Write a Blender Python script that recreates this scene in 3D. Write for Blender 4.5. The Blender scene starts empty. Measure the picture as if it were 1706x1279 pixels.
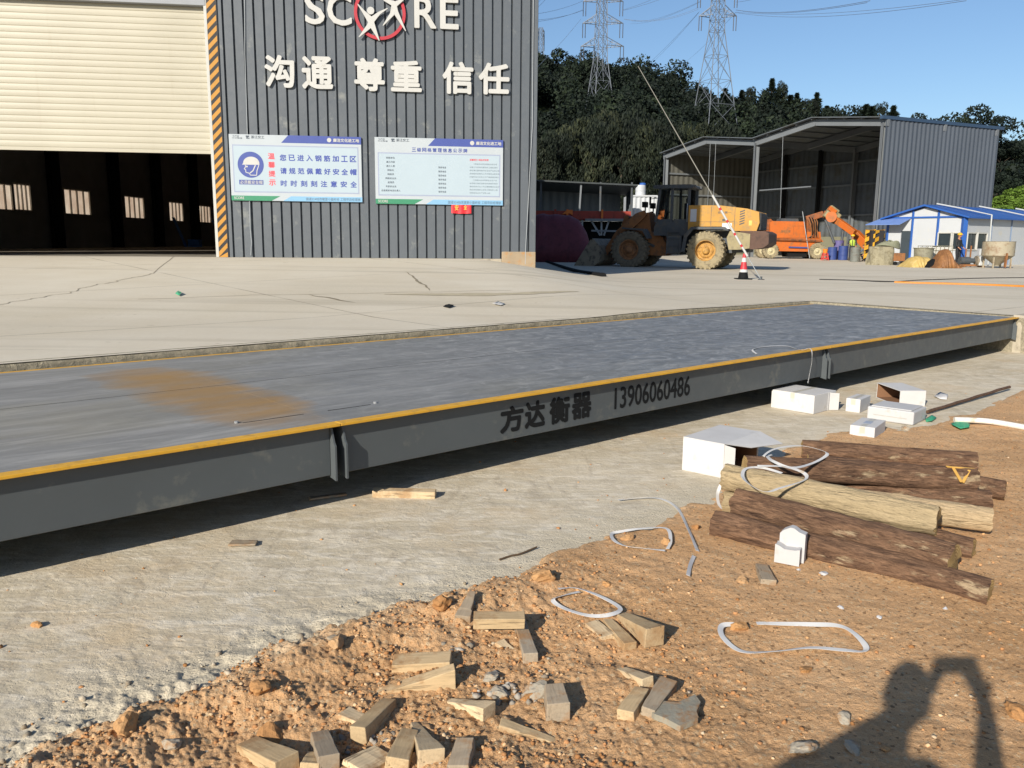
import bpy, bmesh, math, random
import numpy as np
from mathutils import Vector, Matrix, Euler, noise
sc = bpy.context.scene
COL = sc.collection
R = math.radians
random.seed(7)
# ------------------------------------------------------------------ camera, sky, sun, exposure
PW, PH, F = 1706, 1279, 1372.0
CX, CY, ROLL = 853.0, 639.5, 0.0085
PITCH = math.atan((CY - 402.6) / F)
EYE = 1.637
cd = bpy.data.cameras.new('camera'); cam = bpy.data.objects.new('camera', cd); COL.objects.link(cam)
cam.matrix_world = Matrix.Translation((0, 0, EYE)) @ Matrix.Rotation(R(90) - PITCH, 4, 'X') @ Matrix.Rotation(ROLL, 4, 'Z')
cd.sensor_width = 36; cd.lens = 36 * F / PW; cd.clip_start = 0.05; cd.clip_end = 4000
sc.camera = cam
SUN_EL, SUN_AZ = R(24.68), R(210.67)          # azimuth clockwise from +Y
w = bpy.data.worlds.new('World'); sc.world = w; w.use_nodes = True
_n = w.node_tree.nodes; _b = _n['Background']
_s = _n.new('ShaderNodeTexSky'); _s.sky_type = 'NISHITA'; _s.sun_disc = False
_s.sun_elevation = SUN_EL; _s.sun_rotation = SUN_AZ; _s.altitude = 50; _s.air_density = 1.0; _s.dust_density = 0.8; _s.ozone_density = 4.0
w.node_tree.links.new(_s.outputs[0], _b.inputs[0]); _b.inputs[1].default_value = 0.088
sl = bpy.data.lights.new('sun', 'SUN'); sl.energy = 4.7; sl.angle = R(0.53); sl.color = (1.0, 0.93, 0.82)
so = bpy.data.objects.new('sun', sl); COL.objects.link(so)
SUNV = Vector((math.sin(SUN_AZ) * math.cos(SUN_EL), math.cos(SUN_AZ) * math.cos(SUN_EL), math.sin(SUN_EL)))
so.rotation_euler = SUNV.to_track_quat('Z', 'Y').to_euler(); so.location = (-20, -30, 30)
sc.view_settings.view_transform = 'Standard'; sc.view_settings.look = 'None'
sc.view_settings.exposure = 0.50; sc.view_settings.gamma = 1.0
sc.cycles.max_bounces = 6; sc.cycles.diffuse_bounces = 3; sc.cycles.transparent_max_bounces = 6
try: sc.cycles.use_denoising = True
except Exception: pass

# ------------------------------------------------------------------ photograph pixel -> place
def ray(px, py):
    x, y = px - CX, py - CY
    c, s = math.cos(ROLL), math.sin(ROLL)
    u, v = (x * c + y * s) / F, (-x * s + y * c) / F
    return Vector((u, math.cos(PITCH) - v * math.sin(PITCH), -(math.sin(PITCH) + v * math.cos(PITCH))))
E0 = Vector((0, 0, EYE))
def GP(px, py, z=0.0):
    r = ray(px, py); return E0 + r * ((z - EYE) / r.z)
def AT(px, py, Y):
    r = ray(px, py); return E0 + r * (Y / r.y)
def PLN(px, py, p0, n):
    r = ray(px, py); return E0 + r * ((Vector(p0) - E0).dot(n) / r.dot(n))
# weighbridge frame: s along the deck, w across it (away from the camera)
A0 = Vector((-2.3444, 3.6438, 0)); DS = Vector((0.74648, 0.66541, 0)); DW = Vector((-0.66541, 0.74648, 0))
# workshop frame: u along the front wall (0 at its right corner), d going inside
B0 = Vector((0.60, 23.0, 0)); BU = Vector((0.99167, 0.12880, 0)); BD = Vector((-0.12880, 0.99167, 0))
def sm(a, b, x):
    t = np.clip((np.asarray(x, float) - a) / (b - a), 0, 1); return t * t * (3 - 2 * t)
def hyard(x, y):
    x = np.asarray(x, float); y = np.asarray(y, float)
    u = (x - B0.x) * BU.x + (y - B0.y) * BU.y; d = (x - B0.x) * BD.x + (y - B0.y) * BD.y
    base = 0.615 - 0.075 * sm(3, 12, x) + 0.10 * sm(50, 60, y)
    t = np.clip(1 + d / 11.5, 0, 1) * (1 - sm(0, 9, d))
    return base + 0.56 * t * (1 - sm(-1.5, 2.2, u))
def GY(px, py, dz=0.0):
    r = ray(px, py); z = 0.6
    for _ in range(40):
        p = E0 + r * ((z - EYE) / r.z); zn = float(hyard(p.x, p.y)) + dz
        z = 0.5 * z + 0.5 * zn
        if z > EYE - 0.02: z = EYE - 0.3
    return E0 + r * ((z - EYE) / r.z)

# ------------------------------------------------------------------ numpy noise
_rs = np.random.RandomState(3); _T = _rs.rand(512, 512)
def vn(x, y, seed=0):
    x = np.asarray(x) + seed * 17.31; y = np.asarray(y) + seed * 9.77
    xi = np.floor(x).astype(int); yi = np.floor(y).astype(int); fx = x - xi; fy = y - yi
    fx = fx * fx * fx * (fx * (fx * 6 - 15) + 10); fy = fy * fy * fy * (fy * (fy * 6 - 15) + 10)
    a = _T[xi % 512, yi % 512]; b = _T[(xi + 1) % 512, yi % 512]; c = _T[xi % 512, (yi + 1) % 512]; d = _T[(xi + 1) % 512, (yi + 1) % 512]
    return (a + (b - a) * fx) * (1 - fy) + (c + (d - c) * fx) * fy
def fbm(x, y, oct=4, seed=0):
    s = 0; a = 0.5; t = 0
    for i in range(oct):
        s = s + a * vn(x * 2 ** i, y * 2 ** i, seed + i); t += a; a *= 0.5
    return s / t

# ------------------------------------------------------------------ materials
def lin(h):
    h = h.lstrip('#'); c = [int(h[i:i + 2], 16) / 255 for i in (0, 2, 4)]
    return tuple(((v / 12.92) if v <= 0.04045 else ((v + 0.055) / 1.055) ** 2.4) for v in c) + (1,)
class NT:
    def __init__(s, name):
        s.m = bpy.data.materials.new(name); s.m.use_nodes = True; s.t = s.m.node_tree; s.n = s.t.nodes
        s.p = s.n['Principled BSDF']; s.tc = s.n.new('ShaderNodeTexCoord')
    def node(s, k, **kw):
        n = s.n.new(k)
        for a, v in kw.items(): setattr(n, a, v)
        return n
    def link(s, a, b): s.t.links.new(a, b)
    def put(s, sock, v):
        if isinstance(v, bpy.types.NodeSocket): s.link(v, sock)
        else: sock.default_value = v
    def coords(s, scale=(1, 1, 1), kind='Object', rot=(0, 0, 0)):
        mp = s.node('ShaderNodeMapping')
        if kind == 'World':
            g = s.node('ShaderNodeNewGeometry'); s.link(g.outputs['Position'], mp.inputs[0])
        else: s.link(s.tc.outputs[kind], mp.inputs[0])
        mp.inputs['Scale'].default_value = scale; mp.inputs['Rotation'].default_value = rot
        return mp.outputs[0]
    def noise(s, scale, detail=4, rough=0.55, vec=None, dist=0.0):
        n = s.node('ShaderNodeTexNoise'); n.inputs['Scale'].default_value = scale; n.inputs['Detail'].default_value = detail
        n.inputs['Roughness'].default_value = rough; n.inputs['Distortion'].default_value = dist
        s.link(vec if vec is not None else s.tc.outputs['Object'], n.inputs['Vector']); return n.outputs['Fac']
    def vor(s, scale, vec=None, feature='F1', out='Distance'):
        n = s.node('ShaderNodeTexVoronoi'); n.feature = feature; n.inputs['Scale'].default_value = scale
        s.link(vec if vec is not None else s.tc.outputs['Object'], n.inputs['Vector']); return n.outputs[out]
    def ramp(s, fac, stops):
        r = s.node('ShaderNodeValToRGB'); cr = r.color_ramp
        while len(cr.elements) < len(stops): cr.elements.new(0.5)
        for e, (p, c) in zip(cr.elements, stops):
            e.position = p; e.color = c if len(c) == 4 else tuple(c) + (1,)
        s.link(fac, r.inputs[0]); return r.outputs[0]
    def rng(s, fac, a, b, c=0.0, d=1.0):
        r = s.node('ShaderNodeMapRange'); s.put(r.inputs[0], fac)
        for i, v in enumerate((a, b, c, d)): r.inputs[i + 1].default_value = v
        return r.outputs[0]
    def mix(s, fac, a, b, mode='MIX'):
        m = s.node('ShaderNodeMix', data_type='RGBA', blend_type=mode)
        s.put(m.inputs[0], fac); s.put(m.inputs[6], a); s.put(m.inputs[7], b); return m.outputs[2]
    def math(s, op, a, b=0.0):
        m = s.node('ShaderNodeMath', operation=op); s.put(m.inputs[0], a); s.put(m.inputs[1], b); return m.outputs[0]
    def attr(s, name):
        a = s.node('ShaderNodeAttribute'); a.attribute_name = name; return a
    def bump(s, h, strength=0.3, dist=0.01, prev=None):
        b = s.node('ShaderNodeBump'); b.inputs['Strength'].default_value = strength; b.inputs['Distance'].default_value = dist
        s.link(h, b.inputs['Height'])
        if prev is not None: s.link(prev, b.inputs['Normal'])
        return b.outputs[0]
    def out(s, col, rough=0.7, normal=None, metal=0.0, spec=0.4):
        s.put(s.p.inputs['Base Color'], col); s.put(s.p.inputs['Roughness'], rough); s.p.inputs['Metallic'].default_value = metal
        s.p.inputs['Specular IOR Level'].default_value = spec
        if normal is not None: s.link(normal, s.p.inputs['Normal'])
        return s.m
def shade(c, k): return (min(c[0] * k, 1), min(c[1] * k, 1), min(c[2] * k, 1), 1)
def paint(name, c, rough=0.5, var=0.25, scale=3.0, dirt=None, dirt_amt=0.0, bump=0.0, bscale=60.0, metal=0.0, spec=0.4):
    """painted or plain surface: uneven tone, optional dirt blotches with a shape of their own"""
    t = NT(name); v = t.noise(scale, 5, 0.6); f = t.noise(scale * 9, 3)
    col = t.ramp(v, [(0.25, shade(c, 1 - var)), (0.75, shade(c, 1 + var * 0.6))])
    if dirt is not None:
        k = t.rng(t.noise(scale * 2.3, 7, 0.68), 0.62 - dirt_amt * 0.35, 0.72 - dirt_amt * 0.2)
        col = t.mix(t.math('MULTIPLY', k, 0.85), col, dirt)
    nrm = t.bump(t.noise(bscale, 4), bump, 0.01) if bump else None
    return t.out(col, t.rng(f, 0.3, 0.7, rough - 0.07, min(1, rough + 0.08)), nrm, metal, spec)
MATS = {}
def P(name, *a, **k):
    if name not in MATS: MATS[name] = paint(name, *a, **k)
    return MATS[name]

def m_yard():
    t = NT('yard concrete'); v = t.coords(kind='World')
    big = t.noise(0.16, 6, 0.6, v); med = t.noise(0.9, 6, 0.62, v); fine = t.noise(22, 5, 0.65, v)
    col = t.ramp(big, [(0.3, lin('b7ae9b')), (0.5, lin('c2b9a7')), (0.72, lin('ccc4b2'))])
    col = t.mix(t.rng(med, 0.35, 0.75, 0, 0.5), col, lin('b8ab92'))
    st = t.noise(1.0, 5, 0.6, t.coords((0.10, 0.55, 1), 'World', (0, 0, R(8))))
    col = t.mix(t.rng(st, 0.55, 0.72, 0, 0.4), col, lin('a39a85'))
    col = t.mix(t.rng(fine, 0.3, 0.8, 0, 0.25), col, lin('ddd4c2'))
    # saw-cut joints of the slabs, about 5 m apart
    br = t.node('ShaderNodeTexBrick'); br.offset = 0; br.inputs['Scale'].default_value = 1; br.inputs['Brick Width'].default_value = 6; br.inputs['Row Height'].default_value = 5
    br.inputs['Mortar Size'].default_value = 0.016; br.inputs['Mortar Smooth'].default_value = 0.2
    t.link(t.coords((1, 1, 1), 'World', (0, 0, R(-41.7))), br.inputs['Vector'])
    col = t.mix(t.math('MULTIPLY', br.outputs['Fac'], t.rng(med, 0.35, 0.6, 0.25, 0.8)), col, lin('6f675a'))
    tr = t.noise(1.0, 4, 0.55, t.coords((0.05, 1.1, 1), 'World', (0, 0, R(-12)))); col = t.mix(t.rng(tr, 0.56, 0.66, 0, 0.32), col, lin('8d8473'))
    sp = t.rng(t.noise(3.5, 4, 0.6, v), 0.66, 0.72, 0, 0.45); col = t.mix(sp, col, lin('9c917d'))
    n = t.bump(fine, 0.25, 0.006); n = t.bump(t.noise(140, 3, 0.6, v), 0.2, 0.002, n)
    return t.out(col, 0.86, n, 0, 0.25)
def m_apron():
    t = NT('trowelled concrete'); v = t.coords(kind='World')
    big = t.noise(0.5, 6, 0.6, v); fine = t.noise(35, 5, 0.65, v)
    sw = t.noise(3.0, 6, 0.62, t.coords((0.9, 3.2, 1), 'World', (0, 0, R(-20))), 1.6)
    sw2 = t.noise(1.6, 7, 0.62, t.coords((1.6, 0.7, 1), 'World', (0, 0, R(25))), 3.2)
    col = t.ramp(big, [(0.3, lin('b3a78f')), (0.7, lin('c8bca5'))])
    col = t.mix(t.rng(sw, 0.47, 0.62, 0, 0.5), col, lin('dfd6c4'))
    col = t.mix(t.rng(sw2, 0.52, 0.66, 0, 0.5), col, lin('9f9380'))
    col = t.mix(t.rng(t.noise(9, 6, 0.7, v), 0.52, 0.66, 0, 0.35), col, lin('e2d9c8'))
    col = t.mix(t.rng(t.noise(55, 4, 0.7, v), 0.56, 0.68, 0, 0.45), col, lin('93876f'))
    col = t.mix(t.rng(t.noise(0.8, 6, 0.65, v), 0.52, 0.70, 0, 0.6), col, lin('bfa47c'))
    ce = t.attr('cement').outputs['Fac']
    col = t.mix(t.math('MULTIPLY', ce, 0.85), col, lin('cfc3aa'))
    vs = t.vor(26, v); sp = t.rng(vs, 0.0, 0.10, 0.55, 0)
    col = t.mix(t.math('MULTIPLY', sp, t.rng(t.noise(2.2, 3, 0.5, v), 0.5, 0.65)), col, lin('6b5d4a'))
    n = t.bump(sw, 0.35, 0.010); n = t.bump(sw2, 0.22, 0.008, n); n = t.bump(fine, 0.6, 0.006, n); n = t.bump(t.noise(12, 6, 0.72, v, 1.0), 0.5, 0.012, n)
    wv = t.node('ShaderNodeTexWave', wave_type='BANDS'); wv.inputs['Scale'].default_value = 8; wv.inputs['Distortion'].default_value = 14; wv.inputs['Detail'].default_value = 4; wv.inputs['Detail Scale'].default_value = 0.6
    t.link(t.coords((0.6, 1.6, 1), 'World', (0, 0, R(-25))), wv.inputs[0]); wm = t.math('MULTIPLY', wv.outputs['Fac'], t.rng(t.noise(0.9, 4, 0.6, v), 0.42, 0.6))
    n = t.bump(wm, 0.07, 0.008, n); n = t.bump(t.rng(t.vor(34, v), 0.0, 0.16), 0.5, 0.004, n)
    n = t.bump(t.math('MULTIPLY', t.noise(60, 6, 0.7, v), ce), 0.9, 0.02, n)
    return t.out(col, 0.9, n, 0, 0.2)
def m_soil():
    t = NT('orange soil'); v = t.coords(kind='World')
    big = t.noise(1.1, 7, 0.62, v); med = t.noise(9, 6, 0.66, v); fine = t.noise(70, 6, 0.7, v)
    col = t.ramp(big, [(0.28, lin('b58c60')), (0.5, lin('caa074')), (0.72, lin('d6b086'))])
    col = t.mix(t.rng(med, 0.35, 0.7, 0, 0.6), col, lin('c79c6f'))
    col = t.mix(t.rng(fine, 0.5, 0.8, 0, 0.65), col, lin('d9bd99'))
    col = t.mix(t.rng(t.noise(45, 5, 0.7, v), 0.58, 0.7, 0, 0.5), col, lin('966b42'))
    vc = t.vor(85, v, 'F1', 'Color')
    g = t.node('ShaderNodeSeparateColor'); t.link(vc, g.inputs[0])
    col = t.mix(t.rng(g.outputs[0], 0.90, 0.96, 0, 0.7), col, lin('c9b390'))
    col = t.mix(t.rng(g.outputs[1], 0.93, 0.97, 0, 0.6), col, lin('4a3524'))
    ce = t.attr('cement').outputs['Fac']
    col = t.mix(t.math('MULTIPLY', ce, t.rng(t.noise(16, 5, 0.65, v), 0.35, 0.6, 0.0, 0.7)), col, lin('c6b79c'))
    n = t.bump(fine, 1.0, 0.010); n = t.bump(t.noise(170, 4, 0.7, v), 0.9, 0.005, n); n = t.bump(med, 0.5, 0.02, n)
    return t.out(col, 0.95, n, 0, 0.12)
def m_deck():
    t = NT('worn deck steel')
    a = t.noise(2.2, 7, 0.68, t.coords((0.35, 2.4, 1), 'Object', (0, 0, R(12))), 0.8)
    b = t.noise(1.0, 5, 0.6, t.coords((0.5, 0.9, 1)))
    c = t.noise(7, 6, 0.7, t.coords((0.35, 1.6, 1), 'Object', (0, 0, R(-25))), 1.0)
    col = t.ramp(a, [(0.25, lin('656563')), (0.5, lin('7b7b79')), (0.68, lin('92918e'))])
    col = t.mix(t.rng(c, 0.5, 0.72, 0, 0.55), col, lin('a3a19d'))
    col = t.mix(t.rng(b, 0.5, 0.75, 0, 0.5), col, lin('8b8570'))
    col = t.mix(t.rng(c, 0.28, 0.42, 0.55, 0), col, lin('65646a'))
    sp = t.node('ShaderNodeSeparateXYZ'); t.link(t.tc.outputs['Object'], sp.inputs[0])
    # darker, streaked reflection of the far bays, view-dependent, put into the colour
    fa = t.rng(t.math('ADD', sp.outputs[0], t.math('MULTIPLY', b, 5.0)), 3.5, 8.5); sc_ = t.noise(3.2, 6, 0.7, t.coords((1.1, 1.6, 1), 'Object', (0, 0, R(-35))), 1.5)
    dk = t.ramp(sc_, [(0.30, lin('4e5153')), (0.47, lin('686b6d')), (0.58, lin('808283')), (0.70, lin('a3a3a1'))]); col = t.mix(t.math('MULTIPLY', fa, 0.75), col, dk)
    # rust and mud stain
    nz = t.math('SUBTRACT', t.noise(2.4, 6, 0.65, t.coords((0.8, 1.6, 1))), 0.5)
    nz2 = t.math('SUBTRACT', t.noise(1.1, 4, 0.6), 0.5)
    dx = t.math('DIVIDE', t.math('ADD', t.math('SUBTRACT', sp.outputs[0], RUST[0]), t.math('MULTIPLY', nz2, 0.5)), RUST[2]); dy = t.math('DIVIDE', t.math('SUBTRACT', sp.outputs[1], RUST[1]), RUST[3])
    q = t.math('ADD', t.math('POWER', t.math('ABSOLUTE', dx), 2.6), t.math('POWER', t.math('ABSOLUTE', dy), 5.0))
    k = t.rng(t.math('ADD', t.math('SUBTRACT', 1.0, q), t.math('MULTIPLY', nz, 2.6)), -0.35, 1.1)
    kk = t.math('MULTIPLY', k, t.rng(a, 0.2, 0.6, 0.65, 1.0))
    col = t.mix(t.math('MULTIPLY', kk, 0.85), col, lin('94713a'))
    ro = t.rng(c, 0.3, 0.7, 0.42, 0.70)
    n = t.bump(a, 0.04, 0.004); n = t.bump(t.noise(90, 4), 0.12, 0.002, n)
    return t.out(col, t.math('ADD', ro, t.math('MULTIPLY', kk, 0.2)), n, 0.0, 0.35)
def m_rough_concrete():
    t = NT('broken concrete edge'); v = t.coords(kind='World')
    a = t.noise(26, 7, 0.7, v); b = t.vor(95, v)
    col = t.ramp(a, [(0.3, lin('6f6a5c')), (0.5, lin('8a826f')), (0.7, lin('a49a85'))])
    col = t.mix(t.rng(b, 0.0, 0.25, 0.6, 0), col, lin('5c564b'))
    n = t.bump(b, 0.7, 0.008); n = t.bump(a, 0.6, 0.012, n)
    return t.out(col, 0.92, n, 0, 0.2)
def m_wood(name, c, grey=0.4, dirt='9a7249'):
    t = NT(name); oi = t.node('ShaderNodeObjectInfo')
    g = t.noise(6, 6, 0.65, t.coords((1.2, 14, 14))); b = t.noise(3, 4)
    col = t.ramp(g, [(0.25, shade(c, 0.62)), (0.5, c), (0.8, shade(c, 1.25))])
    col = t.mix(t.rng(b, 0.4, 0.7, 0, grey), col, lin('a39c8c'))
    col = t.mix(t.rng(t.noise(7, 7, 0.72), 0.50, 0.64, 0, 0.8), col, lin(dirt))
    col = t.mix(t.math('MULTIPLY', oi.outputs['Random'], 0.5), col, shade(c, 0.6))
    cr = t.rng(t.noise(4, 5, 0.7, t.coords((0.7, 9, 9))), 0.60, 0.64); col = t.mix(t.math('MULTIPLY', cr, 0.6), col, lin('4e4030'))
    n = t.bump(g, 0.4, 0.004)
    return t.out(col, 0.82, n, 0, 0.2)
def m_bark(name, dark, light, peel, peel_at, straw):
    t = NT(name)
    g = t.noise(9, 7, 0.7, t.coords((0.9, 5, 5)), 0.5); g2 = t.noise(30, 5, 0.7, t.coords((0.6, 5, 5)))
    col = t.ramp(g, [(0.3, dark), (0.55, light), (0.75, shade(light, 1.5))])
    col = t.mix(t.rng(g2, 0.5, 0.65, 0, 0.6), col, shade(dark, 0.6))
    p = t.noise(2.2, 6, 0.65, t.coords((0.9, 3.5, 3.5)))
    k = t.rng(p, peel_at, peel_at + 0.05)
    st = t.ramp(g2, [(0.3, shade(straw, 0.55)), (0.48, straw), (0.8, shade(straw, 1.2))])
    col = t.mix(t.math('MULTIPLY', k, peel), col, st)
    h = t.math('SUBTRACT', t.math('ADD', g, t.math('MULTIPLY', g2, 0.5)), t.math('MULTIPLY', k, 0.35 * peel))
    return t.out(col, 0.88, t.bump(h, 1.0, 0.03), 0, 0.15)
def m_endgrain():
    t = NT('cut log end'); v = t.coords((1, 1, 1)); 
    wv = t.node('ShaderNodeTexWave', wave_type='RINGS', rings_direction='X'); wv.inputs['Scale'].default_value = 22; wv.inputs['Distortion'].default_value = 3
    t.link(v, wv.inputs[0])
    col = t.mix(wv.outputs['Fac'], lin('8d7248'), lin('b59a68'))
    col = t.mix(t.rng(t.noise(14, 5), 0.45, 0.7, 0, 0.6), col, lin('6b5234'))
    return t.out(col, 0.85, None, 0, 0.2)
def m_white(name, c, dirt):
    t = NT(name); oi = t.node('ShaderNodeObjectInfo')
    col = t.ramp(t.noise(4, 6, 0.6), [(0.3, shade(c, 0.88)), (0.7, c)])
    col = t.mix(t.rng(t.noise(7, 7, 0.7), 0.58, 0.74, 0, 0.5), col, dirt)
    n = t.bump(t.noise(5, 3), 0.12, 0.02); n = t.bump(t.noise(260, 3), 0.12, 0.002, n)
    return t.out(col, 0.7, n, 0, 0.3)
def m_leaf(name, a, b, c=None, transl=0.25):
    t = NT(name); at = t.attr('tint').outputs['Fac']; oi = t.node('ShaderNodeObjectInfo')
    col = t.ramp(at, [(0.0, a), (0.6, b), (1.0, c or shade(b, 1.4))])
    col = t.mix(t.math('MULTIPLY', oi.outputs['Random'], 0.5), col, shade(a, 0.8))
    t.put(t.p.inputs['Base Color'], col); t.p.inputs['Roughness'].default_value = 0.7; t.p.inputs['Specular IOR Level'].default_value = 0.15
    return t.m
def m_glass(name='cab glass', c=(0.02, 0.025, 0.03, 1)):
    t = NT(name); m = t.m
    g = t.node('ShaderNodeBsdfGlossy'); g.inputs['Roughness'].default_value = 0.03; g.inputs['Color'].default_value = (1, 1, 1, 1)
    tr = t.node('ShaderNodeBsdfTransparent'); tr.inputs['Color'].default_value = (0.62, 0.66, 0.66, 1)
    fr = t.node('ShaderNodeFresnel'); fr.inputs[0].default_value = 1.5
    mx = t.node('ShaderNodeMixShader'); t.link(fr.outputs[0], mx.inputs[0]); t.link(tr.outputs[0], mx.inputs[1]); t.link(g.outputs[0], mx.inputs[2])
    t.link(mx.outputs[0], t.n['Material Output'].inputs[0]); return m
def m_pane():
    t = NT('dusty translucent pane')
    tr = t.node('ShaderNodeBsdfTranslucent'); df = t.node('ShaderNodeBsdfDiffuse')
    col = t.ramp(t.noise(1.3, 4), [(0.3, lin('b29a86')), (0.7, lin('cfc0ae'))])
    t.link(col, tr.inputs[0]); t.link(col, df.inputs[0])
    mx = t.node('ShaderNodeMixShader'); mx.inputs[0].default_value = 0.25
    t.link(tr.outputs[0], mx.inputs[1]); t.link(df.outputs[0], mx.inputs[2]); t.link(mx.outputs[0], t.n['Material Output'].inputs[0]); return t.m
def m_shutter():
    t = NT('cream shutter paint')
    col = t.ramp(t.noise(0.6, 5), [(0.3, lin('a59f8d')), (0.7, lin('ada795'))])
    col = t.mix(t.rng(t.noise(1.4, 6, 0.65, t.coords((4, 1, 0.4))), 0.6, 0.8, 0, 0.3), col, lin('948b74'))
    return t.out(col, 0.45, None, 0, 0.4)
def m_hill():
    t = NT('hillside ground'); v = t.coords(kind='World')
    col = t.ramp(t.noise(0.12, 6, 0.6, v), [(0.3, lin('1c2416')), (0.7, lin('2e3520'))])
    return t.out(col, 0.95, t.bump(t.noise(0.6, 5, 0.6, v), 1, 1.0), 0, 0.1)

# ------------------------------------------------------------------ mesh builder and tagging
MX = {}
def mx(o): return MX.get(o.name, Matrix.Identity(4)) if o is not None else Matrix.Identity(4)
def frame3(d):
    d = Vector(d).normalized(); up = Vector((0, 0, 1)) if abs(d.z) < 0.95 else Vector((1, 0, 0))
    a = d.cross(up).normalized(); b = a.cross(d).normalized(); return d, a, b
class MB:
    def __init__(s): s.v = []; s.f = []; s.m = []
    def add(s, vs, fs, m=0):
        o = len(s.v); s.v += [tuple(v) for v in vs]; s.f += [tuple(i + o for i in f) for f in fs]; s.m += [m] * len(fs); return s
    def hexa(s, p, m=0):      # 8 points: 4 bottom ccw, 4 top
        return s.add(p, [(3, 2, 1, 0), (4, 5, 6, 7), (0, 1, 5, 4), (1, 2, 6, 5), (2, 3, 7, 6), (3, 0, 4, 7)], m)
    def bx(s, x0, x1, y0, y1, z0, z1, m=0):
        return s.hexa([(x0, y0, z0), (x1, y0, z0), (x1, y1, z0), (x0, y1, z0), (x0, y0, z1), (x1, y0, z1), (x1, y1, z1), (x0, y1, z1)], m)
    def bar(s, p0, p1, wd, ht=None, m=0, roll=0.0):   # rectangular bar between two points
        p0, p1 = Vector(p0), Vector(p1); d, a, b = frame3(p1 - p0); ht = wd if ht is None else ht
        if roll: q = Matrix.Rotation(roll, 3, d); a = q @ a; b = q @ b
        a = a * wd / 2; b = b * ht / 2
        return s.hexa([p0 - a - b, p1 - a - b, p1 + a - b, p0 + a - b, p0 - a + b, p1 - a + b, p1 + a + b, p0 + a + b], m)
    def cyl(s, p0, p1, r0, r1=None, n=12, cap=True, m=0, mc=None):
        p0, p1 = Vector(p0), Vector(p1); r1 = r0 if r1 is None else r1; d, a, b = frame3(p1 - p0)
        vs = []
        for p, r in ((p0, r0), (p1, r1)):
            for i in range(n):
                t = 2 * math.pi * i / n; vs.append(p + a * (r * math.cos(t)) + b * (r * math.sin(t)))
        s.add(vs, [(i, i + n, (i + 1) % n + n, (i + 1) % n) for i in range(n)], m)
        if cap:
            s.add(vs[:n], [tuple(range(n))], m if mc is None else mc); s.add(vs[n:], [tuple(range(n - 1, -1, -1))], m if mc is None else mc)
        return s
    def tube(s, pts, r, n=6, m=0, cap=True, rs=None):
        pts = [Vector(p) for p in pts]; vs = []; k = len(pts); a = None
        for i, p in enumerate(pts):
            d = (pts[min(i + 1, k - 1)] - pts[max(i - 1, 0)])
            if d.length < 1e-9: d = Vector((0, 0, 1))
            d.normalize()
            if a is None: _, a, _ = frame3(d)
            a = (a - d * a.dot(d)); a.normalize(); b = d.cross(a); rr = r if rs is None else rs[i]
            for j in range(n):
                t = 2 * math.pi * j / n; vs.append(p + a * (rr * math.cos(t)) + b * (rr * math.sin(t)))
        fs = []
        for i in range(k - 1):
            for j in range(n):
                fs.append((i * n + j, i * n + (j + 1) % n, (i + 1) * n + (j + 1) % n, (i + 1) * n + j))
        if cap: fs += [tuple(range(n - 1, -1, -1)), tuple((k - 1) * n + j for j in range(n))]
        return s.add(vs, fs, m)
    def lathe(s, prof, c=(0, 0, 0), axis=(0, 0, 1), n=24, m=0, mats=None, cap=True):
        d, a, b = frame3(axis); c = Vector(c); vs = []
        for (r, z) in prof:
            for i in range(n):
                t = 2 * math.pi * i / n; vs.append(c + d * z + a * (r * math.cos(t)) + b * (r * math.sin(t)))
        for k in range(len(prof) - 1):
            s.add(vs[k * n:(k + 2) * n], [(i, (i + 1) % n, (i + 1) % n + n, i + n) for i in range(n)], m if mats is None else mats[k])
        if cap:
            s.add(vs[:n], [tuple(range(n - 1, -1, -1))], m if mats is None else mats[0]); s.add(vs[-n:], [tuple(range(n))], m if mats is None else mats[-1])
        return s
    def prism(s, poly, o, ux, uy, un, th, m=0, mside=None):   # polygon in plane (o,ux,uy) extruded th along un
        o, ux, uy, un = Vector(o), Vector(ux), Vector(uy), Vector(un); n = len(poly)
        a = [o + ux * x + uy * y for x, y in poly]; b = [p + un * th for p in a]
        if (ux.cross(uy)).dot(un) * th * sum(poly[i][0] * poly[(i + 1) % n][1] - poly[(i + 1) % n][0] * poly[i][1] for i in range(n)) < 0: a.reverse(); b.reverse()
        s.add(b, [tuple(range(n))], m); s.add(a, [tuple(range(n - 1, -1, -1))], m if mside is None else mside)
        s.add(a + b, [(i, (i + 1) % n, (i + 1) % n + n, i + n) for i in range(n)], m if mside is None else mside); return s
    def sheet(s, prof, o, ux, un, z0, z1, th=0.0, m=0):   # vertical corrugated sheet: prof (x, depth) along ux, depth along un
        o, ux, un = Vector(o), Vector(ux), Vector(un); z = Vector((0, 0, 1)); k = len(prof)
        zz = lambda f, i: (f(prof[i][0]) if callable(f) else f)
        vs = [o + ux * x + un * d + z * zz(z0, i) for i, (x, d) in enumerate(prof)] + [o + ux * x + un * d + z * zz(z1, i) for i, (x, d) in enumerate(prof)]
        s.add(vs, [(i, i + 1, i + 1 + k, i + k) for i in range(k - 1)], m); return s
    def ell(s, c, r, n=12, k=8, m=0, fn=None):
        vs = []; c = Vector(c)
        for i in range(k + 1):
            ph = math.pi * i / k
            for j in range(n):
                t = 2 * math.pi * j / n; p = Vector((math.sin(ph) * math.cos(t), math.sin(ph) * math.sin(t), math.cos(ph)))
                if fn: p = fn(p)
                vs.append(c + Vector((p.x * r[0], p.y * r[1], p.z * r[2])))
        return s.add(vs, [(i * n + j, (i + 1) * n + j, (i + 1) * n + (j + 1) % n, i * n + (j + 1) % n) for i in range(k) for j in range(n)], m)
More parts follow.
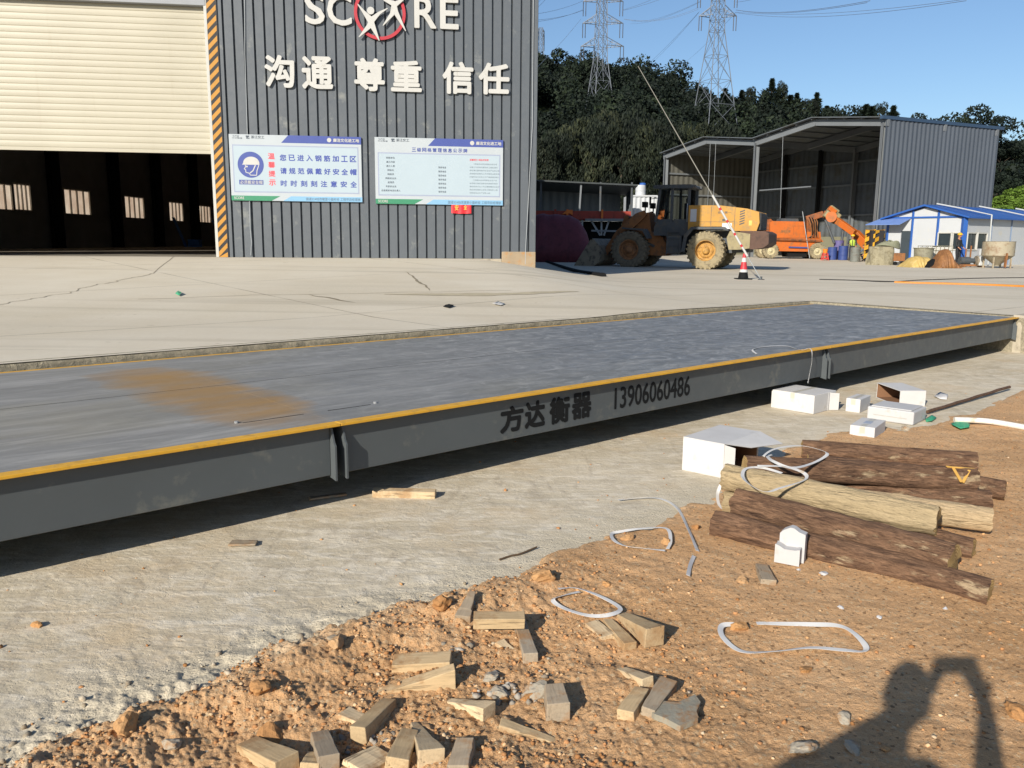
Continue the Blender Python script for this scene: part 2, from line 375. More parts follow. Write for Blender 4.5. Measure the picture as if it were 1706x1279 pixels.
    def quad(s, a, b, c, d, m=0): return s.add([a, b, c, d], [(0, 1, 2, 3)], m)
    def build(s, name, mats, parent=None, smooth=None, bevel=0.0, world=True, seg=1, solid=0.0):
        me = bpy.data.meshes.new(name); vs = s.v
        if parent is not None and world:
            inv = mx(parent).inverted(); vs = [inv @ Vector(v) for v in s.v]
        me.from_pydata([tuple(v) for v in vs], [], s.f)
        mats = mats if isinstance(mats, (list, tuple)) else [mats]
        for q in mats: me.materials.append(q)
        if len(mats) > 1: me.polygons.foreach_set('material_index', s.m)
        me.update()
        if smooth is not None:
            me.polygons.foreach_set('use_smooth', [True] * len(me.polygons)); me.set_sharp_from_angle(angle=R(smooth))
        o = bpy.data.objects.new(name, me); COL.objects.link(o)
        if parent is not None: o.parent = parent; MX[o.name] = mx(parent)
        if solid:
            q = o.modifiers.new('thick', 'SOLIDIFY'); q.thickness = solid; q.offset = 0
        if bevel:
            q = o.modifiers.new('edge', 'BEVEL'); q.width = bevel; q.segments = seg; q.limit_method = 'ANGLE'; q.angle_limit = R(40)
        return o
def tag(o, label, cat, group=None):
    o['label'] = label; o['category'] = cat
    if group: o['group'] = group
    return o
def root(name, label, cat, loc=(0, 0, 0), rotz=0.0, group=None):
    o = bpy.data.objects.new(name, None); COL.objects.link(o); o.empty_display_size = 0.2
    o.location = loc; o.rotation_euler = (0, 0, rotz)
    MX[o.name] = Matrix.Translation(Vector(loc)) @ Matrix.Rotation(rotz, 4, 'Z')
    return tag(o, label, cat, group)
def struct(o, kind='structure'): o['kind'] = kind; return o
def rebase(o, loc):       # move a mesh thing's origin to loc
    loc = Vector(loc); o.data.transform(Matrix.Translation(-loc)); o.location = loc; return o

# lettering: glyph outlines of Blender's own fonts turned to mesh
_tc = {}
def glyphs(body):
    if body not in _tc:
        c = bpy.data.curves.new('text', 'FONT'); c.body = body; c.size = 1; c.resolution_u = 3
        o = bpy.data.objects.new('text', c); COL.objects.link(o)
        dg = bpy.context.evaluated_depsgraph_get(); dg.update()
        me = bpy.data.meshes.new_from_object(o.evaluated_get(dg))
        v = np.array([q.co[:2] for q in me.vertices]); f = [tuple(p.vertices) for p in me.polygons]
        bpy.data.objects.remove(o); bpy.data.curves.remove(c); bpy.data.meshes.remove(me)
        lo, hi = v.min(0), v.max(0); _tc[body] = ((v - lo), f, hi - lo)
    return _tc[body]
def text(mb, body, o, ux, uy, un, wd, ht, bold=0.0, m=0, z=0.0015, thick=0.0):
    """body fitted into wd x ht with its lower left corner at o; bold in fractions of ht"""
    v, f, ext = glyphs(body); o, ux, uy, un = Vector(o), Vector(ux).normalized(), Vector(uy).normalized(), Vector(un).normalized()
    b = bold * ht; offs = [(0, 0)] if not b else [(0, 0)] + [(b * math.cos(2 * math.pi * i / 8), b * math.sin(2 * math.pi * i / 8)) for i in range(8)]
    sx, sy = (wd - 2 * b) / ext[0], (ht - 2 * b) / ext[1]
    for k, (dx, dy) in enumerate(offs):
        zz = z + thick + k * 0.00025
        vs = [o + ux * (x * sx + b + dx) + uy * (y * sy + b + dy) + un * zz for x, y in v]
        mb.add(vs, f, m)
        if thick:
            nv = len(vs); vb = [p - un * (thick + k * 0.0003) for p in vs]
            cnt = {}
            for face in f:
                for i in range(len(face)):
                    e = (face[i], face[(i + 1) % len(face)]); cnt[e] = 1
            ed = [e for e in cnt if (e[1], e[0]) not in cnt]
            mb.add(vs + vb, [(e[0], e[0] + nv, e[1] + nv, e[1]) for e in ed], m)
    return mb

# ================================================================== GROUND
def DK(px, py, z=0.554):
    p = GP(px, py, z) - A0; return p.dot(DS), p.dot(DW)
def DF(px, py, wv=0.055):
    p = PLN(px, py, A0 + DW * wv, DW) - A0; return p.dot(DS), p.z
def SW(s, wv, z=0.0): q = A0 + DS * s + DW * wv; return Vector((q.x, q.y, z))
RUST = (1.53, 1.58, 0.40, 1.42)        # a muddy rust band across the deck beside the first joint

def gridmesh(name, X, Y, Z, mat, attrs=None, keep=None):
    h, wd = X.shape; me = bpy.data.meshes.new(name); n = h * wd
    me.vertices.add(n); me.vertices.foreach_set('co', np.stack([X, Y, Z], -1).astype(np.float32).ravel())
    i = np.arange(n).reshape(h, wd); q = np.stack([i[:-1, :-1], i[:-1, 1:], i[1:, 1:], i[1:, :-1]], -1)
    if keep is not None: q = q[keep[:-1, :-1] | keep[1:, 1:] | keep[:-1, 1:] | keep[1:, :-1]]
    q = q.reshape(-1, 4); k = len(q)
    me.loops.add(k * 4); me.loops.foreach_set('vertex_index', q.astype(np.int32).ravel())
    me.polygons.add(k); me.polygons.foreach_set('loop_start', (np.arange(k) * 4).astype(np.int32))
    me.polygons.foreach_set('use_smooth', np.ones(k, bool))
    me.update(calc_edges=True); me.validate()
    for an, av in (attrs or {}).items():
        a = me.attributes.new(an, 'FLOAT', 'POINT'); a.data.foreach_set('value', av.astype(np.float32).ravel())
    me.materials.append(mat); o = bpy.data.objects.new(name, me); COL.objects.link(o); return o
def spaced(knots, counts):
    out = []
    for a, b, c in zip(knots[:-1], knots[1:], counts): out += list(np.linspace(a, b, c, endpoint=False))
    return np.array(out + [knots[-1]])

# the earth under everything, out to the horizon
M_HILL = m_hill()
g = MB(); g.bx(-1500, 1500, -1500, 1500, -0.6, -0.35); struct(g.build('ground', M_HILL))

# concrete yard: behind the deck and beyond both its ends
M_YARD, M_KERB = m_yard(), m_rough_concrete()
s_all = spaced([-60, -4.35, 13.65, 140], [24, 60, 60]); w_all = spaced([3.5, 30, 60, 150], [60, 24, 20])
S2, W2 = np.meshgrid(s_all, w_all); X = A0.x + DS.x * S2 + DW.x * W2; Y = A0.y + DS.y * S2 + DW.y * W2
yard = gridmesh('yard', X, Y, hyard(X, Y), M_YARD); struct(yard)
_sides = []
for k, (a, b) in enumerate(((-60, -4.35), (13.65, 140))):
    S2, W2 = np.meshgrid(np.linspace(a, b, 40), np.linspace(-0.12, 3.5, 8)); X = A0.x + DS.x * S2 + DW.x * W2; Y = A0.y + DS.y * S2 + DW.y * W2
    struct(gridmesh('yard', X, Y, hyard(X, Y), M_YARD))
# its broken edge standing a little above the deck
def kerb(path, name):
    P0 = []; 
    for (a, b) in zip(path[:-1], path[1:]):
        n = max(2, int((Vector(b) - Vector(a)).length / 0.02)); n = min(n, 1200)
        P0 += [(a[0] + (b[0] - a[0]) * i / n, a[1] + (b[1] - a[1]) * i / n) for i in range(n)]
    P0.append(path[-1]); P0 = np.array(P0); d = np.gradient(P0, axis=0); d /= np.linalg.norm(d, axis=1)[:, None]
    nr = np.stack([d[:, 1], -d[:, 0]], 1)       # towards the deck
    L = np.arange(len(P0)) * 0.02; rows = []
    top = hyard(P0[:, 0], P0[:, 1])
    for k, (fz, off) in enumerate(((1.0, -0.10), (1.0, -0.012), (0.985, 0.0), (0.95, 0.012), (0.9, 0.015), (0.82, 0.015), (0.7, 0.012), (0.4, 0.01), (-0.05, 0.01))):
        rough = (fbm(L * 9, np.full_like(L, k * 2.7), 4, 5) - 0.5) * (0.03 if 1 <= k < 8 else 0.0)
        zz = np.where(fz > 0.99, top + (0.003 if k == 0 else 0) - (k == 1) * 0.02 * fbm(L * 7, L * 0, 3, 9), top * fz)
        rows.append(np.stack([P0[:, 0] + nr[:, 0] * (off + rough), P0[:, 1] + nr[:, 1] * (off + rough), zz], 1))
    G = np.stack(rows, 0); o = gridmesh(name, G[..., 0], G[..., 1], G[..., 2], M_KERB); return struct(o)
kp = [SW(-4.35, -0.12), SW(-4.35, 3.5), SW(13.65, 3.5), SW(13.65, -0.12), SW(60, -0.12)]
kerb([(p.x, p.y) for p in kp[1:3]], 'yard_kerb'); kerb([(p.x, p.y) for p in kp[2:4]], 'yard_kerb')
# smooth cast end walls of the weighbridge pit
for s0, s1, lab in ((13.64, 13.95, 'pale concrete end wall of the weighbridge pit at its far right end'), (-4.75, -4.34, 'pale concrete end wall of the weighbridge pit beyond the left edge')):
    g = MB(); z = 0.5 * (float(hyard(*SW(s0, 1)[:2])) + float(hyard(*SW(s1, 1)[:2]))) + 0.004
    a, b, c, d = SW(s0, -0.2), SW(s1, -0.2), SW(s1, 3.52), SW(s0, 3.52)
    if s0 > 0: b = SW(40, -0.2); c = SW(40, 0.1); d = SW(s0, 0.1)
    up = Vector((0, 0, z)); dn = Vector((0, 0, -0.02))
    g.hexa([a + dn, b + dn, c + dn, d + dn, a + up, b + up, c + up, d + up])
    tag(g.build('concrete_end_wall', P('cast concrete', lin('a59c8a'), 0.88, 0.2, 1.5, lin('6f675a'), 0.3, 0.3, 40), bevel=0.012), lab, 'retaining wall')

# edge between the poured apron and the bare soil, followed in the photograph
EDGE = [(-420, 1640), (-150, 1400), (60, 1268), (130, 1215), (215, 1165), (330, 1140), (450, 1085), (600, 1035), (690, 1005), (760, 985), (860, 950), (930, 915), (1010, 885), (1085, 865),
        (1130, 845), (1180, 815), (1215, 790), (1300, 745), (1400, 715), (1440, 700), (1500, 714), (1545, 702), (1600, 686), (1660, 660), (1706, 646), (1800, 622), (1950, 590), (2300, 540)]
EP = np.array([GP(x, y, 0)[:2] for x, y in EDGE])
EP = np.vstack([[-6.0, -3.0], EP, [EP[-1] + np.array([30, 12])]])
SOILPOLY = np.vstack([EP, [EP[-1][0], -30.0], [-6.0, -30.0]])
def sdist(x, y):       # > 0 on the soil side
    best = np.full(x.shape, 1e9); ins = np.zeros(x.shape, bool)
    for (ax, ay), (bx, by) in zip(EP[:-1], EP[1:]):
        dx, dy = bx - ax, by - ay; L2 = dx * dx + dy * dy
        t = np.clip(((x - ax) * dx + (y - ay) * dy) / L2, 0, 1); best = np.minimum(best, np.hypot(x - ax - t * dx, y - ay - t * dy))
    for (ax, ay), (bx, by) in zip(SOILPOLY, np.roll(SOILPOLY, -1, 0)):
        if ay == by: continue
        ins ^= ((ay > y) != (by > y)) & (x < (bx - ax) * (y - ay) / (by - ay) + ax)
    return np.where(ins, best, -best)
def lumpy(x, y): return sm(1.3, -0.3, x) * sm(4.6, 3.4, y)
def soilz(x, y, sd, fine=True):
    lp = lumpy(x, y)
    sdn = sd + (fbm(x * 5, y * 5, 4, 2) - 0.5) * 0.22 + (fbm(x * 18, y * 18, 3, 4) - 0.5) * 0.06
    z = -0.045 + 0.065 * sm(-0.06, 0.16, sdn) + 0.012 * sm(0.1, 1.0, sdn)
    z = z + (fbm(x * 1.3, y * 1.3, 3, 7) - 0.5) * 0.05 + lp * (0.06 * np.exp(-((sdn - 0.22) / 0.16) ** 2) + (fbm(x * 3.5, y * 3.5, 3, 11) - 0.5) * 0.055)
    if fine:
        z = z + (fbm(x * 11, y * 11, 5, 13) - 0.5) * (0.014 + 0.022 * lp)
        z = z + np.abs(fbm(x * 31, y * 31, 4, 17) - 0.5) * (0.006 + 0.020 * lp) + (fbm(x * 75, y * 75, 2, 19) - 0.5) * (0.006 + 0.010 * lp)
    return z
# two fans of vertices spread out from under the camera: fine where it is near
def fan(nt, ny):
    t = spaced([-3.0, -0.75, 0.75, 3.0], [int(nt * 0.1), int(nt * 0.8), int(nt * 0.1)])
    y = np.exp(spaced([math.log(1.0), math.log(2.0), math.log(8.0), math.log(34.0)], [int(ny * 0.08), int(ny * 0.72), int(ny * 0.2)]))
    T, Yg = np.meshgrid(t, y); return T * Yg, Yg
X, Y = fan(820, 560); sd = sdist(X, Y); Z = soilz(X, Y, sd)
cem = np.clip(1 - (sd + (fbm(X * 6, Y * 6, 3, 23) - 0.5) * 0.3) / 0.22, 0, 1) * (sd > -0.4)
M_SOIL, M_APRON = m_soil(), m_apron()
struct(gridmesh('soil', X, Y, Z, M_SOIL, {'cement': cem * (0.35 + 0.65 * sm(0.4, -0.6, X))}, sd > -0.32))
Xb, Yb = np.meshgrid(np.linspace(-6, 9, 40), np.linspace(-7, 1.06, 24)); sdb = sdist(Xb, Yb)
struct(gridmesh('soil', Xb, Yb, np.where(sdb > 0, 0.012, -0.06) - 0.004, M_SOIL, {'cement': Xb * 0}))
X, Y = fan(640, 440); sd = sdist(X, Y)
near = np.exp(-np.maximum(-sd, 0) / 0.16) * sm(0.05, -0.9, X - 0.25 * (Y - 3)) 
Z = (fbm(X * 1.1, Y * 1.1, 3, 31) - 0.5) * 0.012 + near * ((fbm(X * 14, Y * 14, 4, 33) - 0.45) * 0.05 + np.maximum(vn(X * 45, Y * 45, 35) - 0.5, 0) * 0.03)
Z = Z + (fbm(X * 5, Y * 9, 3, 37) - 0.5) * 0.006
ca = np.clip(1 + (sd + (fbm(X * 5, Y * 5, 3, 39) - 0.5) * 0.35) / 0.35, 0, 1) * 0.9
struct(gridmesh('concrete_apron', X, Y, Z, M_APRON, {'cement': ca * sm(3.0, 0.6, X)}, sd < 0.5))
g = MB(); g.bx(-9, 30, -4, 34, -0.14, -0.08); struct(g.build('earth', M_SOIL))
def gz(x, y):
    x, y = np.array([[x]]), np.array([[y]]); s_ = sdist(x, y); return max(float(soilz(x, y, s_, False)[0, 0]), 0.0)
def GG(px, py):          # pixel -> foreground ground
    z = 0.02
    for _ in range(4):
        p = GP(px, py, z); z = gz(p.x, p.y)
    return GP(px, py, z)

# loose gravel, clods and crumbs: too many to count
def rocks(name, pos, size, mat, tint, flat=0.7, sub=1, seed=1):
    bm = bmesh.new(); bmesh.ops.create_icosphere(bm, subdivisions=sub, radius=1); bv = np.array([v.co[:] for v in bm.verts]); bf = np.array([[v.index for v in f.verts] for f in bm.faces]); bm.free()
    rs = np.random.RandomState(seed); n = len(pos); nv = len(bv)
    k = bv[None] * (1 + (rs.rand(n, nv, 1) - 0.5) * 0.55); k = k * (0.7 + 0.6 * rs.rand(n, 1, 3))
    for _ in range(6):
        q = rs.normal(size=(n, 1, 3)); q /= np.linalg.norm(q, axis=2)[..., None]; e = np.maximum((k * q).sum(2) - (0.45 + 0.4 * rs.rand(n, 1)), 0); k = k - q * e[..., None]
    k[..., 2] *= flat
    a = rs.rand(n) * 6.28; ca_, sa_ = np.cos(a)[:, None], np.sin(a)[:, None]
    x = k[..., 0] * ca_ - k[..., 1] * sa_; y = k[..., 0] * sa_ + k[..., 1] * ca_
    v = np.stack([x, y, k[..., 2]], -1) * np.asarray(size)[:, None, None] + np.asarray(pos)[:, None, :]
    f = (bf[None] + (np.arange(n) * nv)[:, None, None]).reshape(-1, 3)
    me = bpy.data.meshes.new(name); me.vertices.add(n * nv); me.vertices.foreach_set('co', v.astype(np.float32).ravel())
    m = len(f); me.loops.add(m * 3); me.loops.foreach_set('vertex_index', f.astype(np.int32).ravel()); me.polygons.add(m); me.polygons.foreach_set('loop_start', (np.arange(m) * 3).astype(np.int32))
    me.update(calc_edges=True); at = me.attributes.new('tint', 'FLOAT', 'POINT'); at.data.foreach_set('value', np.repeat(tint, nv).astype(np.float32))
    me.materials.append(mat); o = bpy.data.objects.new(name, me); COL.objects.link(o); return o
def m_rock(name, stops):
    t = NT(name); col = t.ramp(t.attr('tint').outputs['Fac'], [(p, lin(c)) for p, c in stops])
    col = t.mix(t.rng(t.noise(60, 5, 0.7, t.coords(kind='World')), 0.4, 0.7, 0, 0.5), col, lin('8d6842'))
    return t.out(col, 0.92, t.bump(t.noise(90, 5, 0.7, t.coords(kind='World')), 0.6, 0.006), 0, 0.15)
M_CLOD = m_rock('clods', [(0, '8e633c'), (0.5, 'b5845a'), (0.8, 'c59a6c'), (0.95, 'd3b792'), (1, 'a09b8b')])
M_CRUMB = m_rock('concrete crumbs', [(0, '857c6a'), (0.6, 'a39a88'), (1, 'b9b09d')])
rs = np.random.RandomState(11)
def scatter(n, ok, pw=2.4, smin=0.004, smax=0.03):
    y = np.exp(rs.rand(n) * (math.log(11) - math.log(1.8)) + math.log(1.8)); x = (rs.rand(n) * 1.7 - 0.85) * y
    s_ = sdist(x, y); k = ok(x, y, s_); x, y, s_ = x[k], y[k], s_[k]; z = np.maximum(soilz(x, y, s_), 0)
    r = smin + (smax - smin) * rs.rand(len(x)) ** (pw * 2.2); return np.stack([x, y, z + r * 0.15], 1), r
p, r = scatter(110000, lambda x, y, s_: (s_ > -0.02) & (rs.rand(len(x)) < (0.09 + 0.80 * lumpy(x, y)) * sm(0.35, 0.6, fbm(x * 4, y * 4, 3, 71))), 1.7, 0.0015, 0.012)
struct(rocks('gravel', p, r, M_CLOD, rs.rand(len(p)), 0.75, 1, 4), 'stuff')
p, r = scatter(9000, lambda x, y, s_: (np.abs(s_ + 0.03) < 0.16) & (x < 0.2) & (rs.rand(len(x)) < sm(0.1, -1.0, x)), 1.6, 0.003, 0.02)
struct(rocks('rubble', p, r, M_CRUMB, rs.rand(len(p)), 0.8, 1, 5), 'stuff')
p, r = scatter(9000, lambda x, y, s_: (s_ < -0.1) & (rs.rand(len(x)) < 0.10 + 0.25 * (fbm(x * 1.3, y * 1.3, 3, 61) > 0.58)), 2.4, 0.002, 0.014)
p[:, 2] = r * 0.2
struct(rocks('grit', p, r, M_CLOD, rs.rand(len(p)) * 0.8, 0.7, 1, 6), 'stuff')

# cracks, cuts and damp streaks in the yard slab
def yard_mark(pp, wd_, col, taper=False, name='yard_crack'):
    P_ = [GY(*p) for p in pp]; pts = []
    for a, b in zip(P_[:-1], P_[1:]):
        for i in range(14): pts.append(a.lerp(b, i / 14))
    pts.append(P_[-1]); vs = []; n = len(pts)
    for i, p in enumerate(pts):
        d = pts[min(i + 1, n - 1)] - pts[max(i - 1, 0)]; q = Vector((-d.y, d.x, 0)).normalized(); t = i / (n - 1); k = wd_ * ((0.15 + math.sin(math.pi * t)) if taper else 1) * (0.6 + 0.8 * float(fbm(np.array(i * 0.35), np.array(pp[0][0] * 0.1), 3, 3)))
        o = q * (float(fbm(np.array(i * 0.22), np.array(4.0 + pp[0][0]), 3, 8)) - 0.5) * 0.25 * (1.0 if not taper else 0.5)
        for sgn in (1, -1): w_ = p + o + q * k * sgn / 2; vs.append((w_.x, w_.y, float(hyard(w_.x, w_.y)) + 0.005))
    g = MB(); g.add(vs, [(2 * i, 2 * i + 1, 2 * i + 3, 2 * i + 2) for i in range(n - 1)]); return struct(g.build(name, P('yard mark ' + col, lin(col), 0.9, 0.2, 3)))
yard_mark([(-60, 516), (0, 507), (60, 497), (120, 486), (160, 474), (200, 467), (260, 455), (330, 441)], 0.02, 'a59b86'); yard_mark([(677, 452), (697, 468), (716, 484)], 0.05, '857b67', True)
yard_mark([(512, 491), (592, 504)], 0.05, '7f7562', True); yard_mark([(230, 498), (420, 492), (640, 488), (853, 484)], 0.02, '9a907b'); yard_mark([(640, 490), (760, 491), (870, 489), (965, 486)], 0.35, 'aca188', True, 'yard_stain')
yard_mark([(1365, 465), (1420, 466.5), (1515, 469)], 0.40, '857b69', True, 'yard_stain'); yard_mark([(1390, 460), (1500, 464), (1706, 470)], 0.05, '8c826e')

# ================================================================== WEIGHBRIDGE
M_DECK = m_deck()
M_STEEL = P('grey steel paint', lin('4c5153'), 0.5, 0.10, 1.2, lin('6a6a63'), 0.12, 0.05, 20, 0.0, 0.45)
M_YEL = P('yellow edge paint', lin('cf9c2f'), 0.55, 0.12, 4, lin('a37f3c'), 0.25, 0.1, 40)
M_GALV0 = P('zinc stud', lin('8b8d8e'), 0.4, 0.1)
M_BLK = P('black paint', lin('161718'), 0.8, 0.2, 6, spec=0.2)
wb = root('weighbridge', 'long low steel truck scale with a grey plate deck and yellow edges', 'weighbridge', A0, math.atan2(DS.y, DS.x))
J = [-4.23, 1.77, 7.71, 13.605]; ZT, WBK = 0.554, 3.43
for k in range(3):
    a, b = J[k], J[k + 1]; g = MB()
    mid = 1.745; sub = [(a + 0.0008, b - 0.0008)]
    for (x0, x1) in sub:
        g.bx(x0, x1, 0.082, mid - 0.006, ZT - 0.012, ZT); g.bx(x0, x1, mid + 0.006, WBK - 0.05, ZT - 0.012, ZT)
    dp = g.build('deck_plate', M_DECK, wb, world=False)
    g = MB(); g.bx(a + 0.001, b - 0.001, mid - 0.0058, mid + 0.0058, ZT - 0.010, ZT - 0.0008); g.build('seam', M_BLK, dp, world=False)
    for x, x1, st in (((1.33, 1.73, 1.30),) if k == 0 else ((1.90, 2.22, 2.27),) if k == 1 else ()):     # thin slots and studs beside the first joint
        q = MB(); q.bx(x, x1, 0.386, 0.394, ZT + 0.0005, ZT + 0.0015); q.build('slot_cover', M_BLK, dp, world=False); q = MB(); q.cyl((st, 0.41, ZT), (st, 0.41, ZT + 0.012), 0.013, n=8); q.build('stud', M_GALV0, dp, world=False)
    g = MB(); g.bx(a + 0.002, b - 0.002, 0.0, 0.08, ZT - 0.015, ZT + 0.0015); g.build('edge_strip', M_YEL, wb, world=False, bevel=0.002)
    g = MB(); g.bx(a + 0.002, b - 0.002, WBK - 0.048, WBK, ZT - 0.013, ZT + 0.0015); g.build('edge_strip', M_YEL, wb, world=False, bevel=0.002)
    for y0, y1 in ((0.057, 0.067), (WBK - 0.067, WBK - 0.057)):
        g = MB(); x0, x1 = a + 0.045, b - 0.045
        g.bx(x0, x1, y0, y1, 0.230, ZT - 0.0135)
        fl = (y0 + 0.0105, y0 + 0.11) if y0 < 1 else (y0 - 0.11, y0 - 0.0005)
        g.bx(x0, x1, fl[0], fl[1], 0.231, 0.243)
        g.build('side_beam', M_STEEL, wb, world=False, bevel=0.003)
    for x, th in ((a + 0.032, 0.012), (b - 0.044, 0.012)):
        g = MB(); g.prism([(0.0, 0.205), (0.056, 0.215), (0.30, 0.215), (0.30, 0.535), (0.05, 0.535), (0.018, 0.44), (0.002, 0.42)], (x, 0, 0), (0, 1, 0), (0, 0, 1), (1, 0, 0), th)
        g.build('end_plate', M_STEEL, wb, world=False, bevel=0.002)
    for y in (1.0, 1.745, 2.5):
        g = MB(); g.bx(a + 0.06, b - 0.06, y - 0.05, y + 0.05, 0.24, ZT - 0.0135); g.build('inner_beam', M_BLK, wb, world=False)
for s in (J[0] + 0.35, J[1], J[2], J[3] - 0.35):
    for y in (1.0, 2.5):
        g = MB(); g.lathe([(0.16, 0), (0.16, 0.02), (0.05, 0.03), (0.05, 0.17), (0.14, 0.18), (0.14, 0.24)], (s, y, 0), n=16); g.build('load_cell', M_STEEL, wb, world=False, smooth=30)
# stencilled lettering on the front beam
def beam_text(body, l, r_, top, bot, bold):
    (sa, za), (sb, zb) = DF(*l), DF(*r_)
    z0 = DF(l[0], bot[0])[1]; z1 = DF(l[0], top[0])[1]; 
    g = MB(); text(g, body, (sa, 0.057, z0), (1, 0, 0), (0, 0, 1), (0, -1, 0), sb - sa, z1 - z0, bold, z=0.001); return g
g = MB(); cs = [(833, 872, 676, 722), (874, 908, 667, 714), (915, 949, 660, 707), (952, 985, 653, 699)]
for ch, (l, r_, t_, b_) in zip('方达衡器', cs):
    sa, sb = DF(l, b_)[0], DF(r_, b_)[0]; z0, z1 = DF(l + 8, b_)[1], DF(l + 18, t_)[1]
    text(g, ch, (sa, 0.057, z0), (1, 0, 0), (0, 0, 1), (0, -1, 0), sb - sa, z1 - z0, 0.045, z=0.001)
g.build('lettering', M_BLK, wb, world=False)
g = MB(); sa, sb = DF(1024, 660)[0], DF(1149, 660)[0]; z0 = DF(1030, 681)[1]; z1 = DF(1030, 645)[1]
text(g, '13906060486', (sa, 0.057, z0), (1, 0, 0), (0, 0, 1), (0, -1, 0), sb - sa, z1 - z0, 0.02, z=0.001)
g.build('phone_number', M_BLK, wb, world=False)

# ================================================================== WORKSHOP (frame: X = u, Y = d inside, Z up)
def WU(px, py, off=0.0):      # pixel -> u, z on the front wall plane (off = metres in front of it)
    p = PLN(px, py, B0 - BD * off, BD) - B0; return p.dot(BU), p.z
WROT = math.atan2(BU.y, BU.x)
ZS, ZTOP = 1.175, 10.2
M_CLAD = P('grey wall sheet', lin('575c61'), 0.42, 0.09, 0.7, lin('7d7f7b'), 0.10, 0.04, 3, 0.0, 0.5)
M_INNER = P('dark inner lining', lin('7a7e80'), 0.7, 0.2, 1.0)
M_LIGHTFRAME = P('white frame paint', lin('b3b2ab'), 0.5, 0.08, 2)
M_HAZ_Y, M_HAZ_K = P('hazard yellow', lin('b27f30'), 0.55, 0.10, 3), P('hazard black', lin('2b2a2c'), 0.6, 0.2, 3)
ws = root('workshop', 'tall dark grey ribbed metal workshop with a half raised cream roller shutter', 'workshop', B0, WROT)
uH1 = WU(380.5, 427)[0]; uH0 = WU(365.6, 427)[0]; uDL = -15.6; uEND = -22.5; DEPTH = 62.0
def ribs(x0, x1, pitch, wd, dp, ph=0.0):
    out = [(x0, 0.0)]; x = x0 + ph + pitch / 2
    while x + wd < x1:
        out += [(x - wd, 0.0), (x - wd * 0.55, dp), (x + wd * 0.55, dp), (x + wd, 0.0)]
        x += pitch
    return out + [(x1, 0.0)]
g = MB(); g.sheet(ribs(uH1 + 0.02, 0.0, 0.2530, 0.026, 0.06), (0, 0, 0), (1, 0, 0), (0, 1, 0), ZS, ZTOP)
wall = g.build('front_wall', M_CLAD, ws, world=False)
g = MB(); g.bx(-0.055, 0.012, -0.012, 0.20, 1.36, ZTOP); g.build('corner_trim', M_CLAD, ws, world=False, bevel=0.006)
g = MB(); g.sheet(ribs(0.2, DEPTH, 0.253, 0.03, 0.04), (0.0, 0, 0), (0, 1, 0), (-1, 0, 0), 0.45, ZTOP); g.build('side_wall', M_CLAD, ws, world=False)
g = MB(); g.bx(uH1, -0.06, 0.06, 0.10, ZS, ZTOP - 0.05); g.bx(-0.10, -0.06, 0.11, DEPTH, 0.4, ZTOP - 0.05); g.build('inner_lining', M_INNER, ws, world=False)
g = MB(); g.bx(uEND, uDL, 0.0, 0.09, 1.0, ZTOP); g.build('front_wall', M_CLAD, ws, world=False)
zS1 = WU(300, 8)[1]; zS0 = WU(180, 246)[1]
g = MB(); g.bx(uDL + 0.001, uH1 - 0.001, 0.02, 0.09, zS1 + 0.45, ZTOP); g.build('front_wall', M_CLAD, ws, world=False)
g = MB(); g.bx(uDL + 0.003, uH0 - 0.02, -0.04, 0.35, zS1, zS1 + 0.44); g.build('shutter_housing', P('housing grey', lin('8d9093'), 0.5, 0.1), ws, world=False, bevel=0.01)
# roller shutter: curved slats
M_SHUT = m_shutter(); g = MB(); prof = []; z = zS0; pit = 0.152
while z < zS1 + 0.05:
    prof += [(z, 0.010), (z + 0.010, 0.0), (z + 0.05, -0.005), (z + 0.10, -0.005), (z + 0.140, 0.0), (z + pit - 0.004, 0.010)]; z += pit
g.add([(x, 0.13 + d, zz) for x in (uDL + 0.05, uH0 - 0.025) for zz, d in prof], [(i, i + len(prof), i + 1 + len(prof), i + 1) for i in range(len(prof) - 1)])
sh = g.build('shutter', M_SHUT, ws, world=False, smooth=30)
g = MB(); g.bx(uDL + 0.05, uH0 - 0.025, 0.105, 0.155, zS0 - 0.09, zS0 - 0.001); g.build('bottom_bar', M_SHUT, sh, world=False, bevel=0.005)
# striped jamb beside the door with its white guide rail
g = MB(); g.bx(uH0 - 0.075, uH0 - 0.001, -0.03, 0.12, ZS, zS1 + 0.4); g.build('guide_rail', M_LIGHTFRAME, ws, world=False, bevel=0.004)
jb = MB(); jb.bx(uH0, uH1 + 0.019, -0.028, 0.35, ZS, ZTOP); jamb = jb.build('hazard_jamb', M_HAZ_K, ws, world=False)
g = MB(); wj = uH1 - 0.005 - uH0; z = ZS + 0.01; ps = 0.245; rise = 0.235
zz = ZS - rise
while zz < ZTOP - 0.5:
    poly = [(0.0, zz), (wj, zz + rise), (wj, zz + rise + 0.13), (0.0, zz + 0.13)]
    poly = [(x, max(y, ZS + 0.002)) for x, y in poly]
    if poly[2][1] > ZS + 0.02: g.prism(poly, (uH0, -0.0285, 0), (1, 0, 0), (0, 0, 1), (0, -1, 0), 0.0015)
    zz += ps
g.build('stripe', M_HAZ_Y, jamb, world=False)
# plinth at the corner
(ua, za), (ub, zb) = WU(836, 419), WU(890, 446)
g = MB(); g.bx(ua, 0.02, -0.035, 0.5, 0.62, za); g.build('plinth', P('stained plinth concrete', lin('9b8970'), 0.88, 0.2, 2, lin('a9773f'), 0.25, 0.25, 30), ws, world=False, bevel=0.015)
g = MB(); g.bx(uH1 + 0.01, ua - 0.002, -0.02, 0.1, 0.85, ZS - 0.002); g.build('base_sill', P('cast concrete', lin('a59c8a')), ws, world=False, bevel=0.01)
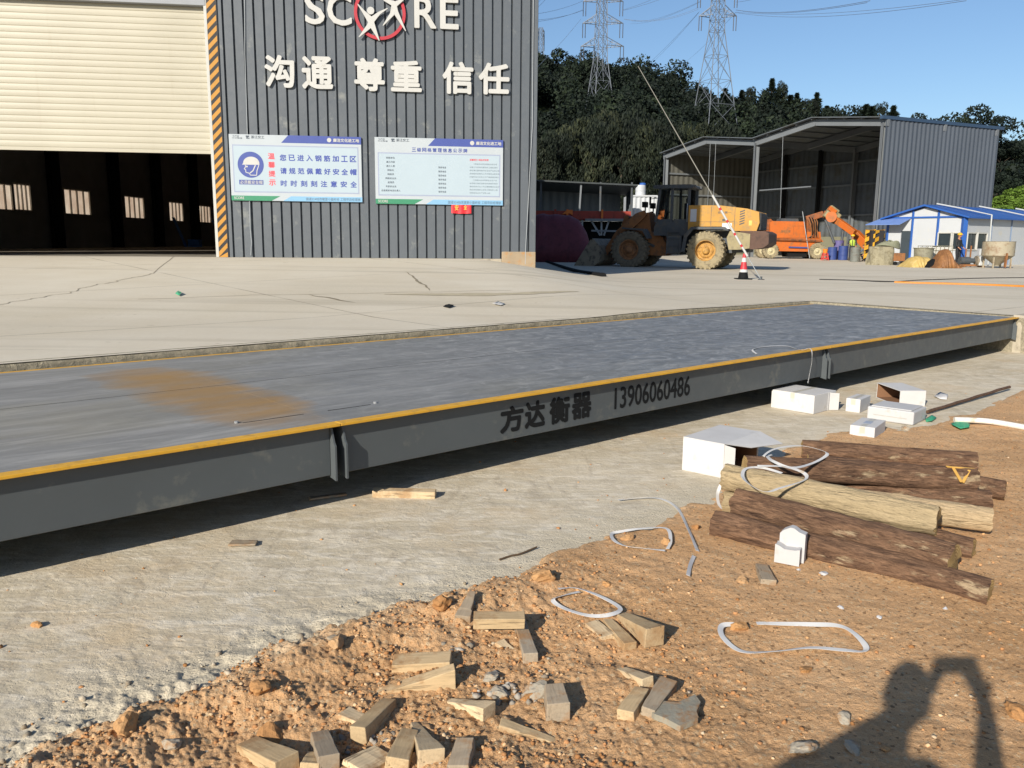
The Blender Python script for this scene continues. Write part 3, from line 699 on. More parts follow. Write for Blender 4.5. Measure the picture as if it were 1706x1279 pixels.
# loose cables down the wall
def wallpts(pp, off): return [(WU(x, y, off)[0], -off, WU(x, y, off)[1]) for x, y in pp]
M_CABLE = P('pale cable', lin('9a9fa2'), 0.5, 0.1)
for pp in ([(889, -40), (887, 210), (882, 300), (877, 392), (876, 410), (875, 440)], [(407, -40), (408, 90), (413, 250), (417, 380), (419, 402), (418, 425)]):
    g = MB(); g.tube(wallpts(pp, 0.03), 0.009, 6); g.build('cable', M_CABLE, ws, world=False, smooth=40)
# floor, side and back walls, roof, columns
g = MB(); g.bx(uEND + 0.1, -0.11, 0.02, DEPTH, 0.9, ZS - 0.012); g.build('floor_slab', P('workshop floor', lin('8a8375'), 0.8, 0.2, 0.5, lin('4b463d'), 0.3), ws, world=False)
g = MB(); g.bx(uEND, -0.01, DEPTH, DEPTH + 0.1, 0.4, ZTOP); g.build('back_wall', M_INNER, ws, world=False)
g = MB(); ap = (uEND / 2); 
sk = MB(); d0 = -0.3  # unseen translucent roof strips added to let light into the dark interior
for d1, lit in ((6, 0), (7.5, 1), (14, 0), (15.5, 1), (22, 0), (23.5, 1), (30, 0), (31.5, 1), (38, 0), (39.5, 1), (46, 0), (47.5, 1), (54, 0), (55.5, 1), (DEPTH + 0.3, 0)):
    for xa, xb, za, zb in ((uEND - 0.3, ap, ZTOP, ZTOP + 1.1), (ap, 0.3, ZTOP + 1.1, ZTOP)):
        th = 0.02 if lit else 0.1; (sk if lit else g).hexa([(xa, d0, za), (xb, d0, zb), (xb, d1, zb), (xa, d1, za), (xa, d0, za + th), (xb, d0, zb + th), (xb, d1, zb + th), (xa, d1, za + th)])
    d0 = d1
g.add([(uEND, 0.03, ZTOP), (0, 0.03, ZTOP), (ap, 0.03, ZTOP + 1.1)], [(0, 1, 2)])
rf_ = g.build('roof', M_CLAD, ws, world=False); sk.build('added_rooflight', m_pane(), rf_, world=False)
# far inner wall with its row of windows; it stands at a slight angle in the plan
pA, pB = Vector((-22.0, 21.5, 0)), Vector((-20.6, 82.0, 0)); wd_ = (pB - pA).normalized(); WDIR = wd_.copy(); wn = Vector((wd_.y, -wd_.x, 0))
def LW(px, py): p = PLN(px, py, pA, wn) - pA; return p.dot(WDIR), p.z
wins = [(-30, 19, 301, 348), (22, 50, 304, 350), (106, 149, 313, 356.5), (207, 239, 325, 363), (281, 304, 335, 368), (330, 350, 341, 370.5)]
wl = []
for x0, x1, yt, yb in wins:
    a = LW(x0, (yt + yb) / 2)[0]; b = LW(x1, (yt + yb) / 2)[0]; wl.append((a, b, LW(x0, yb)[1], LW(x0, yt)[1]))
wl.sort(); g = MB(); Lw = (pB - pA).length; cur = 0.0
def wq(t0, t1, z0, z1):
    if t1 - t0 < 1e-3 or z1 - z0 < 1e-3: return
    a, b = pA + wd_ * t0, pA + wd_ * t1; o = wn * -0.1
    g.hexa([a + Vector((0, 0, z0)), b + Vector((0, 0, z0)), b + o + Vector((0, 0, z0)), a + o + Vector((0, 0, z0)), a + Vector((0, 0, z1)), b + Vector((0, 0, z1)), b + o + Vector((0, 0, z1)), a + o + Vector((0, 0, z1))])
for a, b, z0, z1 in wl:
    wq(cur, a, 0.9, ZTOP + 0.4); wq(a, b, 0.9, z0); wq(a, b, z1, ZTOP + 0.4); cur = b
wq(cur, Lw, 0.9, ZTOP + 0.4); g.build('far_wall', M_INNER, ws)
M_PANE = m_pane()
for a, b, z0, z1 in wl:
    g = MB(); n = 4; ux = wd_
    for i in range(n + 1):
        t = a + (b - a) * i / n; q = pA + wd_ * t; hw = 0.045 * (b - a) / 3
        g.hexa([q + wd_ * sx * hw + wn * sy + Vector((0, 0, zz)) for zz in (z0, z1) for sx, sy in ((-1, 0.05), (1, 0.05), (1, -0.05), (-1, -0.05))][:8])
    for zz in (z0, z1 - 0.05):
        p0, p1 = pA + wd_ * (a + 0.03), pA + wd_ * (b - 0.03)
        g.bar(p0 + Vector((0, 0, zz + 0.025)), p1 + Vector((0, 0, zz + 0.025)), 0.08, 0.05)
    wf = g.build('window', M_LIGHTFRAME, ws)
    g = MB(); p0, p1 = pA + wd_ * a - wn * 0.02, pA + wd_ * b - wn * 0.02
    g.quad(p0 + Vector((0, 0, z0)), p1 + Vector((0, 0, z0)), p1 + Vector((0, 0, z1)), p0 + Vector((0, 0, z1))); g.build('pane', M_PANE, wf)
for px, wc in ((82, 0.42), (183, 0.42), (254, 0.42), (316, 0.42)):
    t = LW(px, 350)[0]; q = pA + wd_ * t; g = MB()
    for o, wq_, dq in ((0.05, 0.4, 0.02), (0.45, 0.4, 0.02)):
        c = q + wn * o; g.bar(c + Vector((0, 0, ZS)), c + Vector((0, 0, ZTOP)), 0.03, 0.42)
    g.bar(q + wn * 0.25 + Vector((0, 0, ZS)), q + wn * 0.25 + Vector((0, 0, ZTOP)), 0.4, 0.02)
    g.build('column', M_BLK, ws)
# raised lettering
M_LET = P('white letter board', lin('b6b5b0'), 0.45, 0.06, 2, lin('a8a59c'), 0.1)
M_RED = P('red ring paint', lin('a9323c'), 0.5, 0.1)
def wtext(body, l, r_, t_, b_, bold, thick=0.05, off=0.02, mat=None, parent=None, name='letter'):
    y = (t_ + b_) / 2; x = (l + r_) / 2; u0, u1 = WU(l, y, off)[0], WU(r_, y, off)[0]; z0, z1 = WU(x, b_, off)[1], WU(x, t_, off)[1]
    g = MB(); text(g, body, (u0, -off, z0), (1, 0, 0), (0, 0, 1), (0, -1, 0), u1 - u0, z1 - z0, bold, z=0.0, thick=thick)
    return g.build(name, mat or M_LET, parent, world=False)
def wroot(name, label, cat, px, py, off=0.0):
    u, z = WU(px, py, off); p = B0 + BU * u - BD * off; o = root(name, label, cat, (p.x, p.y, z), WROT)
    return o, Matrix.Translation((-u, off, -z))
def on_wall(rootobj, M):   # children were built in the workshop frame: move them under the sign's own origin
    for c in COL.objects:
        if c.type == 'MESH' and (c.parent is rootobj or (c.parent is not None and c.parent.parent is rootobj)) and not c.get('_ok'): c.data.transform(M); c['_ok'] = 1
def done(): 
    for o in COL.objects:
        if '_ok' in o: del o['_ok']
sg, Ms = wroot('wall_lettering', 'raised white SCORE lettering with a red ring of two figures', 'sign', 633, 20)
for ch, l, r_, t_, b_ in (('S', 508, 541, -11, 41), ('C', 545, 586, -10, 43), ('R', 690, 727, -5, 47.5), ('E', 733, 764, -4, 49)):
    wtext(ch, l, r_, t_, b_, 0.022, parent=sg)
u, z = WU(633, 22, 0.02); r1 = (WU(676, 22, 0.02)[0] - WU(590, 22, 0.02)[0]) / 2; g = MB(); n = 64
ring = [(math.cos(2 * math.pi * i / n), math.sin(2 * math.pi * i / n)) for i in range(n)]
for i in range(n):
    (x0, y0), (x1, y1) = ring[i], ring[(i + 1) % n]; k = 0.88
    g.prism([(x0 * r1, y0 * r1), (x1 * r1, y1 * r1), (x1 * r1 * k, y1 * r1 * k), (x0 * r1 * k, y0 * r1 * k)], (u, -0.02, z), (1, 0, 0), (0, 0, 1), (0, -1, 0), 0.05)
g.build('ring', M_RED, sg, world=False)
def figure(head, hr, limbs):
    g = MB(); q = lambda x, y: WU(x, y, 0.075)
    hu, hz = q(*head); rr = hr * 0.0163
    g.cyl((hu, -0.075, hz), (hu, -0.115, hz), rr, n=20)
    for k, L in enumerate(limbs):   # each limb: centre line with half widths, in picture units along the wall
        a = []; b = []
        for i, (x, y, hw) in enumerate(L):
            x0, y0 = L[max(i - 1, 0)][:2]; x1, y1 = L[min(i + 1, len(L) - 1)][:2]; d = math.hypot(x1 - x0, y1 - y0)
            nx, ny = -(y1 - y0) / d, (x1 - x0) / d; a.append(q(x + nx * hw, y + ny * hw)); b.append(q(x - nx * hw, y - ny * hw))
        g.prism(a + b[::-1], (0, -0.075 - 0.001 * k, 0), (1, 0, 0), (0, 0, 1), (0, -1, 0), 0.04)
    return g.build('figure', M_LET, sg, world=False)
figure((617.5, 18), 5.6, [[(596, 7, 0.6), (606, 20, 2.4), (617, 33, 5.5), (620, 42, 4.6), (632, 68, 0.6)], [(646, 14, 0.6), (632, 22, 2.4), (620, 33, 5.0), (615, 44, 4.2), (598, 62, 0.6)]])
figure((657, -12), 5.6, [[(632, -14, 0.6), (641, 0, 2.2), (656, 6, 5.0), (659, 20, 4.2), (676, 52, 0.6)], [(681, -16, 0.6), (670, 0, 2.2), (657, 8, 5.0), (653, 24, 3.6), (638, 43, 0.6)]])
on_wall(sg, Ms)
sg, Ms = wroot('wall_lettering', 'raised white row of six Chinese characters across the grey wall', 'sign', 645, 130)
for ch, l, r_, t_, b_ in (('沟', 441, 491, 92, 146), ('通', 503, 555, 94, 149), ('尊', 590, 641, 97, 152), ('重', 651, 702.5, 101, 153), ('信', 737, 788.5, 103, 157), ('任', 797, 848.5, 105, 158)):
    wtext(ch, l, r_, t_, b_, 0.032, parent=sg, name='character')
on_wall(sg, Ms)
# notice boards
M_BW = P('board white', lin('a9b0b4'), 0.45, 0.05, 1.2); M_BB = P('board blue', lin('44518f'), 0.45, 0.06); M_BG = P('board green', lin('3b8060'), 0.45, 0.06)
M_BL = P('board light blue', lin('7ba6c4'), 0.45, 0.06); M_BT = P('board text blue', lin('3d4c93'), 0.5, 0.05); M_BR = P('board red', lin('cf4a52'), 0.5, 0.05); M_BD = P('board dark text', lin('4c5560'), 0.5, 0.05); M_BP = P('board pale panel', lin('a2b0b8'), 0.45, 0.04, 0.8)
def board(label, L, R_, T, B, safety):
    off = 0.06; rt, Mr = wroot('notice_board', label, 'notice board', (L + R_) / 2, B, off)
    ym, xm = (T + B) / 2, (L + R_) / 2; u0, u1 = WU(L, ym, off)[0], WU(R_, ym, off)[0]; z0, z1 = WU(xm, B, off)[1], WU(xm, T, off)[1]; W_, H_ = u1 - u0, z1 - z0
    ux, uz, un = (1, 0, 0), (0, 0, 1), (0, -1, 0)
    g = MB(); g.bx(u0, u1, -off, -0.012, z0, z1); g.build('panel', M_BW, rt, world=False, bevel=0.004)
    def poly(pts, name, mat, lift=0.0015):
        g = MB(); g.prism([(u0 + a * W_, z0 + b * H_) for a, b in pts], (0, -off, 0), ux, uz, un, lift); return g.build(name, mat, rt, world=False)
    def tx(body, a, b, a2, b2, mat, bold=0.03, name='lettering', lift=0.003):
        g = MB(); text(g, body, (u0 + a * W_, -off, z0 + b * H_), ux, uz, un, (a2 - a) * W_, (b2 - b) * H_, bold, z=lift); return g.build(name, mat, rt, world=False)
    hx = 0.39 if safety else 0.41
    poly([(hx, 0.885), (1, 0.885), (1, 1), (hx + 0.055, 1)], 'header_band', M_BB)
    poly([(0, 0), (0.30, 0), (0.37, 0.075), (0, 0.075)], 'footer_band', M_BG)
    poly([(0.39, 0), (1, 0), (1, 0.075), (0.45, 0.075)], 'footer_band', M_BL)
    tx('SCORE', 0.02, 0.02, 0.095, 0.06, M_LET, 0.02); tx('国道324线改建里小盈岭段 工程项目经理部', 0.565, 0.015, 0.985, 0.06, M_BD, 0.0)
    tx('廉洁文化进工地', 0.785, 0.915, 0.985, 0.97, M_LET, 0.03)
    g = MB(); g.cyl((u0 + 0.755 * W_, -off - 0.001, z0 + 0.943 * H_), (u0 + 0.755 * W_, -off - 0.003, z0 + 0.943 * H_), 0.033 * H_, n=20); g.build('emblem', M_LET, rt, world=False)
    tx('浙江交工', 0.165, 0.94, 0.265, 0.985, M_BD, 0.01); tx('艺', 0.125, 0.935, 0.155, 0.985, M_BD, 0.06); tx('SXJJ', 0.03, 0.955, 0.075, 0.985, M_BD, 0.0); tx('中交路建', 0.025, 0.932, 0.10, 0.952, M_BD, 0.0)
    y0, y1 = (0.125, 0.845) if safety else (0.125, 0.775)
    poly([(0.022, y0), (0.978, y0), (0.978, y1), (0.022, y1)], 'inner_border', P('border grey', lin('8f97ab'), 0.5, 0.05)); poly([(0.03, y0 + 0.018), (0.97, y0 + 0.018), (0.97, y1 - 0.018), (0.03, y1 - 0.018)], 'inner_panel', M_BP, 0.0025)
    if safety:
        cx_, cy_, r0 = u0 + 0.155 * W_, z0 + 0.545 * H_, 0.098 * W_
        g = MB(); g.cyl((cx_, -off - 0.0026, cy_), (cx_, -off - 0.0045, cy_), r0, n=48); sy = g.build('mandatory_symbol', M_BB, rt, world=False)
        g = MB(); o3 = (cx_, -off - 0.0047, cy_); dome = [(0.62 * math.cos(R(a)) + 0.05, 0.12 + 0.50 * math.sin(R(a))) for a in range(0, 181, 15)]
        pr = lambda pts, th=0.0015: g.prism([(x * r0, y * r0) for x, y in pts], o3, ux, uz, un, th)
        pr(dome + [(-0.57, 0.12), (-0.66, 0.0), (0.67, 0.0)])
        def line(pts, wv):
            for (xa, ya), (xb, yb) in zip(pts[:-1], pts[1:]):
                d = math.hypot(xb - xa, yb - ya); nx, ny = -(yb - ya) / d * wv, (xb - xa) / d * wv; pr([(xa + nx, ya + ny), (xb + nx, yb + ny), (xb - nx, yb - ny), (xa - nx, ya - ny)])
        line([(-0.42, -0.02), (-0.40, -0.18), (-0.52, -0.33), (-0.40, -0.38), (-0.40, -0.58), (-0.12, -0.66), (-0.06, -0.80), (0.42, -0.80), (0.46, -0.45), (0.62, -0.02)], 0.03)
        line([(0.36, -0.02), (0.16, -0.45), (-0.08, -0.64)], 0.04)
        pr([(-0.30 + 0.07 * math.cos(t / 10 * 6.28), -0.14 + 0.07 * math.sin(t / 10 * 6.28)) for t in range(10)])
        g.build('helmet_head', M_LET, sy, world=False)
        poly([(0.063, 0.245), (0.245, 0.245), (0.245, 0.315), (0.063, 0.315)], 'caption_band', M_BB, 0.004); tx('必须戴安全帽', 0.07, 0.252, 0.238, 0.308, M_LET, 0.01, lift=0.005)
        for ch, b in zip('温馨提示', (0.635, 0.505, 0.37, 0.235)): tx(ch, 0.287, b, 0.338, b + 0.092, M_BR, 0.03)
        for body, b, n in (('您已进入钢筋加工区', 0.615, 9), ('请规范佩戴好安全帽', 0.415, 9), ('时时刻刻注意安全', 0.225, 8)):
            for i, ch in enumerate(body):
                c0 = 0.375 + (0.585 - 0.05) * i / (n - 1); tx(ch, c0, b, c0 + 0.050, b + 0.095, M_BT, 0.03)
    else:
        for i, ch in enumerate('三级网格管理信息公示牌'):
            c0 = 0.285 + 0.04 * i; tx(ch, c0, 0.795, c0 + 0.032, 0.855, M_BT, 0.02)
        for i, body in enumerate(('网格单位', '施工内容', '施工人数', '网格长', '网格员', '网格安全员', '监理员', '专职安全员', '应急联系电话负责人')):
            n = len(body) * 0.0165; tx(body, 0.12 - n / 2, 0.68 - i * 0.0615, 0.12 + n / 2, 0.71 - i * 0.0615, M_BD, 0.012)
        for i in range(7): tx('联系电话', 0.49, 0.55 - i * 0.0615, 0.55, 0.58 - i * 0.0615, M_BD, 0.012)
        tx('温馨提示 网格员职责', 0.735, 0.675, 0.885, 0.705, M_BR, 0.015)
        for i, body in enumerate(('一网格员负责本网格内的日常', '巡查工作发现问题及时上报处理并', '督促落实整改做好安全生产台账记录', '定期组织网格内人员开展安全教育培', '训做好技术交底工作严格按规范施工', '二网格长对本网格安全生产负', '总责每日组织班前会检查落实情况', '督促现场作业人员正确佩戴安全防护', '用品发现隐患立即停工整改并上报', '项目部安全生产领导小组')):
            n = len(body) * 0.0148; a = 0.735 if i not in (0, 5) else 0.76; tx(body, a, 0.615 - i * 0.049, a + n, 0.638 - i * 0.049, M_BD, 0.0)
    on_wall(rt, Mr); return u0, W_, z0
board('white notice board with a blue helmet symbol and large blue safety lines', 383.5, 602.5, 225.5, 335, True)
board('white notice board titled in small blue type with pale rows of tiny print', 625, 838, 230.5, 340.5, False)
rt, Mr = wroot('red_placard', 'small bright red cloth placard hanging below the right notice board', 'placard', 768, 354, 0.05)
g = MB(); ua, ub = WU(752, 347, 0.05)[0], WU(785, 347, 0.05)[0]; z0, z1 = WU(768, 355, 0.05)[1], WU(768, 339, 0.05)[1]; n = 12
vs = [(ua + (ub - ua) * i / n, -0.045 - 0.012 * math.sin(i * 1.3) - (0.014 if zz == z0 else 0), zz - 0.012 * math.sin(i / n * 3) * (zz == z0)) for zz in (z0, z1) for i in range(n + 1)]
g.add(vs, [(i, i + 1, i + n + 2, i + n + 1) for i in range(n)]); g.build('cloth', P('red cloth', lin('d02f36'), 0.6, 0.1), rt, world=False, solid=0.004)
g = MB(); text(g, '安', (ua + 0.09, -0.075, z0 + 0.07), (1, 0, 0), (0, 0, 1), (0, -1, 0), 0.10, 0.15, 0.02); text(g, '全', (ua + 0.33, -0.075, z0 + 0.09), (1, 0, 0), (0, 0, 1), (0, -1, 0), 0.09, 0.13, 0.02); g.build('lettering', P('gold lettering', lin('e7b155'), 0.5, 0.05), rt, world=False)
on_wall(rt, Mr); done()

# ================================================================== HILL, WOODS, PYLONS
def hillz(x, y):
    x = np.asarray(x, float); y = np.asarray(y, float)
    H = np.interp(x * 235 / np.maximum(y, 60), [-300, -120, -20, 7, 25, 35, 44, 59, 75, 92, 111, 143, 200, 400], [34, 50, 48, 46, 43.5, 43.5, 39.5, 35.5, 33, 30, 27, 23, 18, 12])
    k = np.interp(y, [92, 110, 140, 175, 190, 235, 300, 420], [0, 0.08, 0.28, 0.55, 0.70, 1.0, 0.85, 0.5])
    return 0.35 + H * k + (fbm(x / 22, y / 22, 4, 51) - 0.5) * 4 * sm(100, 150, y)
X, Y = np.meshgrid(np.linspace(-260, 420, 150), spaced([84, 250, 520], [80, 30]))
struct(gridmesh('hill', X, Y, hillz(X, Y), M_HILL))
M_LF = m_leaf('woodland leaves', lin('151c19'), lin('242e24'), lin('38442c'))
M_LC = m_leaf('casuarina needles', lin('181e1a'), lin('272e23'), lin('3e412b'))
M_LG = m_leaf('bright shrub leaves', lin('41551f'), lin('6d8a35'), lin('8fa552'))
M_TRUNK = P('tree bark', lin('544a3e'), 0.9, 0.3, 2.0)
def leafmesh(name, c, n, s, tint, mat, seed, parent=None, stretch=1.0, drift=None):
    """one quad per leaf spray: centres c (N,3), sizes s, random facing"""
    rs_ = np.random.RandomState(seed); N = len(c)
    a = rs_.normal(size=(N, 3)); a /= np.linalg.norm(a, axis=1)[:, None]
    if drift is not None: a = a * 0.35 + drift; a /= np.linalg.norm(a, axis=1)[:, None]
    b = np.cross(a, rs_.normal(size=(N, 3))); b /= np.linalg.norm(b, axis=1)[:, None]
    s = np.asarray(s)[:, None]; A, B = a * s * stretch, b * s
    j = 1 + (rs_.rand(4, N, 1) - 0.5) * 0.7
    v = np.stack([c - A * j[0], c + B * j[1] * 0.6, c + A * j[2], c - B * j[3] * 0.6], 1).reshape(-1, 3)
    me = bpy.data.meshes.new(name); me.vertices.add(N * 4); me.vertices.foreach_set('co', v.astype(np.float32).ravel())
    me.loops.add(N * 4); me.loops.foreach_set('vertex_index', np.arange(N * 4, dtype=np.int32)); me.polygons.add(N); me.polygons.foreach_set('loop_start', np.arange(0, N * 4, 4, dtype=np.int32))
    me.update(calc_edges=True); at = me.attributes.new('tint', 'FLOAT', 'POINT'); at.data.foreach_set('value', np.repeat(tint, 4).astype(np.float32))
    me.materials.append(mat); o = bpy.data.objects.new(name, me); COL.objects.link(o)
    if parent is not None: o.parent = parent
    return o
def clumps(rs_, cent, rad, per, sz):
    """leaf sprays spread over the shells of several lobes"""
    P_, S_, T_ = [], [], []
    for c, r in zip(cent, rad):
        d = rs_.normal(size=(per, 3)); d /= np.linalg.norm(d, axis=1)[:, None]; q = (0.55 + 0.5 * rs_.rand(per) ** 0.6)[:, None]
        P_.append(c + d * r * q); S_.append(sz * (0.6 + 0.8 * rs_.rand(per))); T_.append(np.clip(rs_.rand() * 0.6 + rs_.rand(per) * 0.4, 0, 1))
    return np.concatenate(P_), np.concatenate(S_), np.concatenate(T_)
# the wood over the whole hillside, one mass
rs = np.random.RandomState(21); cen, rad = [], []
def crown(x, y, r):
    z = float(hillz(x, y))
    for _ in range(3):
        cen.append(np.array([x, y, z + r * 0.9]) + rs.normal(size=3) * r * 0.45); rad.append(np.array([r, r, r * 0.95]) * (0.45 + 0.35 * rs.rand()))
for _ in range(560):
    y = 106 + 122 * rs.rand(); crown((-0.02 + 0.74 * rs.rand()) * y, y, 2.2 + 2.2 * rs.rand())
for px in range(880, 1720, 7):      # a closed belt along the ridge
    y = 222 + 14 * rs.rand(); crown(AT(px + 6 * rs.rand(), 300, y).x, y, (2.4 + 1.6 * rs.rand()) * (1 if px < 1105 else 0.55))
P_, S_, T_ = clumps(rs, cen, rad, 230, 0.36)
struct(leafmesh('woodland', P_, len(P_), S_, T_, M_LF, 5), 'stuff')
# prototypes, 10 m high at scale 1
PROTO = bpy.data.collections.new('prototypes')
def trunk_mb(h, r, lean, limbs, seed):
    rs_ = random.Random(seed); g = MB(); pts = [Vector((lean * (i / 6) ** 1.5 + 0.12 * rs_.uniform(-1, 1), 0.12 * rs_.uniform(-1, 1), h * i / 6)) for i in range(7)]; pts[0] = Vector((0, 0, -0.6))
    g.tube(pts, r, 8, rs=[r * (1.25 if i == 0 else 1 - 0.13 * i) for i in range(7)])
    for (f, L, az, up) in limbs:
        b = pts[int(f * 6)]; e = b + Vector((math.cos(az) * L, math.sin(az) * L, up)); m_ = (b + e) / 2 + Vector((0, 0, 0.25))
        g.tube([b, m_, e], r * 0.4, 6, rs=[r * 0.5, r * 0.32, r * 0.1])
    return g
def proto(kind, seed):
    rs_ = np.random.RandomState(seed)
    if kind == 'conifer':
        tr = trunk_mb(9.6, 0.16, 0.3, [(0.3 + 0.1 * i, 1.0, i * 2.1, 0.5) for i in range(6)], seed)
        n = 3600; h = 0.14 + 0.86 * rs_.rand(n) ** 0.62; az = rs_.rand(n) * 6.28; whorl = np.round(az / (6.28 / 9)) * (6.28 / 9) + np.floor(h * 14) * 1.1; az = whorl + rs_.normal(size=n) * 0.28
        R_ = (4.2 * (1 - h) ** 1.0 * (h > 0.4) + 2.5 * (h <= 0.4) + 0.03) * (0.25 + 1.2 * vn(np.floor(h * 14) * 3.3, az * 0 + seed)) * (rs_.rand(n) ** 0.5)
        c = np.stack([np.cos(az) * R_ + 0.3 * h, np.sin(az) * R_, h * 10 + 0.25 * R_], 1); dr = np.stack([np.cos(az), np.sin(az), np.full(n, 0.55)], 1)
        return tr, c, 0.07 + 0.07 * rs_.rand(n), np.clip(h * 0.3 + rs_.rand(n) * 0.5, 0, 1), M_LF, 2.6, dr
    if kind == 'casuarina':
        tr = trunk_mb(9.0, 0.15, 0.5, [(0.35 + 0.08 * i, 1.2, i * 2.4, 1.1) for i in range(7)], seed)
        k = 26; cen_ = []; rad_ = []
        for i in range(k):
            h = 0.25 + 0.72 * i / k; a = i * 2.4; q = 1.5 * math.sin(math.pi * min(1, h * 0.95)) ** 0.7 * rs_.uniform(0.35, 1.0); cen_.append(np.array([math.cos(a) * q + 0.4 * h, math.sin(a) * q, h * 10])); rad_.append(np.array([0.65, 0.65, 0.95]) * rs_.uniform(0.6, 1.15))
        c, s_, t_ = clumps(rs_, cen_, rad_, 300, 0.065); dr = np.tile([0.15, 0.0, 0.9], (len(c), 1))
        return tr, c, s_, t_, M_LC, 2.4, dr
    tr = trunk_mb(6.5, 0.22, 0.4, [(0.55 + 0.07 * i, 2.0, i * 2.2, 1.6) for i in range(6)], seed)
    cen_ = [np.array([math.cos(a) * q, math.sin(a) * q, h]) for a, q, h in ((0, 0, 8.8), (0.3, 2.3, 7.6), (1.6, 2.0, 8.0), (2.7, 2.5, 7.3), (3.8, 1.8, 8.2), (5.0, 2.4, 7.5), (5.8, 3.0, 6.7), (2.2, 3.2, 6.4), (0.9, 1.2, 6.6))]
    rad_ = [np.array([1.25, 1.25, 0.85]) * rs_.uniform(0.7, 1.1) for _ in cen_]
    c, s_, t_ = clumps(rs_, cen_, rad_, 380, 0.13); return tr, c, s_, t_, (M_LG if kind == 'shrub' else M_LF), 1.2, None
PR = {}
for kind, n in (('conifer', 3), ('casuarina', 3), ('broadleaf', 2), ('shrub', 1)):
    for k in range(n): PR[(kind, k)] = [proto(kind, 100 + 7 * k + len(kind)), None]
def tree(kind, k, x, y, z, h, label, group=None, wide=1.0, name='tree', rot=None):
    P_ = PR[(kind, k)]; rt = root(name, label, 'tree', (x, y, z), random.random() * 6.28 if rot is None else rot, group); s = h / 10.0; rt.scale = (s * wide, s * wide, s)
    if P_[1] is None:
        tr, c, s_, t_, mat, st, dr = P_[0]; a = tr.build('trunk', M_TRUNK, None, smooth=50); a.parent = rt
        b = leafmesh('crown', c, len(c), s_, t_, mat, 9 + k, rt, st, dr); P_[1] = (a.data, b.data)
    else:
        for nm, d in zip(('trunk', 'crown'), P_[1]):
            o = bpy.data.objects.new(nm, d); COL.objects.link(o); o.parent = rt
    return rt
def tree_at(kind, k, px, ptop, Y, label, group=None, wide=1.0, base=None, name='tree'):
    p = AT(px, ptop, Y); z = float(hillz(p.x, Y)) if base is None else base; z = min(z, p.z - 3.0)
    return tree(kind, k, p.x, Y, z, p.z - z, label, group, wide, name)
GR = 'dark conifers along the wooded ridge'
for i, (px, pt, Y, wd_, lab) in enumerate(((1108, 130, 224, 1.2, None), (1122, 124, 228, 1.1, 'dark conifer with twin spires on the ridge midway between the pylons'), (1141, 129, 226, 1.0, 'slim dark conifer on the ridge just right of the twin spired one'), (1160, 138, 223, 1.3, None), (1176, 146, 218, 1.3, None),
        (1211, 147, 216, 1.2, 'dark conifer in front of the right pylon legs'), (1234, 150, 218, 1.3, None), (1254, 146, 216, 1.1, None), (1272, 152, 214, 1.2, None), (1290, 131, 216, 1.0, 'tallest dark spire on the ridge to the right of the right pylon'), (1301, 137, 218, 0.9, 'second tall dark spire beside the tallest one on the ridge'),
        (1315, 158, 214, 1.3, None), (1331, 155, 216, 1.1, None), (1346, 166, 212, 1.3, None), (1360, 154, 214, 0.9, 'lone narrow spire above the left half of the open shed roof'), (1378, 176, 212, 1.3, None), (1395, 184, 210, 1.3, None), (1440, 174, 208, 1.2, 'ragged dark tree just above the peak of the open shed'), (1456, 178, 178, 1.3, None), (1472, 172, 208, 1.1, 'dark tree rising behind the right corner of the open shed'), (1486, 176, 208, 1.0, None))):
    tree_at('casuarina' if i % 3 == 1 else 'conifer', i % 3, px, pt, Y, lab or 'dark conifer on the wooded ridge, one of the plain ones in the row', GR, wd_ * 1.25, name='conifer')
GC = 'feathery trees at the foot of the hill'
for i, (px, pt, Y, wd_) in enumerate(((900, 232, 97, 1.1), (922, 222, 99, 1.0), (946, 214, 101, 1.1), (968, 198, 104, 1.2), (990, 205, 98, 1.0), (1012, 190, 103, 1.2), (1034, 200, 99, 1.0), (1056, 184, 105, 1.2), (1078, 214, 98, 1.0), (1098, 205, 102, 1.1), (1120, 212, 104, 1.1), (1146, 214, 106, 1.2), (1172, 206, 108, 1.2), (1200, 204, 110, 1.2))):
    tree_at('casuarina', i % 3, px, pt, Y, 'tall feathery olive tree in the row at the foot of the hill', GC, wd_ * 1.15, 0.5, 'casuarina_tree')
for i, (px, pt, Y) in enumerate(((908, 99, 224), (935, 106, 226), (962, 110, 222), (1020, 112, 228), (1042, 106, 230), (1062, 104, 228), (1082, 112, 228))):
    tree_at('broadleaf', i % 2, px, pt, Y, 'round leafy tree on the hilltop beside the left pylon', 'leafy trees on the hilltop', 1.3)
tree_at('broadleaf', 0, 1631, 167, 118, 'large spreading dark tree standing above the grey shed roof at right', None, 1.0, 6.0)
tree_at('broadleaf', 1, 1532, 180, 130, 'small leaning dark tree peeping over the grey shed roof', None, 0.8, 8.0)
for i, (px, pt, Y) in enumerate(((1672, 318, 78), (1690, 306, 80), (1712, 300, 82), (1700, 330, 76))):
    tree_at('shrub', 0, px, pt, Y, 'bright green bush beside the far end of the grey shed', 'bright green bushes at right', 1.3, 0.2, 'bush')
for i, (px, pt, Y) in enumerate(((1668, 225, 120), (1688, 230, 124), (1712, 236, 120), (1680, 262, 108), (1704, 268, 106), (1662, 280, 104))):
    tree_at('broadleaf', i % 2, px, pt, Y, 'dark leafy tree on the slope behind the far end of the grey shed', 'dark trees behind the shed', 1.2, max(0.5, AT(px, pt, Y).z - 8))

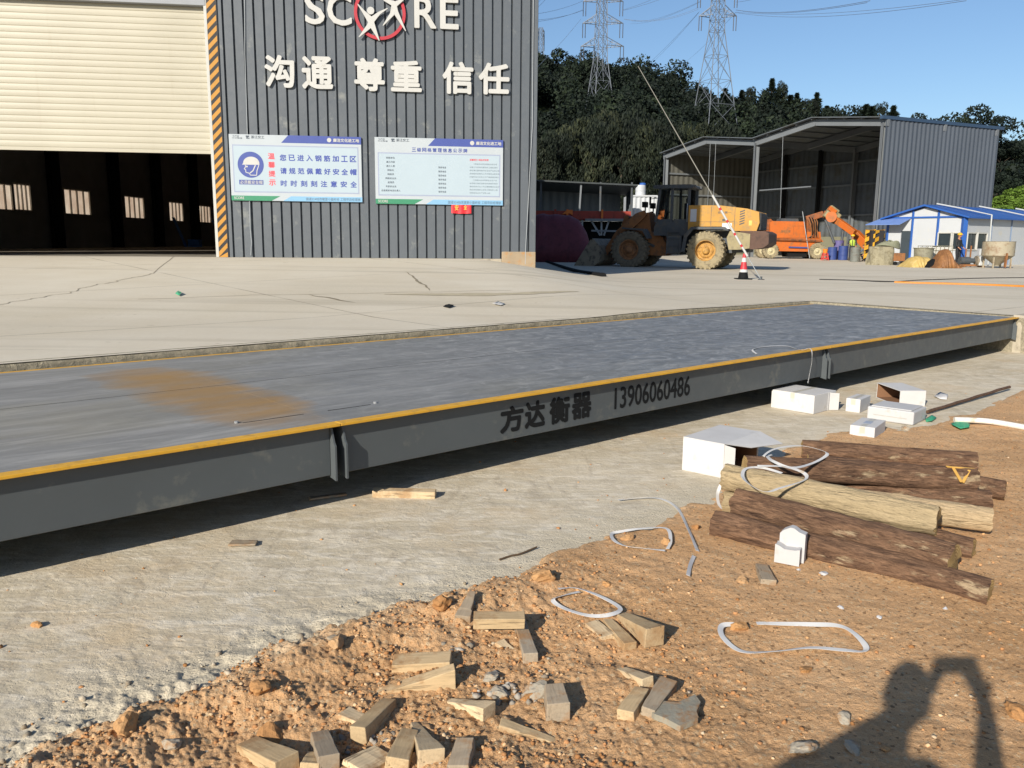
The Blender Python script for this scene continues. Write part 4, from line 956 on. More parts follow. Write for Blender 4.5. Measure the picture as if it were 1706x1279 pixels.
# ---- pylons
M_GALV = P('galvanised steel', lin('666c74'), 0.5, 0.15, 0.5)
M_INS = P('insulator brown', lin('3a3d45'), 0.4, 0.1)
def pylon(label, Y, base, levels, arms, name='pylon', r=0.10):
    """levels: (px centre, py, full width in px) from bottom to top; arms: (py, left px, right px, rise px)"""
    pts = []; k = F / Y
    for cx_, py, wpx in levels:
        c = AT(cx_, py, Y); pts.append((c, wpx / k / 2))
    rt = root(name, label, 'pylon', (pts[0][0].x, Y, pts[0][0].z)); g = MB(); b = MB(); rotk = 0.35
    def corner(c, hw, i):
        a = math.pi / 4 + i * math.pi / 2 + rotk; q = hw * 1.25; return Vector((c.x + q * math.cos(a), c.y + q * math.sin(a), c.z))
    for (c0, h0), (c1, h1) in zip(pts[:-1], pts[1:]):
        n = max(1, int(round((c1.z - c0.z) / max(2.2, h0 * 1.7))))
        for i in range(n):
            f0, f1 = i / n, (i + 1) / n; ca_, cb = c0.lerp(c1, f0), c0.lerp(c1, f1); ha, hb = h0 + (h1 - h0) * f0, h0 + (h1 - h0) * f1
            for j in range(4):
                g.bar(corner(ca_, ha, j), corner(cb, hb, j), r * 1.4); b.bar(corner(ca_, ha, j), corner(cb, hb, j + 1), r * 0.7); b.bar(corner(ca_, ha, j + 1), corner(cb, hb, j), r * 0.7); b.bar(corner(cb, hb, j), corner(cb, hb, j + 1), r * 0.7)
    g.build('leg_frame', M_GALV, rt); b.build('bracing', M_GALV, rt)
    tips = []
    for py, l, r_, rise in arms:
        for e in (l, r_):
            g = MB(); tip = AT(e, py, Y); cx_ = np.interp(py, [q[1] for q in levels][::-1], [q[0] for q in levels][::-1]); hw = np.interp(py, [q[1] for q in levels][::-1], [q[2] for q in levels][::-1]) / k / 2
            c = AT(cx_, py, Y); sgn = 1 if e > cx_ else -1; up = Vector((0, 0, rise / k))
            for dy in (-hw, hw):
                a = c + Vector((sgn * hw, dy, 0)); g.bar(a, tip, r * 1.1); g.bar(a + up, tip, r * 1.1)
                for f in (0.33, 0.66): g.bar(a.lerp(tip, f), (a + up).lerp(tip, f), r * 0.6); g.bar(a.lerp(tip, f - 0.33), (a + up).lerp(tip, f), r * 0.6)
            am = g.build('cross_arm', M_GALV, rt); g = MB()
            for q in (0.0, 0.14):
                t = tip.lerp(c, q); g.cyl(t, t + Vector((0, 0, -22 / k)), r * 0.9, n=6)
            g.build('insulator', M_INS, am); tips.append(tip)
    return tips
ta = pylon('grey lattice power pylon with three pairs of arms on the hill at left', 186, None, [(998, 205, 44), (999, 172, 36), (1000, 100, 19), (1003, 0, 13.5), (1003, -70, 11)], [(77, 968, 1039, 12), (38.5, 971, 1038, 12), (2, 972, 1038, 12)])
tb = pylon('taller grey lattice power pylon with tapering legs nearer the middle', 182, None, [(1188, 225, 64), (1190, 176, 50), (1194, 52, 20), (1196.5, 0, 17), (1198, -80, 13)], [(26.5, 1165, 1227, 14), (-12, 1163, 1229, 14)])
pylon('faint far off pylon just beside the corner of the grey workshop', 520, None, [(901, 100, 9), (901, 46, 6)], [(60, 896, 907, 3), (52, 896, 907, 3)], r=0.16)
M_WIRE = P('power cable', lin('6a7484'), 0.5, 0.05)
for i, (a, b, Ya, Yb, sag) in enumerate((((1039, 31.20), (1164, 12.00), 186, 182, 1.20), ((1040, 32.00), (1165, 14.40), 186, 182, 1.20), ((1038, 16.00), (1145, -30), 186, 150, 0.40), ((1038, 17.20), (1170, -30), 186, 150, 0.40), ((968, 31.20), (884, 122), 186, 150, 0.40), ((971, 16.00), (884, 36.80), 186, 150, 0.40), ((972, 16.80), (884, 33.60), 186, 150, 0.40), ((971, 1.20), (884, 24.00), 186, 150, 0.40),
        ((1165, 19.20), (1058, 124), 182, 330, 0.80), ((1164, 20.80), (1070, 118), 182, 330, 0.80), ((1166, 3.20), (1050, 39.20), 182, 330, 1.20), ((1167, 1.60), (1052, 36.00), 182, 330, 1.20), ((1226, 16.00), (1450, 0.80), 182, 90, 0.80), ((1226, 16.40), (1445, 4.00), 182, 90, 0.80), ((1226, 20.00), (1720, -18), 182, 90, 1.20), ((1226, 20.80), (1610, 0.80), 182, 90, 1.20), ((1226, 3.20), (1330, -30), 182, 90, 0.40), ((884, 21.60), (925, -20), 130, 90, 0.20), ((884, 16.00), (915, -20), 130, 90, 0.20), ((1226, 20.00), (1135, 108), 182, 330, 0.80))):
    p0, p1 = AT(*a, Ya), AT(*b, Yb); g = MB(); g.tube([p0.lerp(p1, t / 16) + Vector((0, 0, -sag * 4 * (t / 16) * (1 - t / 16))) for t in range(17)], 0.028 if Ya > 150 else 0.016, 5)
    o = g.build('power_cable', M_WIRE); tag(o, 'thin power cable crossing the blue sky near the pylons', 'power cable', 'overhead power cables'); rebase(o, p0)

# ================================================================== OPEN SHED (twin gable portal frame) at right
WL, WR = Vector((13.10, 74.69, 0)), Vector((22.94, 53.0, 0)); wx = (WR - WL); WLEN = wx.length; wx.normalize(); wy = Vector((-wx.y, wx.x, 0))
shd = root('open_shed', 'large open fronted grey portal frame shed with a twin gabled roof', 'shed', (WL.x, WL.y, 0.55), math.atan2(wx.y, wx.x))
def S(x, y, z): q = WL + wx * x + wy * y; return Vector((q.x, q.y, z))
M_SHS = P('shed column grey', lin('6c7073'), 0.5, 0.15, 0.6); M_SHW = P('shed sheet', lin('50565e'), 0.5, 0.10, 0.4); M_SHI = P('shed dark sheet', lin('555b60'), 0.65, 0.2, 0.4, lin('4b4a42'), 0.3)
EZ, RZ, DEP = 9.384, 10.12, 10.55; roofx = [(-0.1, EZ), (WLEN * 0.25, RZ), (WLEN * 0.5, EZ), (WLEN * 0.75, RZ), (WLEN + 0.1, EZ)]
for x in (0.2, WLEN / 2, WLEN - 0.2):
    for y in (0.2, DEP - 0.3):
        g = MB()
        for o in (-0.2, 0.2): g.bar(S(x, y + o, 0.5), S(x, y + o, EZ - 0.25), 0.36, 0.02, roll=0)
        g.bar(S(x, y, 0.5), S(x, y, EZ - 0.25), 0.02, 0.40); col = g.build('column', M_SHS, shd)
        if y < 1 and x > WLEN / 2 + 1:
            q = MB(); q.bar(S(x, y - 0.05, 0.6), S(x, y - 0.05, 2.55), 0.80, 0.80); gd = q.build('column_guard', M_HAZ_K, col); q = MB()
            for i in range(4):
                z0 = 0.75 + i * 0.52
                for (o, ux) in ((S(x - 0.40, y - 0.452, 0), wx), (S(x - 0.402, y - 0.45 + 0.80, 0), -wy), (S(x + 0.402, y - 0.45, 0), wy)):
                    pl = [(0, z0), (0.80, z0 + 0.30), (0.80, min(z0 + 0.56, 2.55)), (0, min(z0 + 0.26, 2.55))]; q.prism(pl, o, ux, (0, 0, 1), ux.cross(Vector((0, 0, 1))), 0.003)
            q.build('stripe', M_YEL, gd)
for y in (0.2, DEP / 2, DEP - 0.3):
    for (x0, z0), (x1, z1) in zip(roofx[:-1], roofx[1:]):
        g = MB(); g.bar(S(x0, y, z0 - 0.28), S(x1, y, z1 - 0.28), 0.22, 0.42); g.build('rafter', M_SHS, shd)
for i in range(17):
    x = 0.3 + (WLEN - 0.6) * i / 16; z = np.interp(x, [q[0] for q in roofx], [q[1] for q in roofx]); g = MB(); g.bar(S(x, -0.15, z - 0.05), S(x, DEP, z - 0.05), 0.06, 0.10); g.build('purlin', M_SHS, shd)
g = MB()
for (x0, z0), (x1, z1) in zip(roofx[:-1], roofx[1:]):
    g.hexa([S(x0, -0.3, z0), S(x1, -0.3, z1), S(x1, DEP + 0.2, z1), S(x0, DEP + 0.2, z0), S(x0, -0.3, z0 + 0.06), S(x1, -0.3, z1 + 0.06), S(x1, DEP + 0.2, z1 + 0.06), S(x0, DEP + 0.2, z0 + 0.06)])
g.build('roof', M_SHI, shd)
g = MB(); g.bar(S(WLEN + 0.02, -0.35, EZ + 0.02), S(WLEN + 0.02, DEP + 0.3, EZ + 0.02), 0.22, 0.20); g.build('gutter', P('gutter blue grey', lin('33465c'), 0.5, 0.1), shd)
def wavy(L, p, a): return [(x, -a if (i // 2) % 2 else a) for i, x in enumerate(sorted([k * p for k in range(int(L / p))] + [k * p + p * 0.35 for k in range(int(L / p))]))]
g = MB(); g.sheet(wavy(DEP + 0.1, 0.19, 0.022), S(WLEN + 0.05, 0, 0), wy, wx, 2.0, EZ - 0.02); g.build('side_wall', M_SHW, shd)
g = MB(); g.sheet(wavy(WLEN, 0.30, 0.022), S(0, DEP, 0), wx, -wy, 2.2, lambda x: np.interp(x, [q[0] for q in roofx], [q[1] for q in roofx]) - 0.05); g.build('back_wall', M_SHI, shd)
g = MB(); g.sheet(wavy(DEP, 0.28, 0.02), S(0.0, 0.4, 0), wy, wx, 2.0, EZ - 0.02); g.build('end_wall', P('pale end sheet', lin('57564f'), 0.6, 0.15, 0.5), shd)
g = MB(); g.bar(S(0, DEP - 0.1, 1.4), S(WLEN, DEP - 0.1, 1.4), 0.25, 1.75); g.bar(S(0.05, 0.4, 1.3), S(0.05, DEP, 1.3), 0.22, 1.6); g.bar(S(WLEN + 0.03, 0.5, 1.2), S(WLEN + 0.03, DEP, 1.2), 0.25, 1.6); g.build('dwarf_wall', P('dwarf wall plaster', lin('74725f'), 0.85, 0.2, 0.6), shd)
for x in (4.1, 8.2, 14.5, 16.6, 20.6):
    g = MB(); g.bar(S(x, DEP - 0.35, 0.6), S(x, DEP - 0.35, EZ), 0.35, 0.3); g.build('wind_post', M_BLK, shd)
for z in (4.0, 6.4, 8.2):
    g = MB(); g.bar(S(0.1, DEP - 0.14, z), S(WLEN, DEP - 0.14, z), 0.08, 0.14); g.build('girt', M_SHS, shd)
    g = MB(); g.bar(S(0.12, 0.4, z - 0.5), S(0.12, DEP, z - 0.5), 0.08, 0.14); g.build('girt', M_SHS, shd)
for a, b in ((WLEN * .5, WLEN * .5 + 0.0), (WLEN * .62, WLEN * .63), (WLEN * .27, WLEN * .27), (WLEN * .3, WLEN * .3)):
    g = MB(); g.tube([S(a, 0.1, np.interp(a, [q[0] for q in roofx], [q[1] for q in roofx]) - 0.4), S(b, 0.15, 2.0)], 0.012, 5); g.build('hanging_cable', M_CABLE, shd)
g = MB(); g.bar(S(WLEN * .52, 0.3, 5.6), S(WLEN * .74, 0.3, 5.6), 0.06, 0.08); g.build('tie_bar', M_SHS, shd)

# ================================================================== PREFAB OFFICE
OR_, OL = Vector((24.75, 46.0, 0)), Vector((22.2, 49.7, 0)); ox = (OR_ - OL); OLEN = ox.length; ox.normalize(); oy = Vector((-ox.y, ox.x, 0))
off = root('site_office', 'low white panel site office with bright blue frame and gabled blue roof', 'office', (OL.x, OL.y, 0.5), math.atan2(ox.y, ox.x))
def Q(x, y, z): q = OL + ox * x + oy * y; return Vector((q.x, q.y, z))
M_OW = P('office white panel', lin('b0b3b5'), 0.5, 0.05, 0.8, lin('b9b6aa'), 0.15); M_OB = P('office blue', lin('2a569c'), 0.5, 0.12, 1.0); M_DK = P('dark opening', lin('262a2c'), 0.5, 0.2)
oe, org, od = 3.21, 3.80, 15.0; og = 0.5; rz = lambda x: oe + (org - oe) * (1 - abs(x - OLEN / 2) / (OLEN / 2))
def opanel(x0, x1, z0, z1, side=0):
    if side == 0: g.hexa([Q(x0, 0, z0), Q(x1, 0, z0), Q(x1, 0.07, z0), Q(x0, 0.07, z0), Q(x0, 0, z1), Q(x1, 0, z1), Q(x1, 0.07, z1), Q(x0, 0.07, z1)])
    else: g.hexa([Q(OLEN - 0.07, x0, z0), Q(OLEN, x0, z0), Q(OLEN, x1, z0), Q(OLEN - 0.07, x1, z0), Q(OLEN - 0.07, x0, z1), Q(OLEN, x0, z1), Q(OLEN, x1, z1), Q(OLEN - 0.07, x1, z1)])
b1, b2 = OLEN / 3, 2 * OLEN / 3
g = MB(); opanel(0.06, 0.85, og, oe - 0.05); opanel(0.85, b1 - 0.04, 2.45, oe - 0.05); opanel(b1 + 0.04, b2 - 0.04, og, oe - 0.05); opanel(b2 + 0.04, OLEN - 0.1, 2.35, oe - 0.05); opanel(b2 + 0.04, OLEN - 0.1, og, 1.40); g.build('gable_wall', M_OW, off)
for x0, x1 in ((0.1, b1 - 0.04), (b1 + 0.04, b2 - 0.04), (b2 + 0.04, OLEN - 0.1)):
    g = MB(); xm = [x0, x1] if not x0 < OLEN / 2 < x1 else [x0, OLEN / 2, x1]
    poly = [(x0, oe + 0.04), (x1, oe + 0.04)] + [(x, max(rz(x) - 0.04, oe + 0.06)) for x in xm[::-1]]; g.prism(poly, Q(0, 0.07, 0), ox, (0, 0, 1), -oy, 0.07); g.build('gable_panel', M_OW, off)
cells = [(0.1, 2.9), (2.98, 5.2), (5.28, 7.5), (7.58, 9.8), (9.88, 12.1), (12.18, 14.9)]
g = MB()
for i, (a, b) in enumerate(cells):
    if i in (0, 4): opanel(a, b, og, 1.40, 1); opanel(a, b, 2.35, oe - 0.05, 1); opanel(a, a + 0.25, 1.40, 2.35, 1); opanel(b - 0.4, b, 1.40, 2.35, 1)
    else: opanel(a, b, og, oe - 0.05, 1)
g.build('long_wall', M_OW, off)
g = MB(); g.hexa([Q(0, 0.1, og), Q(0.07, 0.1, og), Q(0.07, od, og), Q(0, od, og), Q(0, 0.1, oe), Q(0.07, 0.1, oe), Q(0.07, od, oe), Q(0, od, oe)]); g.build('long_wall', M_OW, off)
g = MB(); g.hexa([Q(0.1, 0.9, og), Q(OLEN - 0.1, 0.9, og), Q(OLEN - 0.1, 0.95, og), Q(0.1, 0.95, og), Q(0.1, 0.9, oe), Q(OLEN - 0.1, 0.9, oe), Q(OLEN - 0.1, 0.95, oe), Q(0.1, 0.95, oe)]); g.build('inner_wall', M_DK, off)
for x in (0.0, b1, b2, OLEN):
    g = MB(); wv = 0.05 if x < OLEN else 0.12; g.bar(Q(x if x < OLEN else x - 0.02, -0.012, og), Q(x if x < OLEN else x - 0.02, -0.012, rz(x)), wv * 2, wv * 2); g.build('post', M_OB, off)
for y in (2.94, 5.24, 7.54, 9.84, 12.14):
    g = MB(); g.bar(Q(OLEN + 0.01, y, og), Q(OLEN + 0.01, y, oe), 0.07); g.build('post', P('office grey post', lin('6d7d93'), 0.5, 0.1), off)
g = MB(); g.bar(Q(0, -0.02, oe), Q(OLEN, -0.02, oe), 0.08, 0.09); g.build('beam', M_OB, off)
g = MB(); g.bar(Q(OLEN + 0.02, 0, oe - 0.02), Q(OLEN + 0.02, od, oe - 0.02), 0.09, 0.12); g.build('beam', M_OB, off)
g = MB()
for xa, xb in ((-0.35, OLEN / 2), (OLEN + 0.35, OLEN / 2)):
    za = oe - 0.10; zb = org + 0.03; pts = [Q(xa, -0.3, za), Q(xb, -0.3, zb), Q(xb, od, zb), Q(xa, od, za)]; up = Vector((0, 0, 0.09))
    if xa > xb: pts = [pts[1], pts[0], pts[3], pts[2]]
    g.hexa(pts + [p + up for p in pts])
g.build('roof', M_OB, off)
g = MB(); pts = [Q(-0.9, -0.9, oe - 0.42), Q(b1 - 0.25, -0.9, oe - 0.42), Q(b1 - 0.1, 0.0, oe - 0.05), Q(-0.5, 0.0, oe - 0.05)]; g.hexa(pts + [p + Vector((0, 0, 0.03)) for p in pts]); g.build('awning', P('awning blue', lin('6a84b8'), 0.45, 0.15), off)
for (x0, x1, sd_) in ((b2 + 0.06, b2 + 0.82, 0), (b2 + 0.90, OLEN - 0.16, 0), (0.35, 1.35, 1), (1.45, 2.5, 1)):
    fr = MB(); z0, z1 = 1.41, 2.34; T_ = (lambda x, y, z: Q(x, y, z)) if sd_ == 0 else (lambda x, y, z: Q(OLEN - y, x, z))
    for (a, b) in (((x0, z0), (x1, z0)), ((x0, z1), (x1, z1)), ((x0, z0), (x0, z1)), ((x1, z0), (x1, z1))): fr.bar(T_(a[0], -0.012, a[1]), T_(b[0], -0.012, b[1]), 0.07)
    wf = fr.build('window', M_LIGHTFRAME, off); g = MB(); g.quad(T_(x0, 0.03, z0), T_(x1, 0.03, z0), T_(x1, 0.03, z1), T_(x0, 0.03, z1)); g.build('pane', P('office glass', lin('30383c'), 0.08, 0.1, 1, spec=0.6), wf)
g = MB(); g.hexa([Q(0.88, 0.03, og), Q(b1 - 0.06, 0.03, og), Q(b1 - 0.06, 0.07, og), Q(0.88, 0.07, og), Q(0.88, 0.03, 2.44), Q(b1 - 0.06, 0.03, 2.44), Q(b1 - 0.06, 0.07, 2.44), Q(0.88, 0.07, 2.44)]); g.build('door', P('office dark door', lin('3b4348'), 0.4, 0.15), off)
for y in (1.6, 6.4, 11.0):
    g = MB(); g.tube([Q(OLEN / 2, y - 0.6, org + 0.2), Q(OLEN * .75, y, rz(OLEN * .75) + 0.22), Q(OLEN + 0.45, y + 0.3, oe + 0.12), Q(OLEN + 0.5, y + 0.35, 0.6)], 0.045, 8); g.build('tie_down_pipe', P('pipe grey', lin('a3a6a5'), 0.5, 0.1), off, smooth=40)

# ================================================================== FOREGROUND: logs, boxes, wedges, straps
M_BK1 = m_bark('dark bark', lin('43322a'), lin('82654f'), 0.9, 0.60, lin('b59f80')); M_BK2 = m_bark('peeled pale log', lin('6d5d48'), lin('9d8b6c'), 0.95, 0.36, lin('b7a380'))
M_BK3 = m_bark('smooth beige log', lin('927b5c'), lin('b59c76'), 0.95, 0.25, lin('c4ac88')); M_END = m_endgrain()
def log(px0, px1, z0, z1, r, mat, label, seed, taper=0.92, bend=0.02, stub=False):
    p0, p1 = GP(*px0, z0), GP(*px1, z1); L = (p1 - p0).length; rs_ = np.random.RandomState(seed); n, k = 40, 44; vs = []; fs = []
    for i in range(k + 1):
        t = i / k; x = (t - 0.5) * L; cy_ = bend * math.sin(t * math.pi) * (rs_.rand() * 0 + 1) + 0.008 * math.sin(t * 9 + seed); rr = r * (1 - (1 - taper) * t)
        for j in range(n):
            a = 2 * math.pi * j / n; ca_, sa_ = math.cos(a), math.sin(a)
            nz = (float(fbm(np.array(x * 2.5 + 40), np.array(ca_ * 1.3 + sa_ * 2.1 + 7), 3, seed)) - 0.5) * 0.22 + (float(vn(np.array(x * 9 + 10), np.array(j * 0.9), seed + 3)) - 0.5) * 0.11 + (float(vn(np.array(x * 3), np.array(j * 0.7 + 50), seed + 5)) - 0.5) * 0.08
            q = rr * (1 + nz); xx = x + (0.018 * (vn(np.array(j * 0.5), np.array(seed * 1.0), 2) - 0.5) if i in (0, k) else 0)
            vs.append((float(xx), cy_ + q * ca_, q * sa_))
    for i in range(k):
        for j in range(n): fs.append((i * n + j, (i + 1) * n + j, (i + 1) * n + (j + 1) % n, i * n + (j + 1) % n))
    g = MB(); g.add(vs, fs, 0); c0 = len(g.v); g.add([(-0.5 * L, 0, 0)] + vs[:n], [(0, 1 + (j + 1) % n, 1 + j) for j in range(n)][::-1], 1); g.add([(0.5 * L, bend * 0, 0)] + vs[-n:], [(0, 1 + j, 1 + (j + 1) % n) for j in range(n)], 1)
    o = g.build('log', [mat, M_END], smooth=60)
    d = (p1 - p0).normalized(); y = Vector((0, 0, 1)).cross(d).normalized(); z = d.cross(y); m = Matrix((d, y, z)).transposed().to_4x4(); m.translation = (p0 + p1) / 2; o.matrix_world = m
    return tag(o, label, 'log', 'wooden logs piled on the soil')
log((1336, 749), (1626, 771), 0.085, 0.085, 0.075, M_BK1, 'dark barked log at the back of the pile nearest the white foam boxes', 1, 1.0)
log((1345, 772), (1600, 800), 0.08, 0.08, 0.07, M_BK1, 'dark log wedged low behind the one with the yellow notch', 2)
log((1240, 778), (1622, 799), 0.235, 0.20, 0.075, M_BK1, 'dark barked log with a raw yellow notch cut in its right end', 3, 1.0)
log((1208, 793), (1562, 868), 0.23, 0.19, 0.082, M_BK2, 'pale straw coloured peeled log lying on top of the pile', 4, 0.95, 0.0)
log((1330, 806), (1650, 836), 0.09, 0.09, 0.072, M_BK1, 'dark rough log under the notched one with a ragged right end', 5)
log((1350, 824), (1651, 866), 0.15, 0.13, 0.070, M_BK3, 'smooth beige stripped log poking out at the right of the pile', 6, 1.0, 0.0)
log((1226, 836), (1590, 935), 0.16, 0.14, 0.078, M_BK1, 'thick dark barked log leaning just behind the front one', 7, 1.05)
log((1190, 873), (1650, 988), 0.075, 0.06, 0.076, M_BK1, 'longest dark log at the front of the pile with a stripped grey patch', 8, 0.88, 0.03)
log((1560, 800), (1675, 816), 0.09, 0.09, 0.066, M_BK1, 'short dark stub sticking out at the right with a pale sawn end', 9)
log((1500, 890), (1622, 916), 0.07, 0.07, 0.062, M_BK1, 'shaded thin log end low at the right under the beige log', 10)
log((1205, 836), (1330, 850), 0.07, 0.07, 0.070, M_BK2, 'pale log end tucked low at the left under the straw coloured log', 11)
g = MB(); p = [GP(1580, 774, 0.275), GP(1620, 777, 0.275), GP(1614, 782, 0.283), GP(1600, 806, 0.2)]
# strip of fresh wood where the notch was cut
for a, b, w_ in ((GP(1577, 777, 0.285), GP(1624, 781, 0.268), 0.022), (GP(1588, 779, 0.28), GP(1602, 803, 0.215), 0.018), (GP(1604, 804, 0.205), GP(1615, 783, 0.27), 0.018)): g.bar(a, b, w_, 0.008)
o = g.build('wood_splinter', P('fresh yellow wood', lin('c79a4c'), 0.8, 0.25, 9), bevel=0.002); tag(o, 'raw yellow strip of split wood on the notched log end', 'splinter'); rebase(o, p[0])

M_CART = m_white('white carton', lin('c3c1be'), lin('a59c8b')); M_FOAM = m_white('white foam', lin('b6b5b4'), lin('9c917c')); M_BROWN = P('bare brown cardboard', lin('7b5a41'), 0.85, 0.15, 3)
def cframe(c, a, b, z=0.0):
    C_, A_, B_ = GP(*c, z), GP(*a, z), GP(*b, z); x = (B_ - C_); y0 = (A_ - C_); y = Vector((-x.y, x.x, 0)).normalized(); L = x.length; W_ = y0.length
    # split the skew between both measured sides
    x = x.normalized(); return C_, math.atan2(x.y, x.x), L, max(W_ * 0.9, y0.dot(y))
def carton(label, c, a, b, h, open_side=None, cat='carton', mat=None, seams=True, rnd=0.004, z=0.0, flaps=()):
    C_, rz_, L, W_ = cframe(c, a, b, z); rt = root('carton', label, cat, C_, rz_); mat = mat or M_CART; t = 0.006
    if open_side is None:
        g = MB(); g.bx(0, L, 0, W_, 0.0, h); g.build('body', mat, rt, world=False, bevel=rnd, seg=2)
    else:
        g = MB(); g.bx(0, L, 0, W_, 0, t); g.bx(0, L, 0, W_, h - t, h)
        if open_side != 'x0': g.bx(0, t, 0, W_, t, h - t)
        if open_side != 'x1': g.bx(L - t, L, 0, W_, t, h - t)
        if open_side != 'y0': g.bx(t, L - t, 0, t, t, h - t)
        g.bx(t, L - t, W_ - t, W_, t, h - t); g.build('body', mat, rt, world=False, bevel=0.0015)
        q = MB(); e = t + 0.002; q.bx(e, L - e, W_ - e - 0.001, W_ - e, e, h - e); q.bx(e, L - e, e + 0.002, W_ - e - 0.002, e, e + 0.001); q.bx(e, L - e, e + 0.002, W_ - e - 0.002, h - e - 0.001, h - e)
        if open_side != 'x1': q.bx(L - e - 0.001, L - e, e, W_ - e, e + 0.002, h - e - 0.002)
        if open_side != 'x0': q.bx(e, e + 0.001, e, W_ - e, e + 0.002, h - e - 0.002)
        q.build('lining', M_BROWN, rt, world=False)
    for pts, nm in flaps:
        g = MB(); g.quad(*[Vector(p) for p in pts]); g.build(nm, mat, rt, world=False, solid=0.005)
    if seams and open_side is None:
        g = MB(); g.bx(0.004, L - 0.004, W_ / 2 - 0.022, W_ / 2 + 0.022, h + 0.0004, h + 0.0012); g.bx(-0.0012, -0.0004, W_ / 2 - 0.022, W_ / 2 + 0.022, h - 0.06, h - 0.004); g.build('tape', P('carton tape', lin('b5b0a2'), 0.35, 0.1), rt, world=False)
    return rt, L, W_
# the near carton, lying on its side with a bent flap hanging out to the right
C_, rz_, L, W_ = cframe((1204, 797), (1145, 779), (1262, 772)); h = 0.25
carton('white carton lying on its side with a bent open flap beside the logs', (1204, 797), (1145, 779), (1262, 772), h, 'y0', flaps=(([(0.0, -0.002, h), (L * 0.40, -0.10, h - 0.05), (L + 0.04, -0.17, h - 0.075), (L, -0.002, h)], 'flap'), ([(0.002, -0.002, 0.004), (0.05, -0.06, 0.006), (0.05, -0.06, h - 0.03), (0.002, -0.002, h - 0.006)], 'flap')))
C_, rz_, L, W_ = cframe((1355, 690), (1297, 675), (1391, 686)); 
carton('largest closed white carton standing under the deck edge', (1355, 690), (1297, 675), (1391, 680), 0.185, flaps=(([(L, 0, 0), (L + 0.03, 0.0, 0), (L + 0.03, 0.0, 0.17), (L, 0, 0.182)], 'flap'), ([(L + 0.002, 0.02, 0), (L + 0.11, -0.06, 0), (L + 0.11, -0.06, 0.17), (L + 0.002, 0.02, 0.182)], 'flap')))
carton('small white carton with a raised end flap between two larger boxes', (1432, 688), (1408, 685), (1449, 680), 0.135, flaps=())
carton('white carton lying open on its side showing its brown inside', (1497, 677), (1443, 662), (1541, 677), 0.165, 'x0')
C_, rz_, L, W_ = cframe((1521, 709), (1445, 697), (1542, 699)); rt, L, W_ = carton('long white foam tray with a moulded ridge along its lid', (1521, 709), (1445, 697), (1542, 699), 0.125, None, 'foam box', M_FOAM, False, 0.012)
g = MB(); g.bx(0.02, L - 0.02, 0.03, W_ - 0.03, 0.125, 0.136); g.build('lid_ridge', M_FOAM, rt, world=False, bevel=0.005, seg=2)
g = MB(); g.bx(-0.0015, -0.0002, 0.06, W_ - 0.06, 0.05, 0.058); g.build('slot', P('foam slot', lin('a7a49c'), 0.8), rt, world=False)
rt, L, W_ = carton('small square white box standing alone between the foam tray and the logs', (1456, 735), (1412, 731), (1474, 721), 0.115, None, 'box', M_CART, True, 0.005)
g = MB(); g.bx(L * 0.35, L * 0.65, W_ * 0.35, W_ * 0.65, 0.1155, 0.117); g.build('printed_patch', P('grey print', lin('9aa2b0'), 0.6, 0.1), rt, world=False)
# moulded foam corner piece on the front log
C_, rz_, L, W_ = cframe((1331, 944), (1288, 938), (1343, 925), 0.03); rt = root('foam_corner', 'chipped white foam packing corner standing in front of the logs', 'foam block', C_, rz_)
g = MB(); g.prism([(0, 0), (W_, 0), (W_, 0.098), (W_ * 0.80, 0.090), (W_ * 0.62, 0.078), (W_ * 0.2, 0.080), (0, 0.088)], (0, 0, 0), (0, 1, 0), (0, 0, 1), (1, 0, 0), 0.055); g.build('front_block', M_FOAM, rt, world=False, bevel=0.008, seg=2)
g = MB(); g.prism([(-0.012, 0), (W_ * 0.93, 0), (W_ * 0.93, 0.140), (W_ * 0.80, 0.158), (W_ * 0.52, 0.178), (W_ * 0.36, 0.176), (W_ * 0.15, 0.160), (-0.012, 0.152)], (0.0555, 0, 0), (0, 1, 0), (0, 0, 1), (1, 0, 0), 0.05); g.build('back_block', M_FOAM, rt, world=False, bevel=0.003, seg=2)

